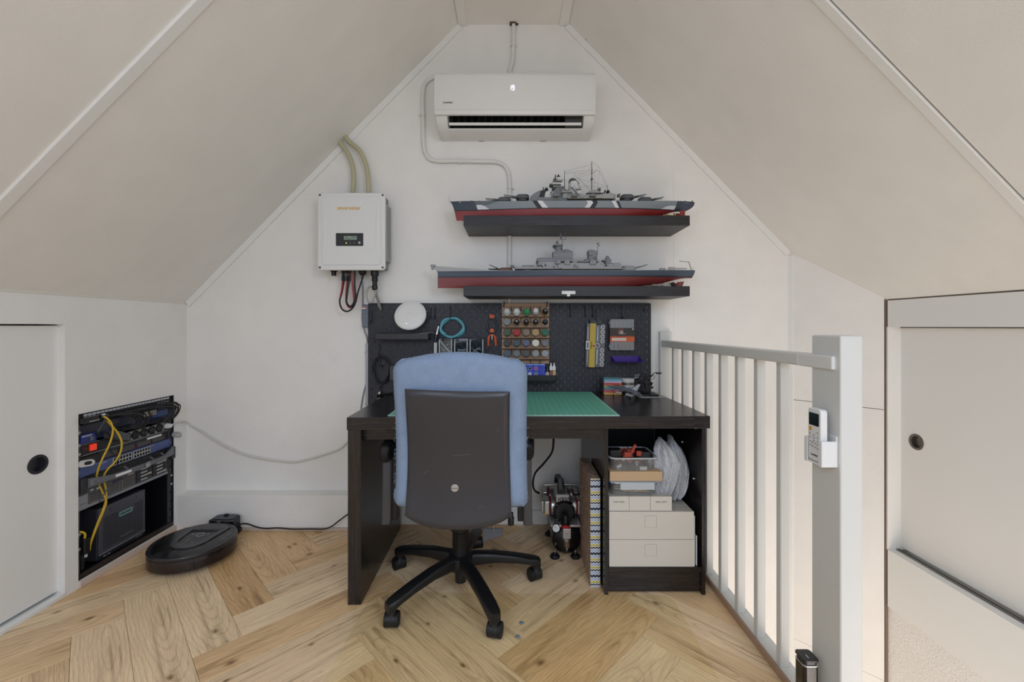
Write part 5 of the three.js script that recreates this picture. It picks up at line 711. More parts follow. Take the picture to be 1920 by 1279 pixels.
{ // bit case with an orange band
  const s = 353, x0 = 0.5227, x1 = 0.6516, y0 = 0.9461, y1 = 1.1147, z0 = ZP + 0.006, z1 = ZP + 0.036, t = thing('bit_case', 'clear rounded bit case with an orange and brown paper band on the right pegboard', 'tool case', [(x0 + x1) / 2, y0, z1]);
  const grey = mat(0x8b8d90, 0.28), lt = mat(0xb1b3b5, 0.25);
  part('shell', ext(rrect(x0, x1, y0, y1, 0.008), z0, z1, 0.004), grey, t); part('hinge', M([bx(x0 - 0.003, x0 + 0.004, y0 + 0.014, y0 + 0.03, z0 + 0.008, z1 - 0.006, 0.002), bx(x0 - 0.003, x0 + 0.004, y1 - 0.028, y1 - 0.012, z0 + 0.008, z1 - 0.006, 0.002)]), lt, t);
  part('handle', ext(shapeOf([[0.5666, y1 - 0.002], [0.5807, y1 + 0.014], [0.5921, y1 + 0.014], [0.6091, y1 - 0.002], [0.602, y1 - 0.002], [0.5892, y1 + 0.010], [0.5836, y1 + 0.010], [0.5737, y1 - 0.002]]), z0 + 0.008, z0 + 0.014), blackPlastic, t);
  for (let i = 0; i < 5; i++) part('rib', bx(x0 + 0.014 + i * 0.021, x0 + 0.0165 + i * 0.021, y1 - 0.042, y1 - 0.014, z1 - 0.001, z1 + 0.0012, 0.0008), lt, t);
  for (let i = 0; i < 5; i++) part('bit', M([cyl([x0 + 0.022 + i * 0.021, y0 + 0.01, z1], [x0 + 0.022 + i * 0.021, y0 + 0.034, z1], 0.003, 0.0022, 8)]), mat([0x9a7a70, 0x7b7d80, 0xb98a66, 0xb9906c, 0xa98a74][i], 0.4), t);
  const bw = (x1 - x0) + 0.001, by0 = 0.9928, by1 = 1.0665, art = canvasTex(512, 296, (c) => {
    c.fillStyle = '#3b3330'; c.fillRect(0, 0, 512, 200); c.fillStyle = '#d9602a'; c.fillRect(0, 196, 512, 100); for (let i = 0; i < 32; i++) { c.beginPath(); c.moveTo(i * 16, 200); c.lineTo(i * 16 + 8, 158 + (i % 3) * 6); c.lineTo(i * 16 + 16, 200); c.fill(); }
    c.fillStyle = '#e6dfd6'; for (let i = 0; i < 5; i++) c.fillRect(38 + i * 61, 214, 57, 60); c.fillStyle = '#a79a8e'; for (let i = 0; i < 5; i++) c.fillRect(48 + i * 61, 236, 34, 12);
    c.fillStyle = '#a8a29a'; c.fillRect(205, 58, 70, 75); c.fillStyle = '#b25a3c'; c.fillRect(175, 58, 32, 75); c.fillStyle = '#cf4a30'; c.font = 'bold 30px sans-serif'; c.fillText('BITSET', 186, 40); c.fillStyle = '#d8d4cf'; c.font = 'bold 22px sans-serif'; c.fillText('32 pcs', 270, 130); c.beginPath(); c.arc(480, 26, 17, 0, 7); c.fill(); c.font = 'bold 26px sans-serif'; c.fillText('1+', 455, 262);
  });
  part('paper_band', bx(x0 - 0.0008, x1 + 0.0008, by0, by1, z0 + 0.002, z1 + 0.0008), mat(0x6b4230, 0.6), t); part('printed_front', plate(bw, by1 - by0, 0.0006).translate((x0 + x1) / 2, (by0 + by1) / 2, z1 + 0.0014), mat(0xffffff, 0.55, { map: art }), t);
}
{ // purple tray
  const t = thing('purple_tray', 'small purple open tray fixed on the right pegboard under the bit case', 'tray', [0.6056, 0.8835, ZP]), m = mat(0x44208a, 0.45);
  const x0 = 0.5341, x1 = 0.6875, y0 = 0.8851, yt = 0.9141, xa = 0.5391, xb = 0.6844, zf = ZP + 0.075;
  part('back_wall', bx(x0, x1, yt - 0.032, yt, ZP, ZP + 0.003), m, t); part('floor', ext(shapeOf([[x0, -ZP], [x1, -ZP], [xb, -zf], [xa, -zf]]), -0.003, 0).rotateX(-Math.PI / 2).translate(0, y0 + 0.0035, 0), m, t); part('front_lip', bx(xa, xb, y0, y0 + 0.006, zf - 0.003, zf, 0.001), m, t);
  for (const [a, b] of [[x0, xa], [x1 - 0.003, xb - 0.003]]) part('end_wall', loft([[ZP, a, yt], [zf, b, y0 + 0.008]].map(([z, x, y]) => [[x, y0, z], [x + 0.003, y0, z], [x + 0.003, y, z], [x, y, z]])), m, t);
}
{ // black cable coil with an adapter
  const cx = -0.704, cy = 0.8455, pts = [];
  for (let i = 0; i <= 70; i++) { const f = i / 70, a = 1.4 + f * Math.PI * 2 * 4.15, r = 1 + 0.09 * Math.sin(f * 31) + 0.05 * Math.cos(f * 17); pts.push([cx + Math.cos(a) * 0.043 * r + 0.008 * Math.sin(f * 9), cy + Math.sin(a) * 0.072 * (1 + 0.06 * Math.sin(f * 23)) - 0.004, ZP + 0.016 + 0.009 * Math.sin(f * 40)]); }
  const t = thing('cable_coil', 'coil of thin black cable with an inline box hanging on the left pegboard', 'cable', [cx, cy - 0.08, ZP + 0.012]);
  part('cable', tube(pts, 0.0026, 420, 6), blackPlastic, t);
  part('cable_end', tube([[cx + 0.012, 0.7747, ZP + 0.014], [-0.711, 0.7464, ZP + 0.016], [-0.6893, 0.7049, ZP + 0.03], [-0.6713, 0.7014, ZP + 0.04]], 0.0024, 24, 6), blackPlastic, t); part('cable_end', tube([[-0.6969, 0.7804, ZP + 0.016], [-0.7054, 0.7407, ZP + 0.018], [-0.7195, 0.7011, ZP + 0.03]], 0.0024, 24, 6), blackPlastic, t);
  part('inline_box', bx(-0.6531, -0.6264, 0.7857, 0.8657, ZP + 0.012, ZP + 0.035, 0.004), mat(0x3b3a45, 0.35), t); part('plug', bx(-0.7054, -0.6955, 0.854, 0.8682, ZP + 0.012, ZP + 0.03, 0.002), blackPlastic, t);
  part('light_plug', M([cyl([-0.7067, 0.7258, ZP + 0.03], [-0.7095, 0.7147, ZP + 0.03], 0.003, 0.006, 10), cyl([-0.7095, 0.7147, ZP + 0.03], [-0.7067, 0.7007, ZP + 0.03], 0.003, 0.003, 8)]), whitePlastic, t);
}


// ---------------------------------------------------------------- on the desk
{
  const grid = canvasTex(1800, 1200, (c) => {
    c.fillStyle = '#54b197'; c.fillRect(0, 0, 1800, 1200); c.lineCap = 'butt';
    for (let i = 0; i <= 180; i++) { c.strokeStyle = i % 5 ? 'rgba(206,232,214,0.36)' : 'rgba(216,238,222,0.85)'; c.lineWidth = i % 5 ? 1.4 : 2.2; c.beginPath(); c.moveTo(i * 10, 0); c.lineTo(i * 10, 1200); c.stroke(); }
    for (let i = 0; i <= 120; i++) { c.strokeStyle = i % 5 ? 'rgba(206,232,214,0.32)' : 'rgba(216,238,222,0.85)'; c.lineWidth = i % 5 ? 1.4 : 2.2; c.beginPath(); c.moveTo(0, i * 10); c.lineTo(1800, i * 10); c.stroke(); }
    c.strokeStyle = '#d2e6d8'; c.lineWidth = 6; c.strokeRect(16, 16, 1768, 1168);
  });
  const g = bx(-0.4875, 0.4225, DY + 0.0002, DY + 0.0032, -2.275, -1.672).toNonIndexed(), p = g.attributes.position, uv = g.attributes.uv; for (let i = 0; i < p.count; i++) uv.setXY(i, (p.getX(i) + 0.4875) / 0.91, (-1.672 - p.getZ(i)) / 0.603);
  solo('cutting_mat', g.rotateY(0), mat(0xffffff, 0.55, { map: grid }), 'large green cutting mat with a white grid on the desk top', 'cutting mat');
}
{ // note cube in coloured layers
  const c = [0.521, DY, -2.225], t = thing('note_cube', 'clear box holding a block of rainbow-coloured note paper at the back of the desk', 'note block', c), put = (g) => g.rotateY(-0.12).translate(...c), cols = [0xd9b04a, 0xcf7a3a, 0xc0463c, 0xb9446a, 0x4a7d9a, 0x49996f, 0xd9ae45, 0xc9622f, 0xb83a38, 0xd9a8b8, 0x7fb4c4, 0x5b9fb4];
  cols.forEach((q, i) => part('paper_layer', put(bx(-0.044, 0.044, 0.002 + i * 0.0066, 0.0084 + i * 0.0066, -0.044, 0.044)), mat(q, 0.7), t));
  part('clear_case', put(bx(-0.0465, 0.0465, 0, 0.092, -0.0465, 0.0465, 0.002)), phys(0xffffff, 0.05, { transmission: 1, thickness: 0 }), t);
}
{
  const p = [0.6136, DY, -2.262], t = thing('jar', 'small jar with a white lid and a bar-code label behind the model jet', 'jar', p);
  part('glass', lathe([[0, 0], [0.031, 0], [0.033, 0.003], [0.033, 0.05], [0.03, 0.056], [0.03, 0.06]], p), mat(0x6a5d57, 0.25), t); part('lid', lathe([[0.0, 0.056], [0.0325, 0.056], [0.033, 0.058], [0.033, 0.073], [0.031, 0.0755], [0, 0.076]], p), whitePlastic, t);
  const lab = canvasTex(256, 96, (c) => { c.fillStyle = '#d9d8d4'; c.fillRect(0, 0, 256, 96); c.fillStyle = '#222'; for (let i = 0; i < 22; i++) c.fillRect(108 + i * 6, 18, 1 + (i * 7) % 4, 60); c.fillStyle = '#3d4b8a'; c.fillRect(14, 20, 40, 40); });
  const g = new THREE.CylinderGeometry(0.0334, 0.0334, 0.03, 24, 1, true, -1.2, 2.4).translate(p[0], DY + 0.028, p[2]); part('label', g, mat(0xffffff, 0.6, { map: lab }), t);
}
{ // model jet, nose to the left, on the desk
  const b = [0.545, DY, -2.115], t = thing('model_jet', 'grey model fighter jet with stores under its wings on the desk', 'model aircraft', b);
  const gy = mat(0x6f757d, 0.5), dkg = mat(0x4c5360, 0.5), lt = mat(0xb4b5b6, 0.5), P = (px, py, dz = 0) => [(px - 960) / 378, 1.075 - (py - 612) / 378, b[2] + dz];
  part('fuselage', loft([[1135, 723, 0.002], [1142, 724.2, 0.007], [1152, 725.5, 0.012], [1162, 727, 0.016], [1176, 730.5, 0.018], [1190, 734.5, 0.016], [1200, 738, 0.011]].map(([x, y, d]) => ring(P(x, y), [0, 1, 0], [0, 0, 1], d, d * 1.3, d * 0.42))), dkg, t);
  part('canopy', loft([[1151, 723.8, 0.003], [1156, 723, 0.007], [1162, 724.4, 0.006], [1166, 726, 0.002]].map(([x, y, d]) => ring(P(x, y), [0, 1, 0], [0, 0, 1], d, d * 1.2, d * 0.42))), blackGloss, t);
  part('tail_fin', ext(shapeOf([P(1184, 730), P(1196, 720.5), P(1200.5, 721), P(1194, 733), P(1186, 733)].map((q) => [q[0], q[1]])), b[2] - 0.0015, b[2] + 0.0015), lt, t);
  for (const s of [-1, 1]) part('wing', loft([[0.008, 1160, 1190, 730], [0.07, 1180, 1192, 733.5]].map(([d, xa, xb, y]) => { const a = P(xa, y - 1, s * d), c = P(xb, y + 2.5, s * d); return s > 0 ? [[a[0], a[1] - 0.0012, a[2]], [c[0], c[1] - 0.0012, c[2]], [c[0], c[1] + 0.0012, c[2]], [a[0], a[1] + 0.0012, a[2]]] : [[a[0], a[1] + 0.0012, a[2]], [c[0], c[1] + 0.0012, c[2]], [c[0], c[1] - 0.0012, c[2]], [a[0], a[1] - 0.0012, a[2]]]; })), gy, t);
  for (const [x0, y0, x1, y1, dz] of [[1152, 733, 1161, 735, 0.04], [1168, 737, 1180, 740, 0.05], [1172, 736, 1186, 739.5, 0.03], [1160, 733, 1172, 736, -0.04]]) part('store', M([cyl(P(x0, y0, dz), P(x1, y1, dz), 0.003, 0.003, 10), sph(...P(x0, y0, dz), 0.003, 8)]), lt, t);
  for (const s of [-1, 1]) part('tailplane', loft([[0.01, 1190, 1200, 737], [0.038, 1196, 1202, 739.5]].map(([d, xa, xb, y]) => { const a = P(xa, y, s * d), c = P(xb, y + 1.5, s * d); return s > 0 ? [[a[0], a[1] - 0.001, a[2]], [c[0], c[1] - 0.001, c[2]], [c[0], c[1] + 0.001, c[2]], [a[0], a[1] + 0.001, a[2]]] : [[a[0], a[1] + 0.001, a[2]], [c[0], c[1] + 0.001, c[2]], [c[0], c[1] - 0.001, c[2]], [a[0], a[1] - 0.001, a[2]]]; })), gy, t);
  part('undercarriage', M([[1150, 0.0], [1178, 0.02], [1178, -0.02]].map(([px, dz]) => { const a = P(px, 730, dz); return M([cyl(a, [a[0], DY + 0.004, a[2]], 0.0012, 0.0012, 6), cyl([a[0], DY + 0.004, a[2] - 0.002], [a[0], DY + 0.004, a[2] + 0.002], 0.004, 0.004, 12)]); })), blackMatte, t);
}
{ // soldering helper with clips and the sheet under it
  solo('grey_sheet', bx(0.628, 0.762, DY + 0.0002, DY + 0.0022, -2.25, -2.10, 0.0005), mat(0xb4b4b0, 0.6), 'pale grey sheet under the black clamp stand at the back right corner of the desk', 'sheet');
  const t = thing('clamp_stand', 'black clamp stand with many jointed arms at the back right corner of the desk', 'clamp stand', [0.6882, DY + 0.0023, -2.165]), P = (px, py, dz = 0) => [(px - 960) / 372, 1.075 - (py - 612) / 372, -2.165 + dz];
  part('foot', bx(0.6425, 0.7312, DY + 0.0023, DY + 0.012, -2.2, -2.12, 0.002), blackPlastic, t);
  part('post', M([cyl(P(1214, 735), P(1213, 708), 0.009, 0.007, 14), bx(0.6667, 0.7016, 0.7417, 0.7632, -2.18, -2.15, 0.003), cyl(P(1212, 722), P(1224, 722), 0.006, 0.006, 12)]), mat(0x1d1d20, 0.35), t);
  const arm = (pts, r = 0.0022) => part('arm', tube(pts, r, 20, 6), mat(0x1b1b1e, 0.35), t);
  arm([P(1213, 712), P(1222, 706), P(1229, 700), P(1233, 699)]); arm([P(1214, 714), P(1206, 704), P(1196, 706), P(1191, 709, 0.01)]); arm([P(1216, 708), P(1212, 700), P(1208, 697)]); arm([P(1210, 716), P(1200, 712), P(1192, 712, 0.02)], 0.003); arm([P(1220, 706, 0.01), P(1226, 704, 0.012), P(1227, 709, 0.012), P(1223, 712, 0.012)], 0.0014);
  for (const [x, y, dz, r] of [[1213, 712, 0, 0.010], [1206, 705, 0, 0.008], [1222, 706, 0, 0.007], [1200, 711, 0.01, 0.009], [1222, 719, 0.01, 0.007], [1223, 727, 0.01, 0.007], [1209, 718, 0.012, 0.009], [1217, 712, 0.014, 0.007], [1202, 718, -0.01, 0.008]]) part('joint_knob', lathe([[0, 0.006], [r * 0.7, 0.006], [r * 0.8, 0.004], [r * 0.8, -0.004], [0, -0.005]], P(x, y, dz), [0.3, 0.2, 1], 12), mat(0x202024, 0.35), t);
  part('clip', bx(-0.013, 0.013, -0.004, 0.004, -0.005, 0.005, 0.002).rotateZ(0.03).translate(...P(1237, 700.5)), blackPlastic, t); part('clip', bx(-0.014, 0.014, -0.004, 0.004, -0.005, 0.005, 0.002).rotateZ(-0.5).translate(...P(1211, 698.5)), mat(0x3c3c3e, 0.4), t); part('clip', bx(-0.012, 0.012, -0.005, 0.005, -0.005, 0.005, 0.002).rotateZ(0.15).translate(...P(1193, 708, 0.01)), mat(0x6f6f70, 0.4), t); part('lens_strip', bx(-0.014, 0.014, -0.003, 0.003, -0.003, 0.003, 0.001).rotateZ(0.1).translate(...P(1196, 704)), mat(0x77777a, 0.4), t);
}
{ // wooden offcut box at the left end of the desk
  const t = thing('parts_box', 'flat black box with a pale front edge at the back left of the desk', 'box', [-0.6413, DY, -2.2]);
  part('body', bx(-0.6821, -0.5435, DY, 0.7122, -2.24, -2.172, 0.001), blackPlastic, t); part('pale_edge', bx(-0.6739, -0.5435, 0.7054, 0.7109, -2.1725, -2.1705), mat(0xb3aea4, 0.5), t); part('corner_strip', loft([[-0.6834, 0.7027], [-0.6712, 0.719]].map(([x, y]) => ring([x, y, -2.171], [1, 0, 0], [0, 0, 1], 0.003, 0.003, 0.0008))), steel, t);
  solo('paper_scrap', ext(shapeOf([[0, 0], [0.022, 0.0], [0.02, 0.015], [0.012, 0.011]]), 0, 0.0012).rotateX(-0.3).translate(-0.625, 0.7136, -2.2), mat(0x9b968d, 0.7), 'small crumpled grey scrap on the flat black box left of the chair back', 'scrap');
  solo('loose_wire', tube([[-0.6022, 0.7175, -2.165], [-0.6062, 0.704, -2.155], [-0.6035, 0.6852, -2.12]], 0.001, 16, 5), mat(0xa6a39c, 0.5), 'short pale wire hanging over the front of the flat black box', 'wire');
}
// ---------------------------------------------------------------- under the desk
{ // chipboard panel with a printed edge, leaning beside the cabinet
  const chip = dataTex(512, 512, (x, y) => { const a = vn(x / 3, y / 5, 11, 170, 102), b = vn(x / 12, y / 20, 12, 42, 25), c = hash(x >> 1, y >> 1, 13) > 0.985 ? 0.35 : 0; const v = 0.62 + 0.3 * a + 0.25 * (b - 0.5) + c; return [Math.min(255, 214 * v), Math.min(255, 176 * v), Math.min(255, 148 * v)]; }, true, 3);
  const zig = canvasTex(96, 1024, (c) => { c.fillStyle = '#e2e2e0'; c.fillRect(0, 0, 96, 1024); const cs = ['#c8b648', '#2b2d3c', '#a9b6cb', '#2b2f42', '#a9b6cb', '#c8b648', '#2b2d3c', '#a9b6cb'], hs = [13, 10, 14, 17, 13, 13, 10, 13]; let y = -20, i = 0; while (y < 1050) { const h = hs[i % 8] * 1.35; c.fillStyle = cs[i % 8]; c.beginPath(); for (let k = 0; k <= 6; k++) c.lineTo(k * 16, y + (k % 2 ? 12 : 0)); for (let k = 6; k >= 0; k--) c.lineTo(k * 16, y + h + (k % 2 ? 12 : 0)); c.fill(); y += h + 9; i++; } });
  const t = thing('chipboard_panel', 'thick chipboard panel with a zigzag-patterned front edge leaning beside the open cabinet', 'panel', [0.344, 0, -1.9]);
  part('panel', uvm(bx(0.323, 0.3635, 0, 0.4475, -2.03, -1.759), 'y'), mat(0xffffff, 0.85, { map: chip }), t); part('edge_band', plate(0.0405, 0.4475, 0.0012).translate(0.3433, 0.2238, -1.7584), mat(0xffffff, 0.5, { map: zig }), t);
}
{ // airbrush compressor
  const c = [0.243, 0, -2.0], t = thing('air_compressor', 'small airbrush compressor with silver heads, black tank and a pressure gauge under the desk', 'compressor', [c[0], 0, -2.08]), s = 396;
  const al = mat(0xb3b1ad, 0.3, { metalness: 0.75 }), X = (px, q = s) => (px - 960) / q, Y = (py, q = s) => 1.075 - (py - 612) / q;
  part('tank', lathe([[0, -0.14], [0.04, -0.137], [0.063, -0.12], [0.071, -0.1], [0.071, 0.1], [0.066, 0.122], [0.048, 0.138], [0, 0.145]], [X(1061), 0.079, -2.12], [0, 0, 1], 36), mat(0x08080a, 0.34), t);
  for (const [px, z] of [[1039, -1.985], [1077, -1.985], [1036, -2.2], [1080, -2.2]]) part('foot', lathe([[0, 0], [0.022, 0], [0.0235, 0.006], [0.018, 0.014], [0.009, 0.017], [0.008, 0.024], [0, 0.024]], [X(px), 0, z], [0, 1, 0], 20), blackRubber, t);
  for (const px of [1039, 1077]) part('foot_bolt', cyl([X(px), 0.02, -1.985], [X(px), 0.035, -1.985], 0.004, 0.004, 8), silver, t);
  part('platform', bx(X(1031), X(1086), Y(980), Y(975), -2.25, -1.97, 0.003), al, t);
  part('motor', lathe([[0, -0.2], [0.05, -0.19], [0.052, -0.03], [0.049, -0.005], [0.0475, 0]], [X(1058.5), Y(957), -2.03], [0, 0, 1], 32), al, t); part('fan_cover', lathe([[0.0, -0.01], [0.049, -0.01], [0.0505, 0.004], [0.0465, 0.012], [0.043, 0.008], [0, 0.008]], [X(1058), Y(961,398), -2.02], [0, 0, 1], 36), blackPlastic, t);
  for (const [dx, dy] of [[-14, -14], [14, -14], [-14, 13], [14, 13]]) part('screw', sph(X(1058 + dx), Y(961 + dy,398), -2.008, 0.0032, 8), silver, t);
  for (const z of [-2.077, -2.195]) for (const sd of [-1, 1]) {
    const head = part('cylinder_head', M([lathe([[0, 0.04], [0.042, 0.04], [0.044, 0.045], [0.044, 0.058], [0, 0.058]], [X(1058), Y(957), z], [sd, 0, 0], 24), bx(X(1058) + sd * 0.08 - 0.016, X(1058) + sd * 0.08 + 0.016, Y(957) - 0.036, Y(957) + 0.036, z - 0.036, z + 0.036, 0.01), bx(X(1058) + sd * 0.1 - 0.006, X(1058) + sd * 0.1 + 0.006, Y(957) - 0.024, Y(957) + 0.03, z - 0.026, z + 0.026, 0.004)]), al, t);
    part('red_gasket', lathe([[0, 0.0585], [0.043, 0.0585], [0.043, 0.0625], [0, 0.0625]], [X(1058), Y(957), z], [sd, 0, 0], 24), mat(0x9a2a28, 0.5), head); part('brass_fitting', cyl([X(1058) + sd * 0.092, Y(957) - 0.025, z + 0.036], [X(1058) + sd * 0.092, Y(957) - 0.025, z + 0.042], 0.006, 0.006, 10), mat(0xb9893f, 0.35, { metalness: 0.7 }), head);
  }
  part('air_pipe', tube([[X(1058) - 0.088, Y(918,388), -2.12], [X(1040,388), Y(917,388), -2.12], [X(1080,388), Y(917,388), -2.12], [X(1058) + 0.088, Y(918,388), -2.12]], 0.0035, 30, 8), silver, t);
  part('nameplate', bx(X(1043), X(1068), Y(943), Y(929), -2.05, -2.025, 0.004), mat(0xbdbbb6, 0.35), t); part('lettering', txt('HBM', 0.018).translate(X(1056.5), Y(936.5), -2.0245), mat(0x26262a, 0.5), t); part('red_line', bx(X(1046), X(1068), Y(941.5), Y(940), -2.0255, -2.0243), red, t);
  part('handle', M([loft([[-2.02, Y(916), 0.03], [-2.03, Y(900), 0.028], [-2.06, Y(896,385), 0.026], [-2.16, Y(896,378), 0.026], [-2.19, Y(912,375), 0.03]].map(([z, y, w], i) => ring([X(1051.5), y, z], [1, 0, 0], i < 1 || i > 3 ? [0, 0, 1] : [0, 0.6, 0.6], w, 0.018, 0.005))), bx(X(1046), X(1060), Y(925), Y(912), -2.05, -2.015, 0.004)]), blackPlastic, t);
  part('regulator_knob', lathe([[0, 0.05], [0.015, 0.05], [0.0165, 0.045], [0.0165, 0.014], [0.02, 0.012], [0.02, 0.004], [0, 0.002]], [X(1060,404), Y(984,404), -1.975], [0, 1, 0], 20), blackPlastic, t); part('red_ring', lathe([[0.0205, 0.0], [0.022, 0.003], [0.022, 0.011], [0.02, 0.013], [0.0, 0.013]], [X(1060,404), Y(987,404), -1.975], [0, 1, 0], 24), red, t);
  part('regulator_body', M([bx(X(1054,404), X(1069.5,404), Y(1006,404), Y(987,404), -1.99, -1.955, 0.003), cyl([X(1062,404), Y(1012,404), -1.972], [X(1062,404), Y(1005,404), -1.972], 0.014, 0.015, 18), cyl([X(1062,404), Y(997,404), -1.956], [X(1062,404), Y(997,404), -1.95], 0.006, 0.005, 12)]), al, t);
  part('water_bowl', lathe([[0, 0.0], [0.01, 0.001], [0.0135, 0.006], [0.0135, 0.036]], [X(1062.5,404), Y(1025,404), -1.972], [0, 1, 0], 20), mat(0x76604f, 0.1, { metalness: 0.1 }), t); part('drain_valve', lathe([[0, 0], [0.002, 0.0], [0.003, 0.008], [0.006, 0.012], [0.006, 0.02]], [X(1062.5,404), Y(1032,404), -1.972], [0, 1, 0], 12), silver, t);
  const ga = part('gauge', lathe([[0, -0.02], [0.018, -0.02], [0.0195, -0.016], [0.0195, 0.004], [0.018, 0.006], [0.0165, 0.004], [0, 0.004]], [X(1042,404), Y(988,404), -1.968], [0, 0.35, 1], 28), blackPlastic, t); part('gauge_face', lathe([[0, 0.0048], [0.0163, 0.0048]], [X(1042,404), Y(988,404), -1.968], [0, 0.35, 1], 28), mat(0xd5d4d0, 0.4), ga); part('needle', bx(-0.0008, 0.0008, 0, 0.012, 0, 0.0008).rotateX(-0.34).rotateZ(0.8).translate(X(1042,404), Y(988,404) + 0.0018, -1.9625), blackMatte, ga);
  part('hose', tube([[X(1054), Y(997), -1.985], [X(1046), Y(1003), -1.985], [X(1040), Y(1015), -1.99]], 0.004, 16, 6), mat(0x6d6d70, 0.4), t);
  part('power_cord', tube([[0.1905, 0.66, -1.95], [0.1905, 0.544, -1.96], [0.1877, 0.4873, -2.0], [0.1558, 0.3997, -2.1], [0.1147, 0.3257, -2.16], [0.1075, 0.2605, -2.18], [0.1183, 0.2336, -2.18], [0.1387, 0.2297, -2.16]], 0.005, 60, 8), blackRubber, t);
}
{ // contents of the cabinet
  const cream = mat(0xd8d1c4, 0.5), seam = mat(0xa7a194, 0.8), f = -1.712, X = (px) => (px - 960) / 468, Y = (py) => 1.075 - (py - 612) / 468;
  const box = (x0, x1, y0, y1, z1, d, label, word) => {
    const t = thing('storage_box', label, 'storage box', [(x0 + x1) / 2, y0, z1 - d / 2], word === undefined ? undefined : undefined);
    part('drawer_front', bx(x0, x1, y0 + 0.0006, y1, z1 - 0.003, z1, 0.0008), cream, t); part('body', bx(x0 + 0.001, x1 - 0.001, y0 + 0.0006, y1 - 0.001, z1 - d, z1 - 0.003), cream, t); return t;
  };
  const grip = (t, cx, cy, z) => { part('finger_pull', M([bx(cx - 0.024, cx + 0.024, cy + 0.0228, cy + 0.024, z - 0.001, z + 0.0003), bx(cx - 0.024, cx - 0.0228, cy - 0.024, cy + 0.024, z - 0.001, z + 0.0003), bx(cx + 0.0228, cx + 0.024, cy - 0.024, cy + 0.024, z - 0.001, z + 0.0003)]), mat(0xa9a294, 0.7), t); part('perforation', M(Array.from({ length: 11 }, (_, i) => bx(cx - 0.0235 + i * 0.0044, cx - 0.0212 + i * 0.0044, cy - 0.0242, cy - 0.023, z - 0.001, z + 0.0003))), seam, t).userData.kind = 'stuff'; };
  const dots = (t, x0, x1, y, z) => { part('perforation', M(Array.from({ length: Math.round((x1 - x0) / 0.0058) }, (_, i) => bx(x0 + 0.002 + i * 0.0058, x0 + 0.0052 + i * 0.0058, y - 0.0007, y + 0.0007, z - 0.001, z + 0.0003))), seam, t).userData.kind = 'stuff'; };
  const y0 = 0.1095, y1 = Y(1012.6), y2 = Y(960), a = box(X(1142.5), X(1303), y0, y1, f, 0.38, 'lower of the two wide cream drawer boxes in the cabinet'), b = box(X(1142.5), X(1302), y1, y2, f - 0.001, 0.38, 'upper of the two wide cream drawer boxes in the cabinet');
  grip(a, X(1220.7), Y(1032.5), f); grip(b, X(1220.7), Y(979), f - 0.001); dots(a, X(1143), X(1302), y1 - 0.0006, f); dots(b, X(1143), X(1301), y2 - 0.0006, f - 0.001);
  const top = (t, x0, x1, y, z0, z1) => { const l = []; for (let i = 0, n = Math.floor((x1 - x0) / 0.0062); i < n; i++) for (const z of [z1 - 0.012, z1 - 0.028, z1 - 0.044]) l.push(bx(x0 + 0.003 + i * 0.0062, x0 + 0.0052 + i * 0.0062, y - 0.001, y + 0.0003, z - 0.005, z + 0.005)); part('vent_slots', M(l), mat(0xa59e91, 0.8), t).userData.kind = 'stuff'; };
  top(b, X(1263), X(1301), y2, 0, f);
  const sm = [[1142.5, 1180, 'VERFTUBES', 'small cream box lettered VERFTUBES at the left in the cabinet'], [1180.4, 1220.4, '', 'small unlettered cream box between the two lettered ones in the cabinet'], [1220.8, 1261, 'SMALL BITS', 'small cream box lettered SMALL BITS in the cabinet']];
  for (const [p0, p1, w, l] of sm) { const z = f - 0.004, t = box(X(p0), X(p1), y2 + 0.0005, Y(932.5), z, 0.2, l); if (w) part('lettering', txt(w, 0.0064, fontR, 0.0004).translate((X(p0) + X(p1)) / 2 + (p0 < 1150 ? 0.0 : 0), Y(942.5), z), mat(0x4a4844, 0.6), t); top(t, X(p0), X(p1), Y(932.5) - 0.0004, 0, z); }
  // clear tubs and the cardboard box stacked on the small boxes
  const tubM = phys(0xf3f6f7, 0.12, { transmission: 0.88, thickness: 0 }), rim = mat(0xb9bcbc, 0.35), yb = Y(931.5), q = 462, U = (px) => (px - 960) / q, W = (py) => 1.075 - (py - 612) / q;
  const tub = (x0, x1, ya, yc, z1, d, label) => {
    const t = thing('clear_tub', label, 'tub', [(x0 + x1) / 2, ya, z1 - d / 2]), cx = (x0 + x1) / 2, cz = z1 - d / 2, w = x1 - x0, r = (k, y, o) => ring([cx, y, cz], [1, 0, 0], [0, 0, -1], w * k - o, d * k - o, 0.028 * k, 4).reverse();
    const skin = (o, y0_, y1_) => { const R = [r(0.88, y0_, o), r(0.92, y0_ + 0.008, o), r(0.99, y1_, o)]; const g = loft(R.map((x) => x.slice().reverse()), false); return g; };
    const bot = loft([r(0.86, ya, 0), r(0.88, ya + 0.002, 0)].map((x) => x.slice().reverse()));
    part('tub', M([skin(0, ya, yc), bot]), tubM, t);
    part('rim', loft([[1.0, yc - 0.006, 0.0], [1.025, yc - 0.005, 0], [1.025, yc, 0], [0.985, yc + 0.0006, 0], [0.975, yc - 0.004, 0]].map(([k, y, o]) => r(k, y, o).reverse()), false), rim, t); return [t, cx, cz, w];
  };
  seed = 12;
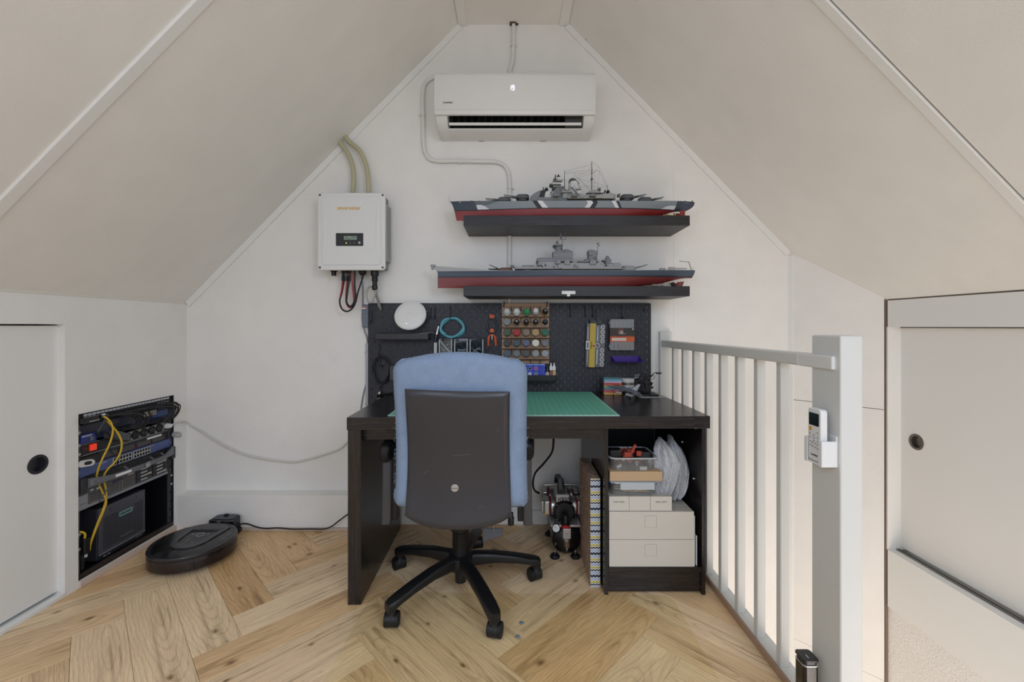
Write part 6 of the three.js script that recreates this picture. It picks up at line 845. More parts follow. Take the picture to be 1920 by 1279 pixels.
  { const [t, cx, cz] = tub(U(1142.5), U(1233), yb, W(902.5), f - 0.006, 0.15, 'lower clear tub with a clip lid, holding wooden sticks, in the cabinet');
    part('lid', M([bx(U(1143), U(1233.5), W(904), W(900.5), f - 0.155, f - 0.005, 0.004)]), phys(0xd5e0ea, 0.2, { transmission: 0.6, thickness: 0 }), t); part('seal', bx(U(1144), U(1232), W(905), W(903.6), f - 0.153, f - 0.0055, 0.001), mat(0x4a5a78, 0.5), t);
    part('clip', bx(U(1161), U(1225), W(916), W(902.5), f - 0.006, f - 0.001, 0.003), mat(0xbfc4c5, 0.3), t);
    part('sticks', M(Array.from({ length: 34 }, () => rb(0.06, 0.0025, 0.006, 0.0006).rotateZ(rr(-0.15, 0.15)).rotateY(rr(-0.5, 0.5)).translate(cx + rr(-0.045, 0.045), yb + rr(0.006, 0.028), cz + rr(0.0, 0.066)))), mat(0xf0cda6, 0.7), t).userData.kind = 'stuff'; }
  solo('cardboard_box', bx(U(1141.8), U(1239), W(899.8), W(882), f - 0.17, f - 0.004, 0.001), mat(0xc6a681, 0.75), 'flat brown cardboard box between the two clear tubs in the cabinet', 'box');
  { const [t, cx, cz] = tub(U(1142.5), U(1232.5), W(881.6), W(857), f - 0.006, 0.16, 'upper clear tub heaped with red and black clips in the cabinet');
    const rd = [], bk = [], lt = []; for (let i = 0; i < 46; i++) { const g = rb(rr(0.012, 0.03), rr(0.006, 0.012), rr(0.006, 0.012), 0.002).rotateZ(rr(-1, 1)).rotateY(rr(-1.5, 1.5)).translate(cx + rr(-0.06, 0.06), W(881.6) + rr(0.008, i % 3 ? 0.04 : 0.055), cz + rr(-0.05, 0.05)); (i % 3 === 0 ? rd : i % 3 === 1 ? bk : i % 2 ? rd : lt).push(g); }
    rd.push(tube([[cx - 0.05, W(852), cz + 0.03], [cx - 0.03, W(845), cz + 0.03], [cx, W(850), cz + 0.03]], 0.0018, 16, 5), rb(0.012, 0.05, 0.012, 0.004).rotateZ(-0.5).translate(cx + 0.005, W(847), cz + 0.04), rb(0.03, 0.02, 0.012, 0.003).translate(cx - 0.02, W(854), cz + 0.055), rb(0.03, 0.016, 0.014, 0.003).rotateZ(0.2).translate(cx + 0.0, W(851), cz + 0.03), rb(0.02, 0.02, 0.012, 0.003).translate(cx + 0.028, W(853), cz + 0.045)); bk.push(rb(0.05, 0.03, 0.05, 0.004).translate(cx - 0.06, W(857), cz), rb(0.05, 0.03, 0.07, 0.004).translate(cx + 0.055, W(859), cz)); lt.push(rb(0.03, 0.014, 0.01, 0.002).translate(cx + 0.04, W(878), cz + 0.066));
    part('red_clips', M(rd), mat(0xa8402f, 0.45), t).userData.kind = 'stuff'; part('black_clips', M(bk), mat(0x1c1c1f, 0.5), t).userData.kind = 'stuff'; part('pale_clips', M(lt), mat(0xc9c2b6, 0.5), t).userData.kind = 'stuff'; }
  // bubble-wrap bundles
  const wrapT = dataTex(256, 256, (x, y) => { const q = x + 0.45 * y, a = Math.abs(Math.sin(q * 0.13 + 3 * vn(q / 20, y / 60, 5))), b = vn(q / 5, y / 40, 6), v = 255 * (0.5 * Math.pow(a, 3) + 0.5 * b); return [v, v, v]; }, false, 9);
  const wrap = phys(0xf6f7f9, 0.2, { transmission: 0.4, thickness: 0, bumpMap: wrapT, bumpScale: 0.0035 });
  const bundle = (rows, z, th, ph, label) => solo('bubble_wrap', panelOf((u, v) => { const k = v * (rows.length - 1), i = Math.min(rows.length - 2, Math.floor(k)), a = rows[i], b = rows[i + 1], g = k - i, xl = lerp(a[1], b[1], g), xr = lerp(a[2], b[2], g), py = lerp(a[0], b[0], g) - (v > 0.8 ? 3 * Math.sin(u * 9 + ph) * (v - 0.8) * 5 : 0) + 2.2 * (vn(u * 9 + 20, v * 12, 7) - 0.5); return [U(lerp(xl, xr, (u + 1) / 2)), W(py), z + 0.012 * Math.sin(u * 7 + v * 5 + ph) + 0.006 * Math.sin(u * 17 + v * 3) - 0.02 * v, Math.max(0.001, th * Math.sqrt(Math.max(0, 1 - Math.pow(Math.abs(u), 3))) * (0.6 + 0.4 * Math.sin(v * 3.14)))]; }, 34, 24), wrap, label, 'bubble wrap');
  bundle([[936, 1232, 1262], [924, 1231, 1268], [900, 1231, 1277], [870, 1232, 1284], [850, 1235, 1272], [840, 1240, 1262], [831, 1244, 1251]], f - 0.06, 0.03, 0.3, 'left bundle of crumpled bubble wrap in the cabinet'); bundle([[947, 1262, 1286], [938, 1262, 1297], [920, 1262, 1305], [895, 1268, 1309], [870, 1270, 1304], [850, 1266, 1292], [840, 1270, 1283], [832, 1273, 1276]], f - 0.1, 0.035, 2.1, 'right bundle of crumpled bubble wrap in the cabinet');
  for (const [i, l] of [[0, 'taller white paper folder wedged upright at the right side of the cabinet'], [1, 'shorter white paper folder wedged upright at the right side of the cabinet']]) solo('paper_folder', bx(0.734 + i * 0.008, 0.739 + i * 0.008, 0.1095, i ? 0.23 : 0.31, f - 0.28 + i * 0.02, f - 0.01 + i * 0.002, 0.0015), mat(0xd5d6d8, 0.6), l, 'folder');
}


// ---------------------------------------------------------------- server rack built into the left knee wall
{
  const NZ = -1.7476, Z = (a) => NZ - a, WD = 0.497;         // a = distance from the near side of the niche
  const B = (a0, a1, y0, y1, x0, x1, r = 0) => bx(x0, x1, y0, y1, Z(a1), Z(a0), r);
  const face = (g) => g.rotateY(Math.PI / 2), label = (s, size, a, y, x, m, p, f = fontR) => part('lettering', face(txt(s, size, f, 0.0004)).translate(x, y, Z(a)), m, p);
  const cage = mat(0x18181a, 0.45), postM = mat(0x47484b, 0.4), blu = mat(0x4f5e8c, 0.42), nav = mat(0x222c50, 0.42), mesh = mat(0x26272b, 0.5), F = XL - 0.012;
  const t = thing('server_rack', 'black rack frame with punched posts set into the left knee wall', 'rack', [XL - 0.3, 0.03, Z(WD / 2)]);
  part('side_panel', B(0.0005, 0.0025, 0.03, 0.714, XL - 0.62, XL - 0.004), cage, t); part('side_panel', B(WD - 0.0025, WD - 0.0005, 0.03, 0.714, XL - 0.62, XL - 0.004), cage, t); part('back_panel', B(0, WD, 0.03, 0.714, XL - 0.62, XL - 0.615), cage, t); part('top_panel', B(0, WD, 0.7135, 0.716, XL - 0.62, XL - 0.006), cage, t); part('bottom_panel', B(0, WD, 0.03, 0.034, XL - 0.62, XL - 0.004), cage, t);
  part('bottom_bar', B(0.0, WD, 0.0295, 0.052, XL - 0.02, XL - 0.004, 0.002), mat(0x2b2424, 0.3), t);
  for (const [a0, a1] of [[0.001, 0.02], [WD - 0.02, WD - 0.001]]) { const p = part('rack_post', B(a0, a1, 0.05, 0.713, F - 0.012, F - 0.002, 0.001), postM, t); for (let i = 0; i < 14; i++) part('square_hole', B((a0 + a1) / 2 - 0.004, (a0 + a1) / 2 + 0.004, 0.068 + i * 0.0445, 0.077 + i * 0.0445, F - 0.003, F - 0.0016), blackMatte, p); }
  const inner = part('inner_rail', M([B(0.06, 0.064, 0.04, 0.3, XL - 0.5, XL - 0.49), B(WD - 0.07, WD - 0.066, 0.04, 0.3, XL - 0.5, XL - 0.49)]), postM, t);
  const screw = (a, y, p) => part('screw', M([lathe([[0, 0.006], [0.003, 0.0055], [0.006, 0.0035], [0.0068, 0]], [F + 0.0025, y, Z(a)], [1, 0, 0], 14)]), silver, p);
  for (const y of [0.6355, 0.583, 0.546, 0.215, 0.155]) screw(0.011, y, t); for (const y of [0.295, 0.25]) screw(WD - 0.011, y, t);
  { // patch panel
    const p = thing('patch_bay', 'black patch panel with a row of white label windows at the top of the rack', 'patch panel', [F, 0.67, Z(WD / 2)]);
    part('panel', B(0.002, WD - 0.002, 0.668, 0.7128, F - 0.02, F + 0.0005, 0.001), cage, p); part('top_edge', B(0.002, WD - 0.002, 0.709, 0.7128, F, F + 0.004, 0.001), cage, p);
    for (let i = 0; i < 24; i++) part('label_window', B(0.032 + i * 0.01855, 0.0475 + i * 0.01855, 0.6985, 0.7075, F, F + 0.002), mat(0xc9cacd, 0.4), p); for (let i = 0; i < 24; i++) part('port', B(0.033 + i * 0.01855, 0.046 + i * 0.01855, 0.677, 0.69, F, F + 0.001), i > 19 ? mat(0x77777a, 0.5) : blackMatte, p);
  }
  { // upper switch
    const p = thing('network_switch', 'dark blue network switch half hidden behind the bundle of black patch cables', 'network switch', [F, 0.592, Z(WD / 2)]);
    part('case', B(0.012, WD - 0.012, 0.592, 0.662, F - 0.25, F - 0.006, 0.002), mat(0x2c2f3f, 0.42), p); part('front_stripe', B(0.075, WD - 0.012, 0.592, 0.617, F - 0.007, F - 0.0045), nav, p); part('right_front', B(0.38, WD - 0.014, 0.617, 0.645, F - 0.007, F - 0.0045), blu, p);
    for (let k = 0; k < 2; k++) for (let i = 0; i < 6; i++) part('port', B(0.33 + i * 0.0125, 0.3405 + i * 0.0125, 0.632 + k * 0.013, 0.643 + k * 0.013, F - 0.006, F - 0.0035), (i + k) % 4 === 3 ? mat(0x8a5a48, 0.5) : mat(0xa9a89c, 0.5), p);
    for (let i = 0; i < 14; i++) part('status_light', B(0.15 + (i % 7) * 0.008, 0.1515 + (i % 7) * 0.008, 0.637 + (i > 6 ? 0.008 : 0), 0.639 + (i > 6 ? 0.008 : 0), F - 0.006, F - 0.004), mat(0x9a8a4a, 0.5), p);
    for (let i = 0; i < 16; i++) part('port', B(0.16 + (i % 8) * 0.013, 0.171 + (i % 8) * 0.013, 0.596 + (i > 7 ? 0.012 : 0), 0.606 + (i > 7 ? 0.012 : 0), F - 0.006, F - 0.0035), blackMatte, p);
  }
  seed = 44;
  const cb = mat(0x18181b, 0.38);
  for (let i = 0; i < 24; i++) { // patch cables sweeping from the panel round into the switch
    const far = i >= 11, a0 = 0.05 + i * 0.0172, pk = far ? 0.42 + (i - 11) * 0.0058 : 0.235 + i * 0.0065, ae = far ? 0.335 + (i - 11) * 0.0075 : 0.165 + i * 0.009, bulge = 0.035 + 0.025 * rnd(), yk = far ? 0.655 + rr(-0.012, 0.012) : 0.645 + rr(-0.01, 0.01), ye = 0.606 + rr(-0.008, 0.006) - (far ? 0.004 : 0.002);
    const P = [[F - 0.004, 0.683, Z(a0)], [F + 0.018, 0.682, Z(a0 + 0.012)], [F + bulge * 0.8, 0.679 + rr(-0.004, 0.004), Z(lerp(a0, pk, 0.35))], [F + bulge, 0.674 + rr(-0.006, 0.004), Z(lerp(a0, pk, 0.7))], [F + bulge, yk, Z(pk)], [F + bulge * 0.9, lerp(yk, ye, 0.6), Z(pk - 0.006)], [F + bulge * 0.6, ye - 0.004, Z(lerp(pk, ae, 0.35))], [F + 0.02, ye, Z(lerp(pk, ae, 0.75))], [F - 0.004, ye, Z(ae)]];
    solo('patch_cable', tube(P, 0.0027, 48, 6), cb, far ? 'thin black patch cable in the far bunch at the far end of the rack' : 'thin black patch cable in the near bunch, looping down before the middle of the rack', 'cable', far ? 'far bunch of black patch cables' : 'near bunch of black patch cables', [F, ye - 0.01, Z(pk)]);
  }
  { const p = thing('media_converter', 'black box with a silver strip at the upper near end of the rack', 'network box', [F + 0.02, 0.672, Z(0.04)]); part('case', B(0.002, 0.075, 0.672, 0.698, F - 0.05, F + 0.035, 0.003), blackGloss, p); part('silver_strip', B(0.022, 0.064, 0.6775, 0.681, F + 0.034, F + 0.036), mat(0xa9a9a9, 0.3), p); part('round_port', lathe([[0, 0.004], [0.006, 0.004], [0.008, 0]], [F + 0.035, 0.689, Z(0.075)], [1, 0, -0.6], 16), mat(0x3a3533, 0.3), p); part('white_tag', B(0.078, 0.094, 0.693, 0.699, F + 0.03, F + 0.034), white, p); }
  { const p = thing('antenna', 'dark grey flat antenna leaning in front of the small blue network box', 'antenna', [F + 0.03, 0.61, Z(0.08)]); part('rod', loft([[0.108, 0.692], [0.062, 0.622]].map(([a, y]) => ring([F + 0.03, y, Z(a)], [0, 0.55, 0.83], [1, 0, 0], 0.011, 0.005, 0.0018))), mat(0x46474c, 0.4), p); part('hinge', bx(F + 0.024, F + 0.036, 0.616, 0.626, Z(0.068), Z(0.056), 0.003), blackPlastic, p); }
  { const p = thing('network_switch', 'small bright blue network box with white lettering at the near end of the rack', 'network switch', [F, 0.583, Z(0.05)]); part('case', B(0.017, 0.083, 0.585, 0.623, F - 0.1, F + 0.006, 0.002), mat(0x28387c, 0.4), p); label('NETGEAR', 0.007, 0.042, 0.616, F + 0.0062, mat(0xd5d8e2, 0.5), p, font); for (let i = 0; i < 4; i++) part('led', B(0.056 + (i % 2) * 0.008, 0.0605 + (i % 2) * 0.008, 0.592 + (i > 1 ? 0.009 : 0), 0.598 + (i > 1 ? 0.009 : 0), F + 0.006, F + 0.0072), mat(0x9a9a4a, 0.5), p); part('shelf_edge', B(0.017, 0.09, 0.582, 0.5845, F - 0.1, F + 0.008), steel, p); }
  { const p = thing('power_strip', 'rack power strip with five black round sockets and a glowing red switch', 'power strip', [F, 0.538, Z(WD / 2)]), side = mat(0x8f8c88, 0.4);
    part('case', B(0.022, WD - 0.022, 0.538, 0.5825, F - 0.045, F - 0.002, 0.003), mat(0x202023, 0.4), p); part('front_plate', B(0.205, 0.445, 0.54, 0.581, F - 0.003, F + 0.0005), side, p);
    for (let i = 0; i < 5; i++) { const o = part('socket', lathe([[0.0, 0.0015], [0.0135, 0.0015], [0.0175, 0.006], [0.0195, 0.006], [0.0205, 0]], [F, 0.56, Z(0.232 + i * 0.0455)], [1, 0, 0], 28), blackPlastic, p); part('socket_pin', M([sph(F + 0.002, 0.56, Z(0.224 + i * 0.0455), 0.0022, 8), sph(F + 0.002, 0.56, Z(0.240 + i * 0.0455), 0.0022, 8)]), steel, o); }
    part('switch', B(0.058, 0.083, 0.547, 0.574, F - 0.002, F + 0.008, 0.002), mat(0xd0402c, 0.3, { emissive: 0xff3a1c, emissiveIntensity: 0.45 }), p); label('16 A', 0.006, 0.043, 0.56, F - 0.0018, mat(0xb9544a, 0.5), p); part('metal_edge', B(0.03, 0.47, 0.5355, 0.538, F - 0.04, F + 0.001), steel, p);
    part('plug', M([lathe([[0, 0.026], [0.009, 0.025], [0.013, 0.016], [0.0145, 0]], [F, 0.56, Z(0.46)], [1, 0, 0], 20)]), whitePlastic, p); }
  { const p = thing('power_adapter', 'grey wedge-shaped power adapter plugged in beside the yellow cables in the rack', 'adapter', [F + 0.02, 0.556, Z(0.165)]); part('body', loft([[0.125, 0.615, 0.585], [0.15, 0.61, 0.567], [0.2, 0.585, 0.552]].map(([a, y1, y0]) => ring([F + 0.02, (y0 + y1) / 2, Z(a)], [1, 0, 0], [0, 1, 0], 0.05, y1 - y0, 0.005)).reverse()), mat(0x4c4d52, 0.4), p); part('lead', tube([[F + 0.03, 0.62, Z(0.078)], [F + 0.035, 0.615, Z(0.1)], [F + 0.03, 0.585, Z(0.12)], [F + 0.02, 0.56, Z(0.125)], [F + 0.022, 0.52, Z(0.135)], [F + 0.03, 0.49, Z(0.15)], [F + 0.02, 0.455, Z(0.165)]], 0.0022, 40, 6), blackPlastic, p); }
  { const p = thing('rack_server', 'flat rack server with pale grey handles and a white label under the power strip', 'server', [F, 0.491, Z(WD / 2)]);
    part('chassis', B(0.022, WD - 0.022, 0.4915, 0.535, F - 0.4, F - 0.004, 0.001), mat(0x242427, 0.45), p); part('top_edge', B(0.022, WD - 0.022, 0.5325, 0.535, F - 0.006, F - 0.002), steel, p);
    for (let i = 0; i < 4; i++) { const b = part('drive_bay', B(0.11 + i * 0.088, 0.19 + i * 0.088, 0.494, 0.52, F - 0.006, F - 0.0015, 0.001), mat(0x35353a, 0.45), p); part('bay_grille', M([0, 1, 2, 3, 4].map((k) => B(0.116 + i * 0.088, 0.18 + i * 0.088, 0.4965 + k * 0.0045, 0.4985 + k * 0.0045, F - 0.002, F - 0.0009))), mat(0x5d5b5a, 0.45), b); part('bay_latch', B(0.178 + i * 0.088, 0.188 + i * 0.088, 0.497, 0.506, F - 0.002, F - 0.0005), mat(0x7e3028, 0.5), b); }
    for (let i = 0; i < 7; i++) part('vent', B(0.028 + i * 0.011, 0.0365 + i * 0.011, 0.5235, 0.531, F - 0.004, F - 0.0025), blackMatte, p); part('white_label', B(0.345, 0.428, 0.519, 0.527, F - 0.003, F + 0.0015), white, p);
    for (const [a, s] of [[0.02, 1], [WD - 0.02, -1]]) { const c = rrect(-0.0, 0.052, -0.014, 0.014, 0.0135); c.holes.push(rrect(0.02, 0.043, -0.0075, 0.0075, 0.0073, THREE.Path)); const h = ext(c, -0.006, 0.006, 0.002); s > 0 ? h.rotateY(Math.PI / 2 - 0.75) : h.rotateY(Math.PI / 2).rotateY(0).scale(1, 1, -1) && flip(h); part('handle', (s > 0 ? h : flip(ext(c, -0.006, 0.006, 0.002).rotateY(-0.15))).translate(s > 0 ? F + 0.004 : XL - 0.006, 0.507, Z(a - s * 0.016)), mat(0xb9b7b2, 0.35), p); } }
  { const p = thing('network_switch', 'blue rack switch with two blocks of white-framed ports', 'network switch', [F, 0.447, Z(WD / 2)]);
    part('case', B(0.003, WD - 0.003, 0.4465, 0.4895, F - 0.2, F + 0.001, 0.001), blu, p);
    for (const a of [0.165, 0.268]) { const f = part('port_frame', B(a - 0.003, a + 0.0925, 0.4495, 0.484, F, F + 0.0018), mat(0xb6b7ae, 0.45), p); for (let i = 0; i < 12; i++) part('port', B(a + 0.0022 + (i % 6) * 0.015, a + 0.0128 + (i % 6) * 0.015, i > 5 ? 0.4695 : 0.4525, i > 5 ? 0.4812 : 0.4642, F + 0.001, F + 0.0023), blackMatte, f); }
    for (const [a, y] of [[0.012, 0.482], [0.012, 0.454], [WD - 0.012, 0.482], [WD - 0.012, 0.454]]) part('screw_hole', lathe([[0, 0.0005], [0.0035, 0.0005], [0.004, 0]], [F + 0.001, y, Z(a)], [1, 0, 0], 12), blackMatte, p); label('NETGEAR', 0.006, 0.115, 0.479, F + 0.0012, mat(0xb9c0d4, 0.5), p, font); part('panel_line', B(0.4, 0.4008, 0.447, 0.489, F, F + 0.0013), nav, p); label('ProSAFE', 0.004, 0.37, 0.4855, F + 0.0012, mat(0xb9c0d4, 0.5), p); }
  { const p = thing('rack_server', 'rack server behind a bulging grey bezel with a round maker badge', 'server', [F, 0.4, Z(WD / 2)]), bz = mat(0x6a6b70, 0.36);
    part('chassis', B(0.02, WD - 0.02, 0.4, 0.446, F - 0.5, F - 0.006, 0.001), mat(0x1d1d20, 0.5), p);
    const arc = (a) => 0.016 + 0.03 * Math.pow(Math.sin(Math.PI * clamp((a - 0.02) / 0.46, 0, 1)), 0.55);
    part('bezel_bar', loft(Array.from({ length: 21 }, (_, i) => { const a = 0.03 + i * 0.0222, w = i < 4 ? 0.04 - i * 0.005 : i > 17 ? 0.024 + (i - 17) * 0.006 : 0.022; return ring([F + arc(a), (i < 4 ? 0.421 - 0.001 * i : i > 17 ? 0.418 + (i - 17) * 0.004 : 0.4155), Z(a)], [0, 1, 0], [1, 0, 0], w, 0.012, 0.004); }).reverse()), bz, p);
    for (const a of [0.19, 0.33, 0.40]) part('bezel_strut', loft([[0.442, a - 0.012], [0.424, a + 0.008]].map(([y, q]) => ring([F + arc(a) * 0.8, y, Z(q)], [0, 0, -1], [1, 0, 0], 0.012, 0.008, 0.002))), bz, p);
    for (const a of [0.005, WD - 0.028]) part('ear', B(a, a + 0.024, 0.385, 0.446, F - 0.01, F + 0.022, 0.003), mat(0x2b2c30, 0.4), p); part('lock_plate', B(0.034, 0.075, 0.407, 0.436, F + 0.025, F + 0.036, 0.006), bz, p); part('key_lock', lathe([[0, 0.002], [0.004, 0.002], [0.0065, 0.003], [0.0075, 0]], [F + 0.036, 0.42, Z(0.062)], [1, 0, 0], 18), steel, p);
    const bd = part('badge', M([new THREE.TorusGeometry(0.0125, 0.0016, 8, 32).rotateY(Math.PI / 2).translate(F + 0.055, 0.4165, Z(0.2845)), lathe([[0, 0.001], [0.0125, 0.001]], [F + 0.0535, 0.4165, Z(0.2845)], [1, 0, 0], 28)]), mat(0x9a9a9d, 0.35), p); part('badge_lettering', face(txt('DELL', 0.0058, font, 0.0005)).translate(F + 0.0548, 0.4165, Z(0.2845)), mat(0xd2d2d4, 0.4), bd);
    part('white_label', loft([[0.128, 0.0], [0.2, 0.0]].map(([a]) => ring([F + arc(a) + 0.0062, 0.417, Z(a)], [0, 1, 0], [1, 0, 0], 0.011, 0.0012, 0.0004)).reverse()), white, p); const vents = []; for (let i = 0; i < 40; i++) vents.push(B(0.07 + i * 0.01, 0.076 + i * 0.01, 0.427 + (i % 2) * 0.005, 0.434 + (i % 2) * 0.006, F - 0.007, F - 0.004)); part('vents', M(vents), mat(0x45454a, 0.5), p).userData.kind = 'stuff'; }
  { const p = thing('rack_server', 'taller grey rack server with mesh panels and a stack of small drives', 'server', [F, 0.311, Z(WD / 2)]), gf = mat(0x8b8c90, 0.4);
    part('chassis', B(0.02, WD - 0.025, 0.311, 0.399, F - 0.5, F - 0.004, 0.001), mat(0x55565a, 0.45), p); part('bottom_edge', B(0.03, WD - 0.028, 0.3105, 0.323, F - 0.005, F + 0.001, 0.001), gf, p); part('left_ear', B(0.006, 0.048, 0.311, 0.372, F - 0.006, F + 0.004, 0.002), mat(0x8b8c8f, 0.36), p); part('ear_line', B(0.012, 0.04, 0.335, 0.337, F + 0.003, F + 0.0046), mat(0x55565a, 0.5), p);
    const holes = [], wh = []; for (const [a0, a1, ya, yb] of [[0.056, 0.115, 0.325, 0.362], [0.148, 0.2, 0.328, 0.365], [0.212, 0.268, 0.325, 0.388]]) { part('mesh_panel', B(a0, a1, ya, yb, F - 0.005, F - 0.0015), mat(0x7b7773, 0.5), p); for (let a = a0 + 0.004; a < a1 - 0.003; a += 0.0058) for (let y = ya + 0.004; y < yb - 0.003; y += 0.0058) holes.push(B(a, a + 0.0034, y, y + 0.0034, F - 0.002, F - 0.0009)); } part('mesh_holes', M(holes), blackMatte, p).userData.kind = 'stuff';
    for (let i = 0; i < 8; i++) { const a = 0.285 + (i > 3 ? 0.092 : 0), y = 0.328 + (i % 4) * 0.0165, d = part('drive', B(a, a + 0.085, y, y + 0.0145, F - 0.005, F + 0.0005, 0.001), mat(0x2a2a2d, 0.45), p); part('drive_label', B(a + 0.022, a + 0.058, y + 0.003, y + 0.0105, F, F + 0.0012), mat(0xb2aea8, 0.4), d); if (i % 3 === 1) part('drive_lever', B(a + 0.06, a + 0.082, y + 0.003, y + 0.0125, F, F + 0.0014), mat(0xb9a99c, 0.45), d); }
    part('blue_slot', B(0.168, 0.215, 0.372, 0.379, F - 0.003, F + 0.0005), nav, p); part('paper_sticker', B(0.238, 0.268, 0.381, 0.391, F - 0.002, F + 0.0008), mat(0xbfb3a4, 0.6), p); for (const [a, y] of [[0.062, 0.375], [0.09, 0.372]]) part('sticker', B(a, a + 0.013, y, y + 0.008, F - 0.003, F + 0.0006), mat(0xb5b5b0, 0.6), p); part('pull_rod', cyl([F + 0.03, 0.387, Z(0.125)], [F + 0.02, 0.322, Z(0.078)], 0.0025, 0.0025, 8), mat(0x4b4c50, 0.4), p); }
  { // compact server standing on the rack floor
    const x = XL - 0.026, a0 = 0.116, a1 = 0.349, y0 = 0.05, y1 = 0.276, p = thing('compact_server', 'small square server with a green outline badge standing in the bottom of the rack', 'server', [x - 0.12, y0, Z((a0 + a1) / 2)]);
    part('case', B(a0 - 0.004, a1, y0, y1, x - 0.245, x - 0.008, 0.002), mat(0x38373c, 0.42), p); part('front', B(a0, a1, y0 + 0.024, y1, x - 0.01, x, 0.003), mat(0x4d4d54, 0.4), p); part('lower_front', B(a0, a1, y0, y0 + 0.022, x - 0.01, x - 0.002, 0.002), mat(0x222226, 0.35), p); part('silver_line', B(a0, a1, y0 + 0.0215, y0 + 0.0245, x - 0.004, x + 0.0008), mat(0x8c8c90, 0.35), p);
    const hs = []; for (let i = 0; i < 34; i++) for (let j = 0; j < 17; j++) { const a = a0 + 0.018 + i * 0.006, y = y0 + 0.036 + j * 0.0085 + (i % 2) * 0.0042; if (a < a1 - 0.014 && !(a > 0.2 && a < 0.285 && y > 0.195 && y < 0.225)) hs.push(B(a, a + 0.0032, y, y + 0.006, x - 0.002, x + 0.0004)); } part('front_holes', M(hs), blackMatte, p).userData.kind = 'stuff';
    part('disc_slot', ((a, b, c, d) => M([B(a, b, d - 0.001, d, x, x + 0.0008), B(a, b, c, c + 0.001, x, x + 0.0008), B(a, a + 0.001, c, d, x, x + 0.0008), B(b - 0.001, b, c, d, x, x + 0.0008)]))(a0 + 0.05, a0 + 0.185, y1 - 0.028, y1 - 0.013), mat(0x1a1a1d, 0.5), p); part('top_line', B(a0, a1, y1 - 0.037, y1 - 0.0362, x, x + 0.0006), mat(0x1c1c1f, 0.5), p);
    const gq = mat(0x7fc9ba, 0.4), e = [0.21, 0.275, 0.2005, 0.219]; part('badge_frame', M([B(e[0], e[1], e[3] - 0.003, e[3], x, x + 0.0016), B(e[0], e[1], e[2], e[2] + 0.003, x, x + 0.0016), B(e[0], e[0] + 0.003, e[2], e[3], x, x + 0.0016), B(e[1] - 0.003, e[1], e[2], e[3], x, x + 0.0016)]), gq, p);
    label('ProLiant MicroServer', 0.0052, 0.25, 0.107, x + 0.0008, mat(0x9a9a9d, 0.5), p); for (let i = 0; i < 4; i++) part('button', lathe([[0, 0.001], [0.002, 0.001], [0.0024, 0]], [x - 0.002, y0 + 0.012, Z(a1 - 0.02 - i * 0.009)], [1, 0, 0], 10), mat(0x9b9b9e, 0.4), p); for (const a of [a0 + 0.02, a0 + 0.04]) part('usb_port', B(a, a + 0.012, y0 + 0.006, y0 + 0.012, x - 0.003, x - 0.001), mat(0x8a8a8c, 0.3), p); }
  { const p = thing('power_brick', 'black power adapter hanging at the near side of the rack under the yellow cable stub', 'adapter', [F + 0.005, 0.1, Z(0.032)]); part('body', B(0.02, 0.045, 0.125, 0.19, F - 0.03, F + 0.018, 0.005), blackPlastic, p); part('white_mark', B(0.024, 0.03, 0.115, 0.127, F + 0.012, F + 0.0195), mat(0xc2c2c0, 0.5), p); part('lower_lead', loft([[0.125, 0.02], [0.1, 0.018], [0.06, 0.01]].map(([y, w]) => ring([F - 0.006, y, Z(0.032)], [0, 0, -1], [1, 0, 0], w, w, w * 0.4)).reverse()), blackRubber, p); part('yellow_lead', tube([[F - 0.03, 0.222, Z(0.016)], [F + 0.0, 0.222, Z(0.022)], [F + 0.006, 0.21, Z(0.032)], [F + 0.004, 0.19, Z(0.034)]], 0.0042, 20, 8), yellow, p); }
  const yc = (pts, l) => solo('network_cable', tube(pts, 0.0038, 120, 9), mat(0xd3ad2c, 0.45), l, 'cable');
  yc([[-1.785, 0.688, -1.8319], [-1.76, 0.6899, -1.8286], [-1.745, 0.6801, -1.8368], [-1.735, 0.6574, -1.8457], [-1.73, 0.6312, -1.849], [-1.73, 0.5998, -1.8453], [-1.735, 0.557, -1.8336], [-1.745, 0.5115, -1.8177], [-1.76, 0.4672, -1.8144], [-1.775, 0.4275, -1.824], [-1.79, 0.3858, -1.8501], [-1.785, 0.3466, -1.8618], [-1.77, 0.3121, -1.8607], [-1.77, 0.2755, -1.8486], [-1.775, 0.2229, -1.8275], [-1.78, 0.1782, -1.8117], [-1.785, 0.1419, -1.803], [-1.79, 0.1236, -1.8035]], 'yellow network cable hanging straight down, the one nearer to the door');
  yc([[-1.785, 0.6638, -1.8691], [-1.755, 0.6577, -1.8547], [-1.735, 0.6366, -1.8556], [-1.725, 0.6028, -1.8699], [-1.72, 0.5628, -1.8798], [-1.725, 0.5164, -1.8776], [-1.735, 0.4796, -1.8606], [-1.75, 0.4563, -1.847], [-1.765, 0.429, -1.8458], [-1.785, 0.3881, -1.8691], [-1.785, 0.3526, -1.8765], [-1.78, 0.3218, -1.8712], [-1.772, 0.2803, -1.8482], [-1.772, 0.2392, -1.8268], [-1.775, 0.1966, -1.8112], [-1.78, 0.1602, -1.8025], [-1.788, 0.1268, -1.8061]], 'yellow network cable bowing out to the right before it twists with the other one');
}
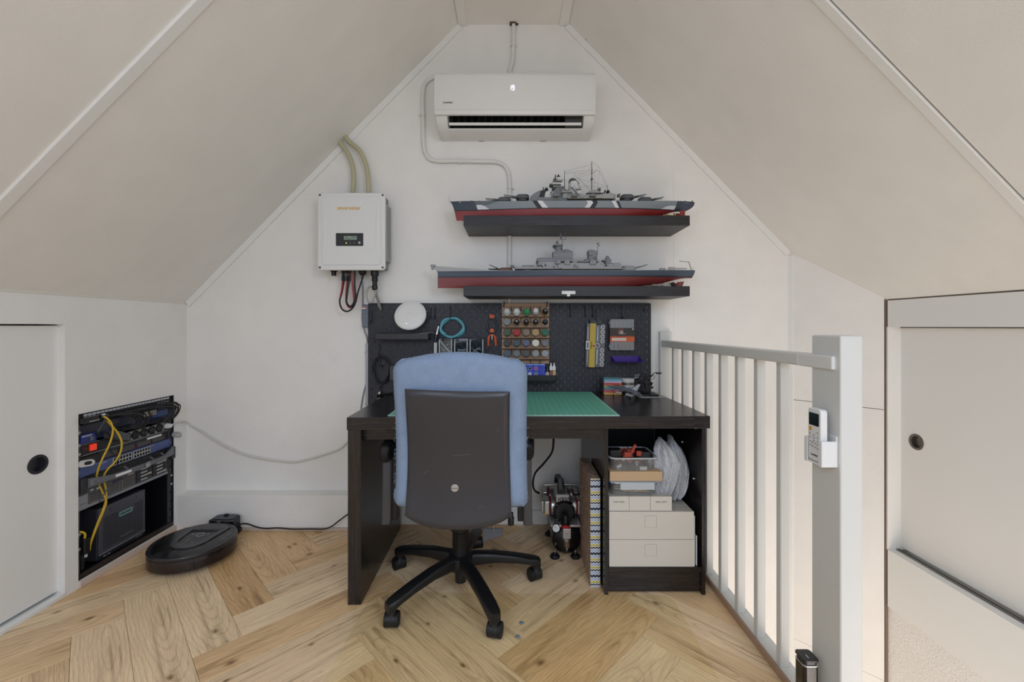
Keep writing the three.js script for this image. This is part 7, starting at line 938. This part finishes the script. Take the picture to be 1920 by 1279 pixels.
{ // white cable from the rack along the back wall to the desk
  solo('white_cable', tube([[-1.772, 0.56, -2.21], [-1.762, 0.567, -2.232], [-1.766, 0.5655, -2.281], [-1.7615, 0.556, -2.312], [-1.755, 0.54, -2.32], [-1.6908, 0.5085, -2.3121], [-1.6185, 0.4623, -2.3121], [-1.5376, 0.416, -2.3121], [-1.4451, 0.3785, -2.3121], [-1.3439, 0.3553, -2.3121], [-1.2428, 0.3423, -2.3121], [-1.1821, 0.338, -2.3121], [-1.1127, 0.3525, -2.3121], [-1.0116, 0.3814, -2.3121], [-0.9249, 0.416, -2.3121], [-0.89, 0.45, -2.317], [-0.82, 0.47, -2.317]], 0.0042, 120, 8), mat(0xd8d3c8, 0.45), 'white cable sagging along the back wall from the server rack to the desk', 'cable');
}
// ---------------------------------------------------------------- robot vacuum, its dock and cord
{
  const C = [-1.477, 0, -1.981], H = 0.092, R = 0.171, t = thing('robot_vacuum', 'dusty round black robot vacuum parked in its dock in front of the server rack', 'robot vacuum', C), L = (pr) => lathe(pr, [C[0], 0, C[2]], [0, 1, 0], 72);
  const dust = dataTex(512, 512, (x, y) => { const d = Math.pow(vn(x / 26, y / 40, 15, 0, 0), 3) * 0.9 * (0.5 + vn(x / 5, y / 5, 16)) + (hash(x, y, 17) > 0.985 ? 0.35 : 0) * vn(x / 40, y / 40, 18); const v = 18 + 70 * d; return [v, v * 0.97, v * 0.98]; }, true, 3);
  const shell = mat(0xffffff, 0.3, { map: dust });
  part('body', L([[0, 0.012], [0.15, 0.012], [0.162, 0.02], [0.1675, 0.022], [0.168, 0.07], [0.1675, 0.072]]), mat(0x211c1c, 0.24), t);
  part('bumper', L([[0.168, 0.02], [0.1705, 0.022], [R, 0.026], [R, 0.064], [0.1695, 0.068], [0.168, 0.069]]), mat(0x241b1b, 0.2), t);
  part('rim', L([[0.1685, 0.07], [0.171, 0.074], [0.1712, 0.08], [0.168, 0.085], [0.163, 0.0865], [0.158, 0.0865], [0.156, 0.084]]), mat(0x29292c, 0.26), t);
  part('top_cover', uvm(L([[0, 0.0875], [0.1, 0.0875], [0.14, 0.087], [0.157, 0.0855]])), shell, t);
  // sensor plate: a raised band pointing to the dock (towards -z), with the button panel in a recess
  const put = (g) => g.rotateX(-Math.PI / 2).translate(C[0], 0, C[2]), a1 = 2.6;
  const lid = new THREE.Shape(); lid.absarc(0, -0.01, 0.082, Math.PI * 1.06, Math.PI * 1.94); lid.lineTo(0.098, 0.11); lid.absarc(0, 0.0, 0.147, 0.85, Math.PI - 0.85); lid.closePath();
  const hole = new THREE.Path(); hole.absarc(0, -0.002, 0.06, Math.PI * 1.02, Math.PI * 1.98); hole.lineTo(0.066, 0.075); hole.lineTo(-0.066, 0.075); hole.closePath(); lid.holes.push(hole);
  part('sensor_lid', put(ext(lid, 0.086, 0.0925, 0.0015, 24)), mat(0x38353a, 0.3), t); part('camera_bar', put(ext(rrect(-0.07, 0.07, 0.078, 0.105, 0.006), 0.086, 0.0935, 0.001)), mat(0x1a1a22, 0.25), t);
  part('clean_button', new THREE.TorusGeometry(0.0165, 0.0012, 8, 36).rotateX(Math.PI / 2).translate(C[0] + 0.002, 0.0885, C[2] - 0.04), mat(0xb9b9b6, 0.35), t); for (const d of [-0.036, 0.036]) part('button', lathe([[0, 0.001], [0.003, 0.001], [0.0035, 0]], [C[0] + d, 0.0878, C[2] - 0.043], [0, 1, 0], 12), mat(0xa9a9a6, 0.35), t);
  part('lettering', txt('iRobot', 0.009, fontR, 0.0006).rotateX(-Math.PI / 2).translate(C[0] - 0.005, 0.0935, C[2] - 0.091), mat(0x77777c, 0.4), t);
  const at = (deg, r) => [C[0] + r * Math.sin(deg * Math.PI / 180), C[2] + r * Math.cos(deg * Math.PI / 180)], slab = (deg, y0, y1, w, d, m, n, p = t) => { const [x, z] = at(deg, R - 0.001); return part(n, bx(-w / 2, w / 2, y0, y1, -0.004, d).rotateY(deg * Math.PI / 180).translate(x, 0, z), m, p); };
  slab(64, 0.024, 0.068, 0.005, 0.001, blackMatte, 'bumper_gap'); slab(-28, 0.024, 0.066, 0.0016, 0.0006, blackMatte, 'panel_line'); slab(23, 0.026, 0.064, 0.0016, 0.0006, blackMatte, 'panel_line'); const win = slab(33, 0.03, 0.064, 0.026, 0.0008, mat(0x2c2629, 0.25), 'release_panel'); slab(37, 0.034, 0.054, 0.008, 0.0016, blackGloss, 'release_button', win); slab(10, 0.0475, 0.049, 0.02, 0.0006, mat(0x8a8a88, 0.35), 'status_mark');
  part('dock_contact', sph(C[0] + 0.005, 0.088, C[2] - 0.158, 0.012, 14), mat(0x2c2d31, 0.25), t);
}
{
  const t = thing('charging_dock', 'small black charging dock against the boxed skirting behind the robot vacuum', 'dock', [-1.478, 0, -2.19]);
  const s = (k) => { const q = new THREE.Shape(); q.moveTo(-0.062 * k, -0.036); q.quadraticCurveTo(0, -0.062 * k, 0.062 * k, -0.036); q.lineTo(0.062 * k, 0.02); q.quadraticCurveTo(0.05 * k, 0.034, 0, 0.034); q.quadraticCurveTo(-0.05 * k, 0.034, -0.062 * k, 0.02); q.closePath(); return q; };
  part('tower', ext(s(1), 0.0, 0.092, 0.006, 16).rotateX(-Math.PI / 2).translate(-1.478, 0, -2.203), mat(0x19191d, 0.3), t); part('top_window', ext(s(0.82), 0, 0.004, 0.0015, 16).scale(1, 0.8, 1).rotateX(-Math.PI / 2).translate(-1.474, 0.0905, -2.203), mat(0x1b1d2e, 0.18), t); part('top_ridge', bx(-1.492, -1.472, 0.092, 0.102, -2.222, -2.208, 0.004), mat(0x29292c, 0.3), t); part('contact_ramp', bx(-1.53, -1.426, 0.0, 0.012, -2.17, -2.10, 0.004), blackPlastic, t);
  part('cord', tube([[-1.414, 0.03, -2.205], [-1.40, 0.018, -2.195], [-1.398, 0.03, -2.205], [-1.425, 0.0389, -2.2222], [-1.4067, 0.0444, -2.2284], [-1.376, 0.0416, -2.2284], [-1.337, 0.0276, -2.2284], [-1.2897, 0.0193, -2.2284], [-1.2228, 0.0221, -2.2284], [-1.156, 0.0165, -2.2284], [-1.0585, 0.0165, -2.2284], [-0.9749, 0.0179, -2.2284], [-0.9415, 0.0304, -2.2284], [-0.9053, 0.0583, -2.2284], [-0.8635, 0.0889, -2.2284], [-0.80, 0.13, -2.22], [-0.70, 0.16, -2.215]], 0.0034, 140, 8), blackRubber, t);
  solo('wood_splinter', bx(-0.013, 0.013, 0.0, 0.002, -0.0018, 0.0018).rotateY(0.03).translate([-1.3514, 0, -2.1366][0], 0.0003, [-1.3514, 0, -2.1366][2]), mat(0xddd6c8, 0.6), 'thin white splinter on the floor right of the robot vacuum', 'splinter');
}
// ---------------------------------------------------------------- remote control on the newel post, black device below
{
  const X0 = 0.8125, zN = -1.0716, zF = -1.119, t = thing('remote_holder', 'white wall holder for a remote control on the front railing post', 'holder', [X0, 0.722, (zN + zF) / 2]), hm = mat(0xe4e3e0, 0.35);
  part('back_plate', bx(X0 - 0.004, X0, 0.722, 0.80, zF - 0.006, zN + 0.008, 0.0015), hm, t); part('near_cheek', bx(0.7735, X0, 0.7225, 0.787, zN + 0.0015, zN + 0.0085, 0.002), hm, t); part('far_cheek', bx(0.7735, X0, 0.7225, 0.787, zF - 0.008, zF - 0.001, 0.002), hm, t); part('bottom', bx(0.776, X0, 0.722, 0.728, zF - 0.004, zN + 0.004, 0.002), hm, t); part('lip', bx(0.7715, 0.7745, 0.7225, 0.787, zN - 0.004, zN + 0.0085, 0.001), hm, t); part('lip', bx(0.7715, 0.7745, 0.7225, 0.787, zF - 0.008, zF + 0.004, 0.001), hm, t);
  const r = thing('remote_control', 'white remote control with a dark screen and orange button on the railing post', 'remote control', [0.785, 0.73, (zN + zF) / 2]);
  const zc = (zN + zF) / 2, side = (g) => g.rotateY(-Math.PI / 2), q = (z, y, g) => side(g).translate(0.7752, y, z);
  part('body', side(ext(rrect(-0.0235, 0.0235, -0.067, 0.067, 0.009), -0.009, 0.009, 0.003)).translate(0.7845, 0.797, zc), hm, r); part('screen', q(zc, 0.8365, ext(rrect(-0.0175, 0.0175, -0.016, 0.016, 0.002), 0, 0.0007)), mat(0x1a2226, 0.15), r); part('power_button', lathe([[0, 0.0016], [0.005, 0.0014], [0.0058, 0]], [0.7755, 0.811, zc - 0.0125], [-1, 0, 0], 20), mat(0xd9a03c, 0.45), r);
  for (const [dz, y] of [[-0.0135, 0.798], [-0.0135, 0.788], [0.0005, 0.796], [0.0005, 0.789], [0.0005, 0.782], [0.0145, 0.804], [0.0145, 0.793], [0.0145, 0.783], [-0.0135, 0.777], [-0.0045, 0.776], [0.006, 0.776], [0.0145, 0.774], [-0.0135, 0.768], [-0.0045, 0.767], [0.006, 0.766], [0.0145, 0.764]]) { const b = part('button', q(zc + dz, y, ext(rrect(-0.0036, 0.0036, -0.0024, 0.0024, 0.0018), 0, 0.0009)), mat(0xcfcdca, 0.4), r); part('button_mark', q(zc + dz, y, bx(-0.0014, 0.0014, -0.0007, 0.0007, 0.0008, 0.0012)), mat(0x55534f, 0.6), b); }
  part('lettering', q(zc + 0.001, 0.7455, txt("Comfee'", 0.0052, fontR, 0.0006)), mat(0x3f3e3c, 0.5), r);
}
{
  const t = thing('black_device', 'slim glossy black tower with a silver band on the floor before the railing post', 'device', [0.772, 0, -1.116]), x0 = 0.752, x1 = 0.7915, z0 = -1.137, z1 = -1.098, y = 0.2145;
  const sh = (z, e = 0) => rrect(x0 + e, x1 - e, -z1 + e, -z0 - e, 0.008), up = (g) => g.rotateX(-Math.PI / 2);
  part('body', up(ext(sh(0), 0.0, y - 0.016, 0.001, 10)), mat(0x0e0d10, 0.12), t); part('silver_band', up(ext(sh(0, -0.0004), y - 0.0175, y - 0.0145, 0.0005, 10)), mat(0xc3c2c2, 0.3, { metalness: 0.7 }), t); part('neck', up(ext(sh(0, 0.002), y - 0.015, y - 0.005, 0, 10)), mat(0x141419, 0.2), t); part('top_plate', up(ext(sh(0, -0.0008), y - 0.0055, y, 0.001, 10)), mat(0x17171b, 0.3), t); part('top_mark', bx(0.7685, 0.7700, y - 0.0002, y + 0.0006, -1.1175, -1.1065), mat(0xd5d5d5, 0.3), t); part('front_mark', M([bx(0.7755, 0.7768, 0.184, 0.195, z1 - 0.0005, z1 + 0.0006), bx(0.769, 0.772, 0.183, 0.185, z1 - 0.0005, z1 + 0.0006)]), mat(0x8f8f92, 0.3), t);
}

renderer.render(scene, camera);
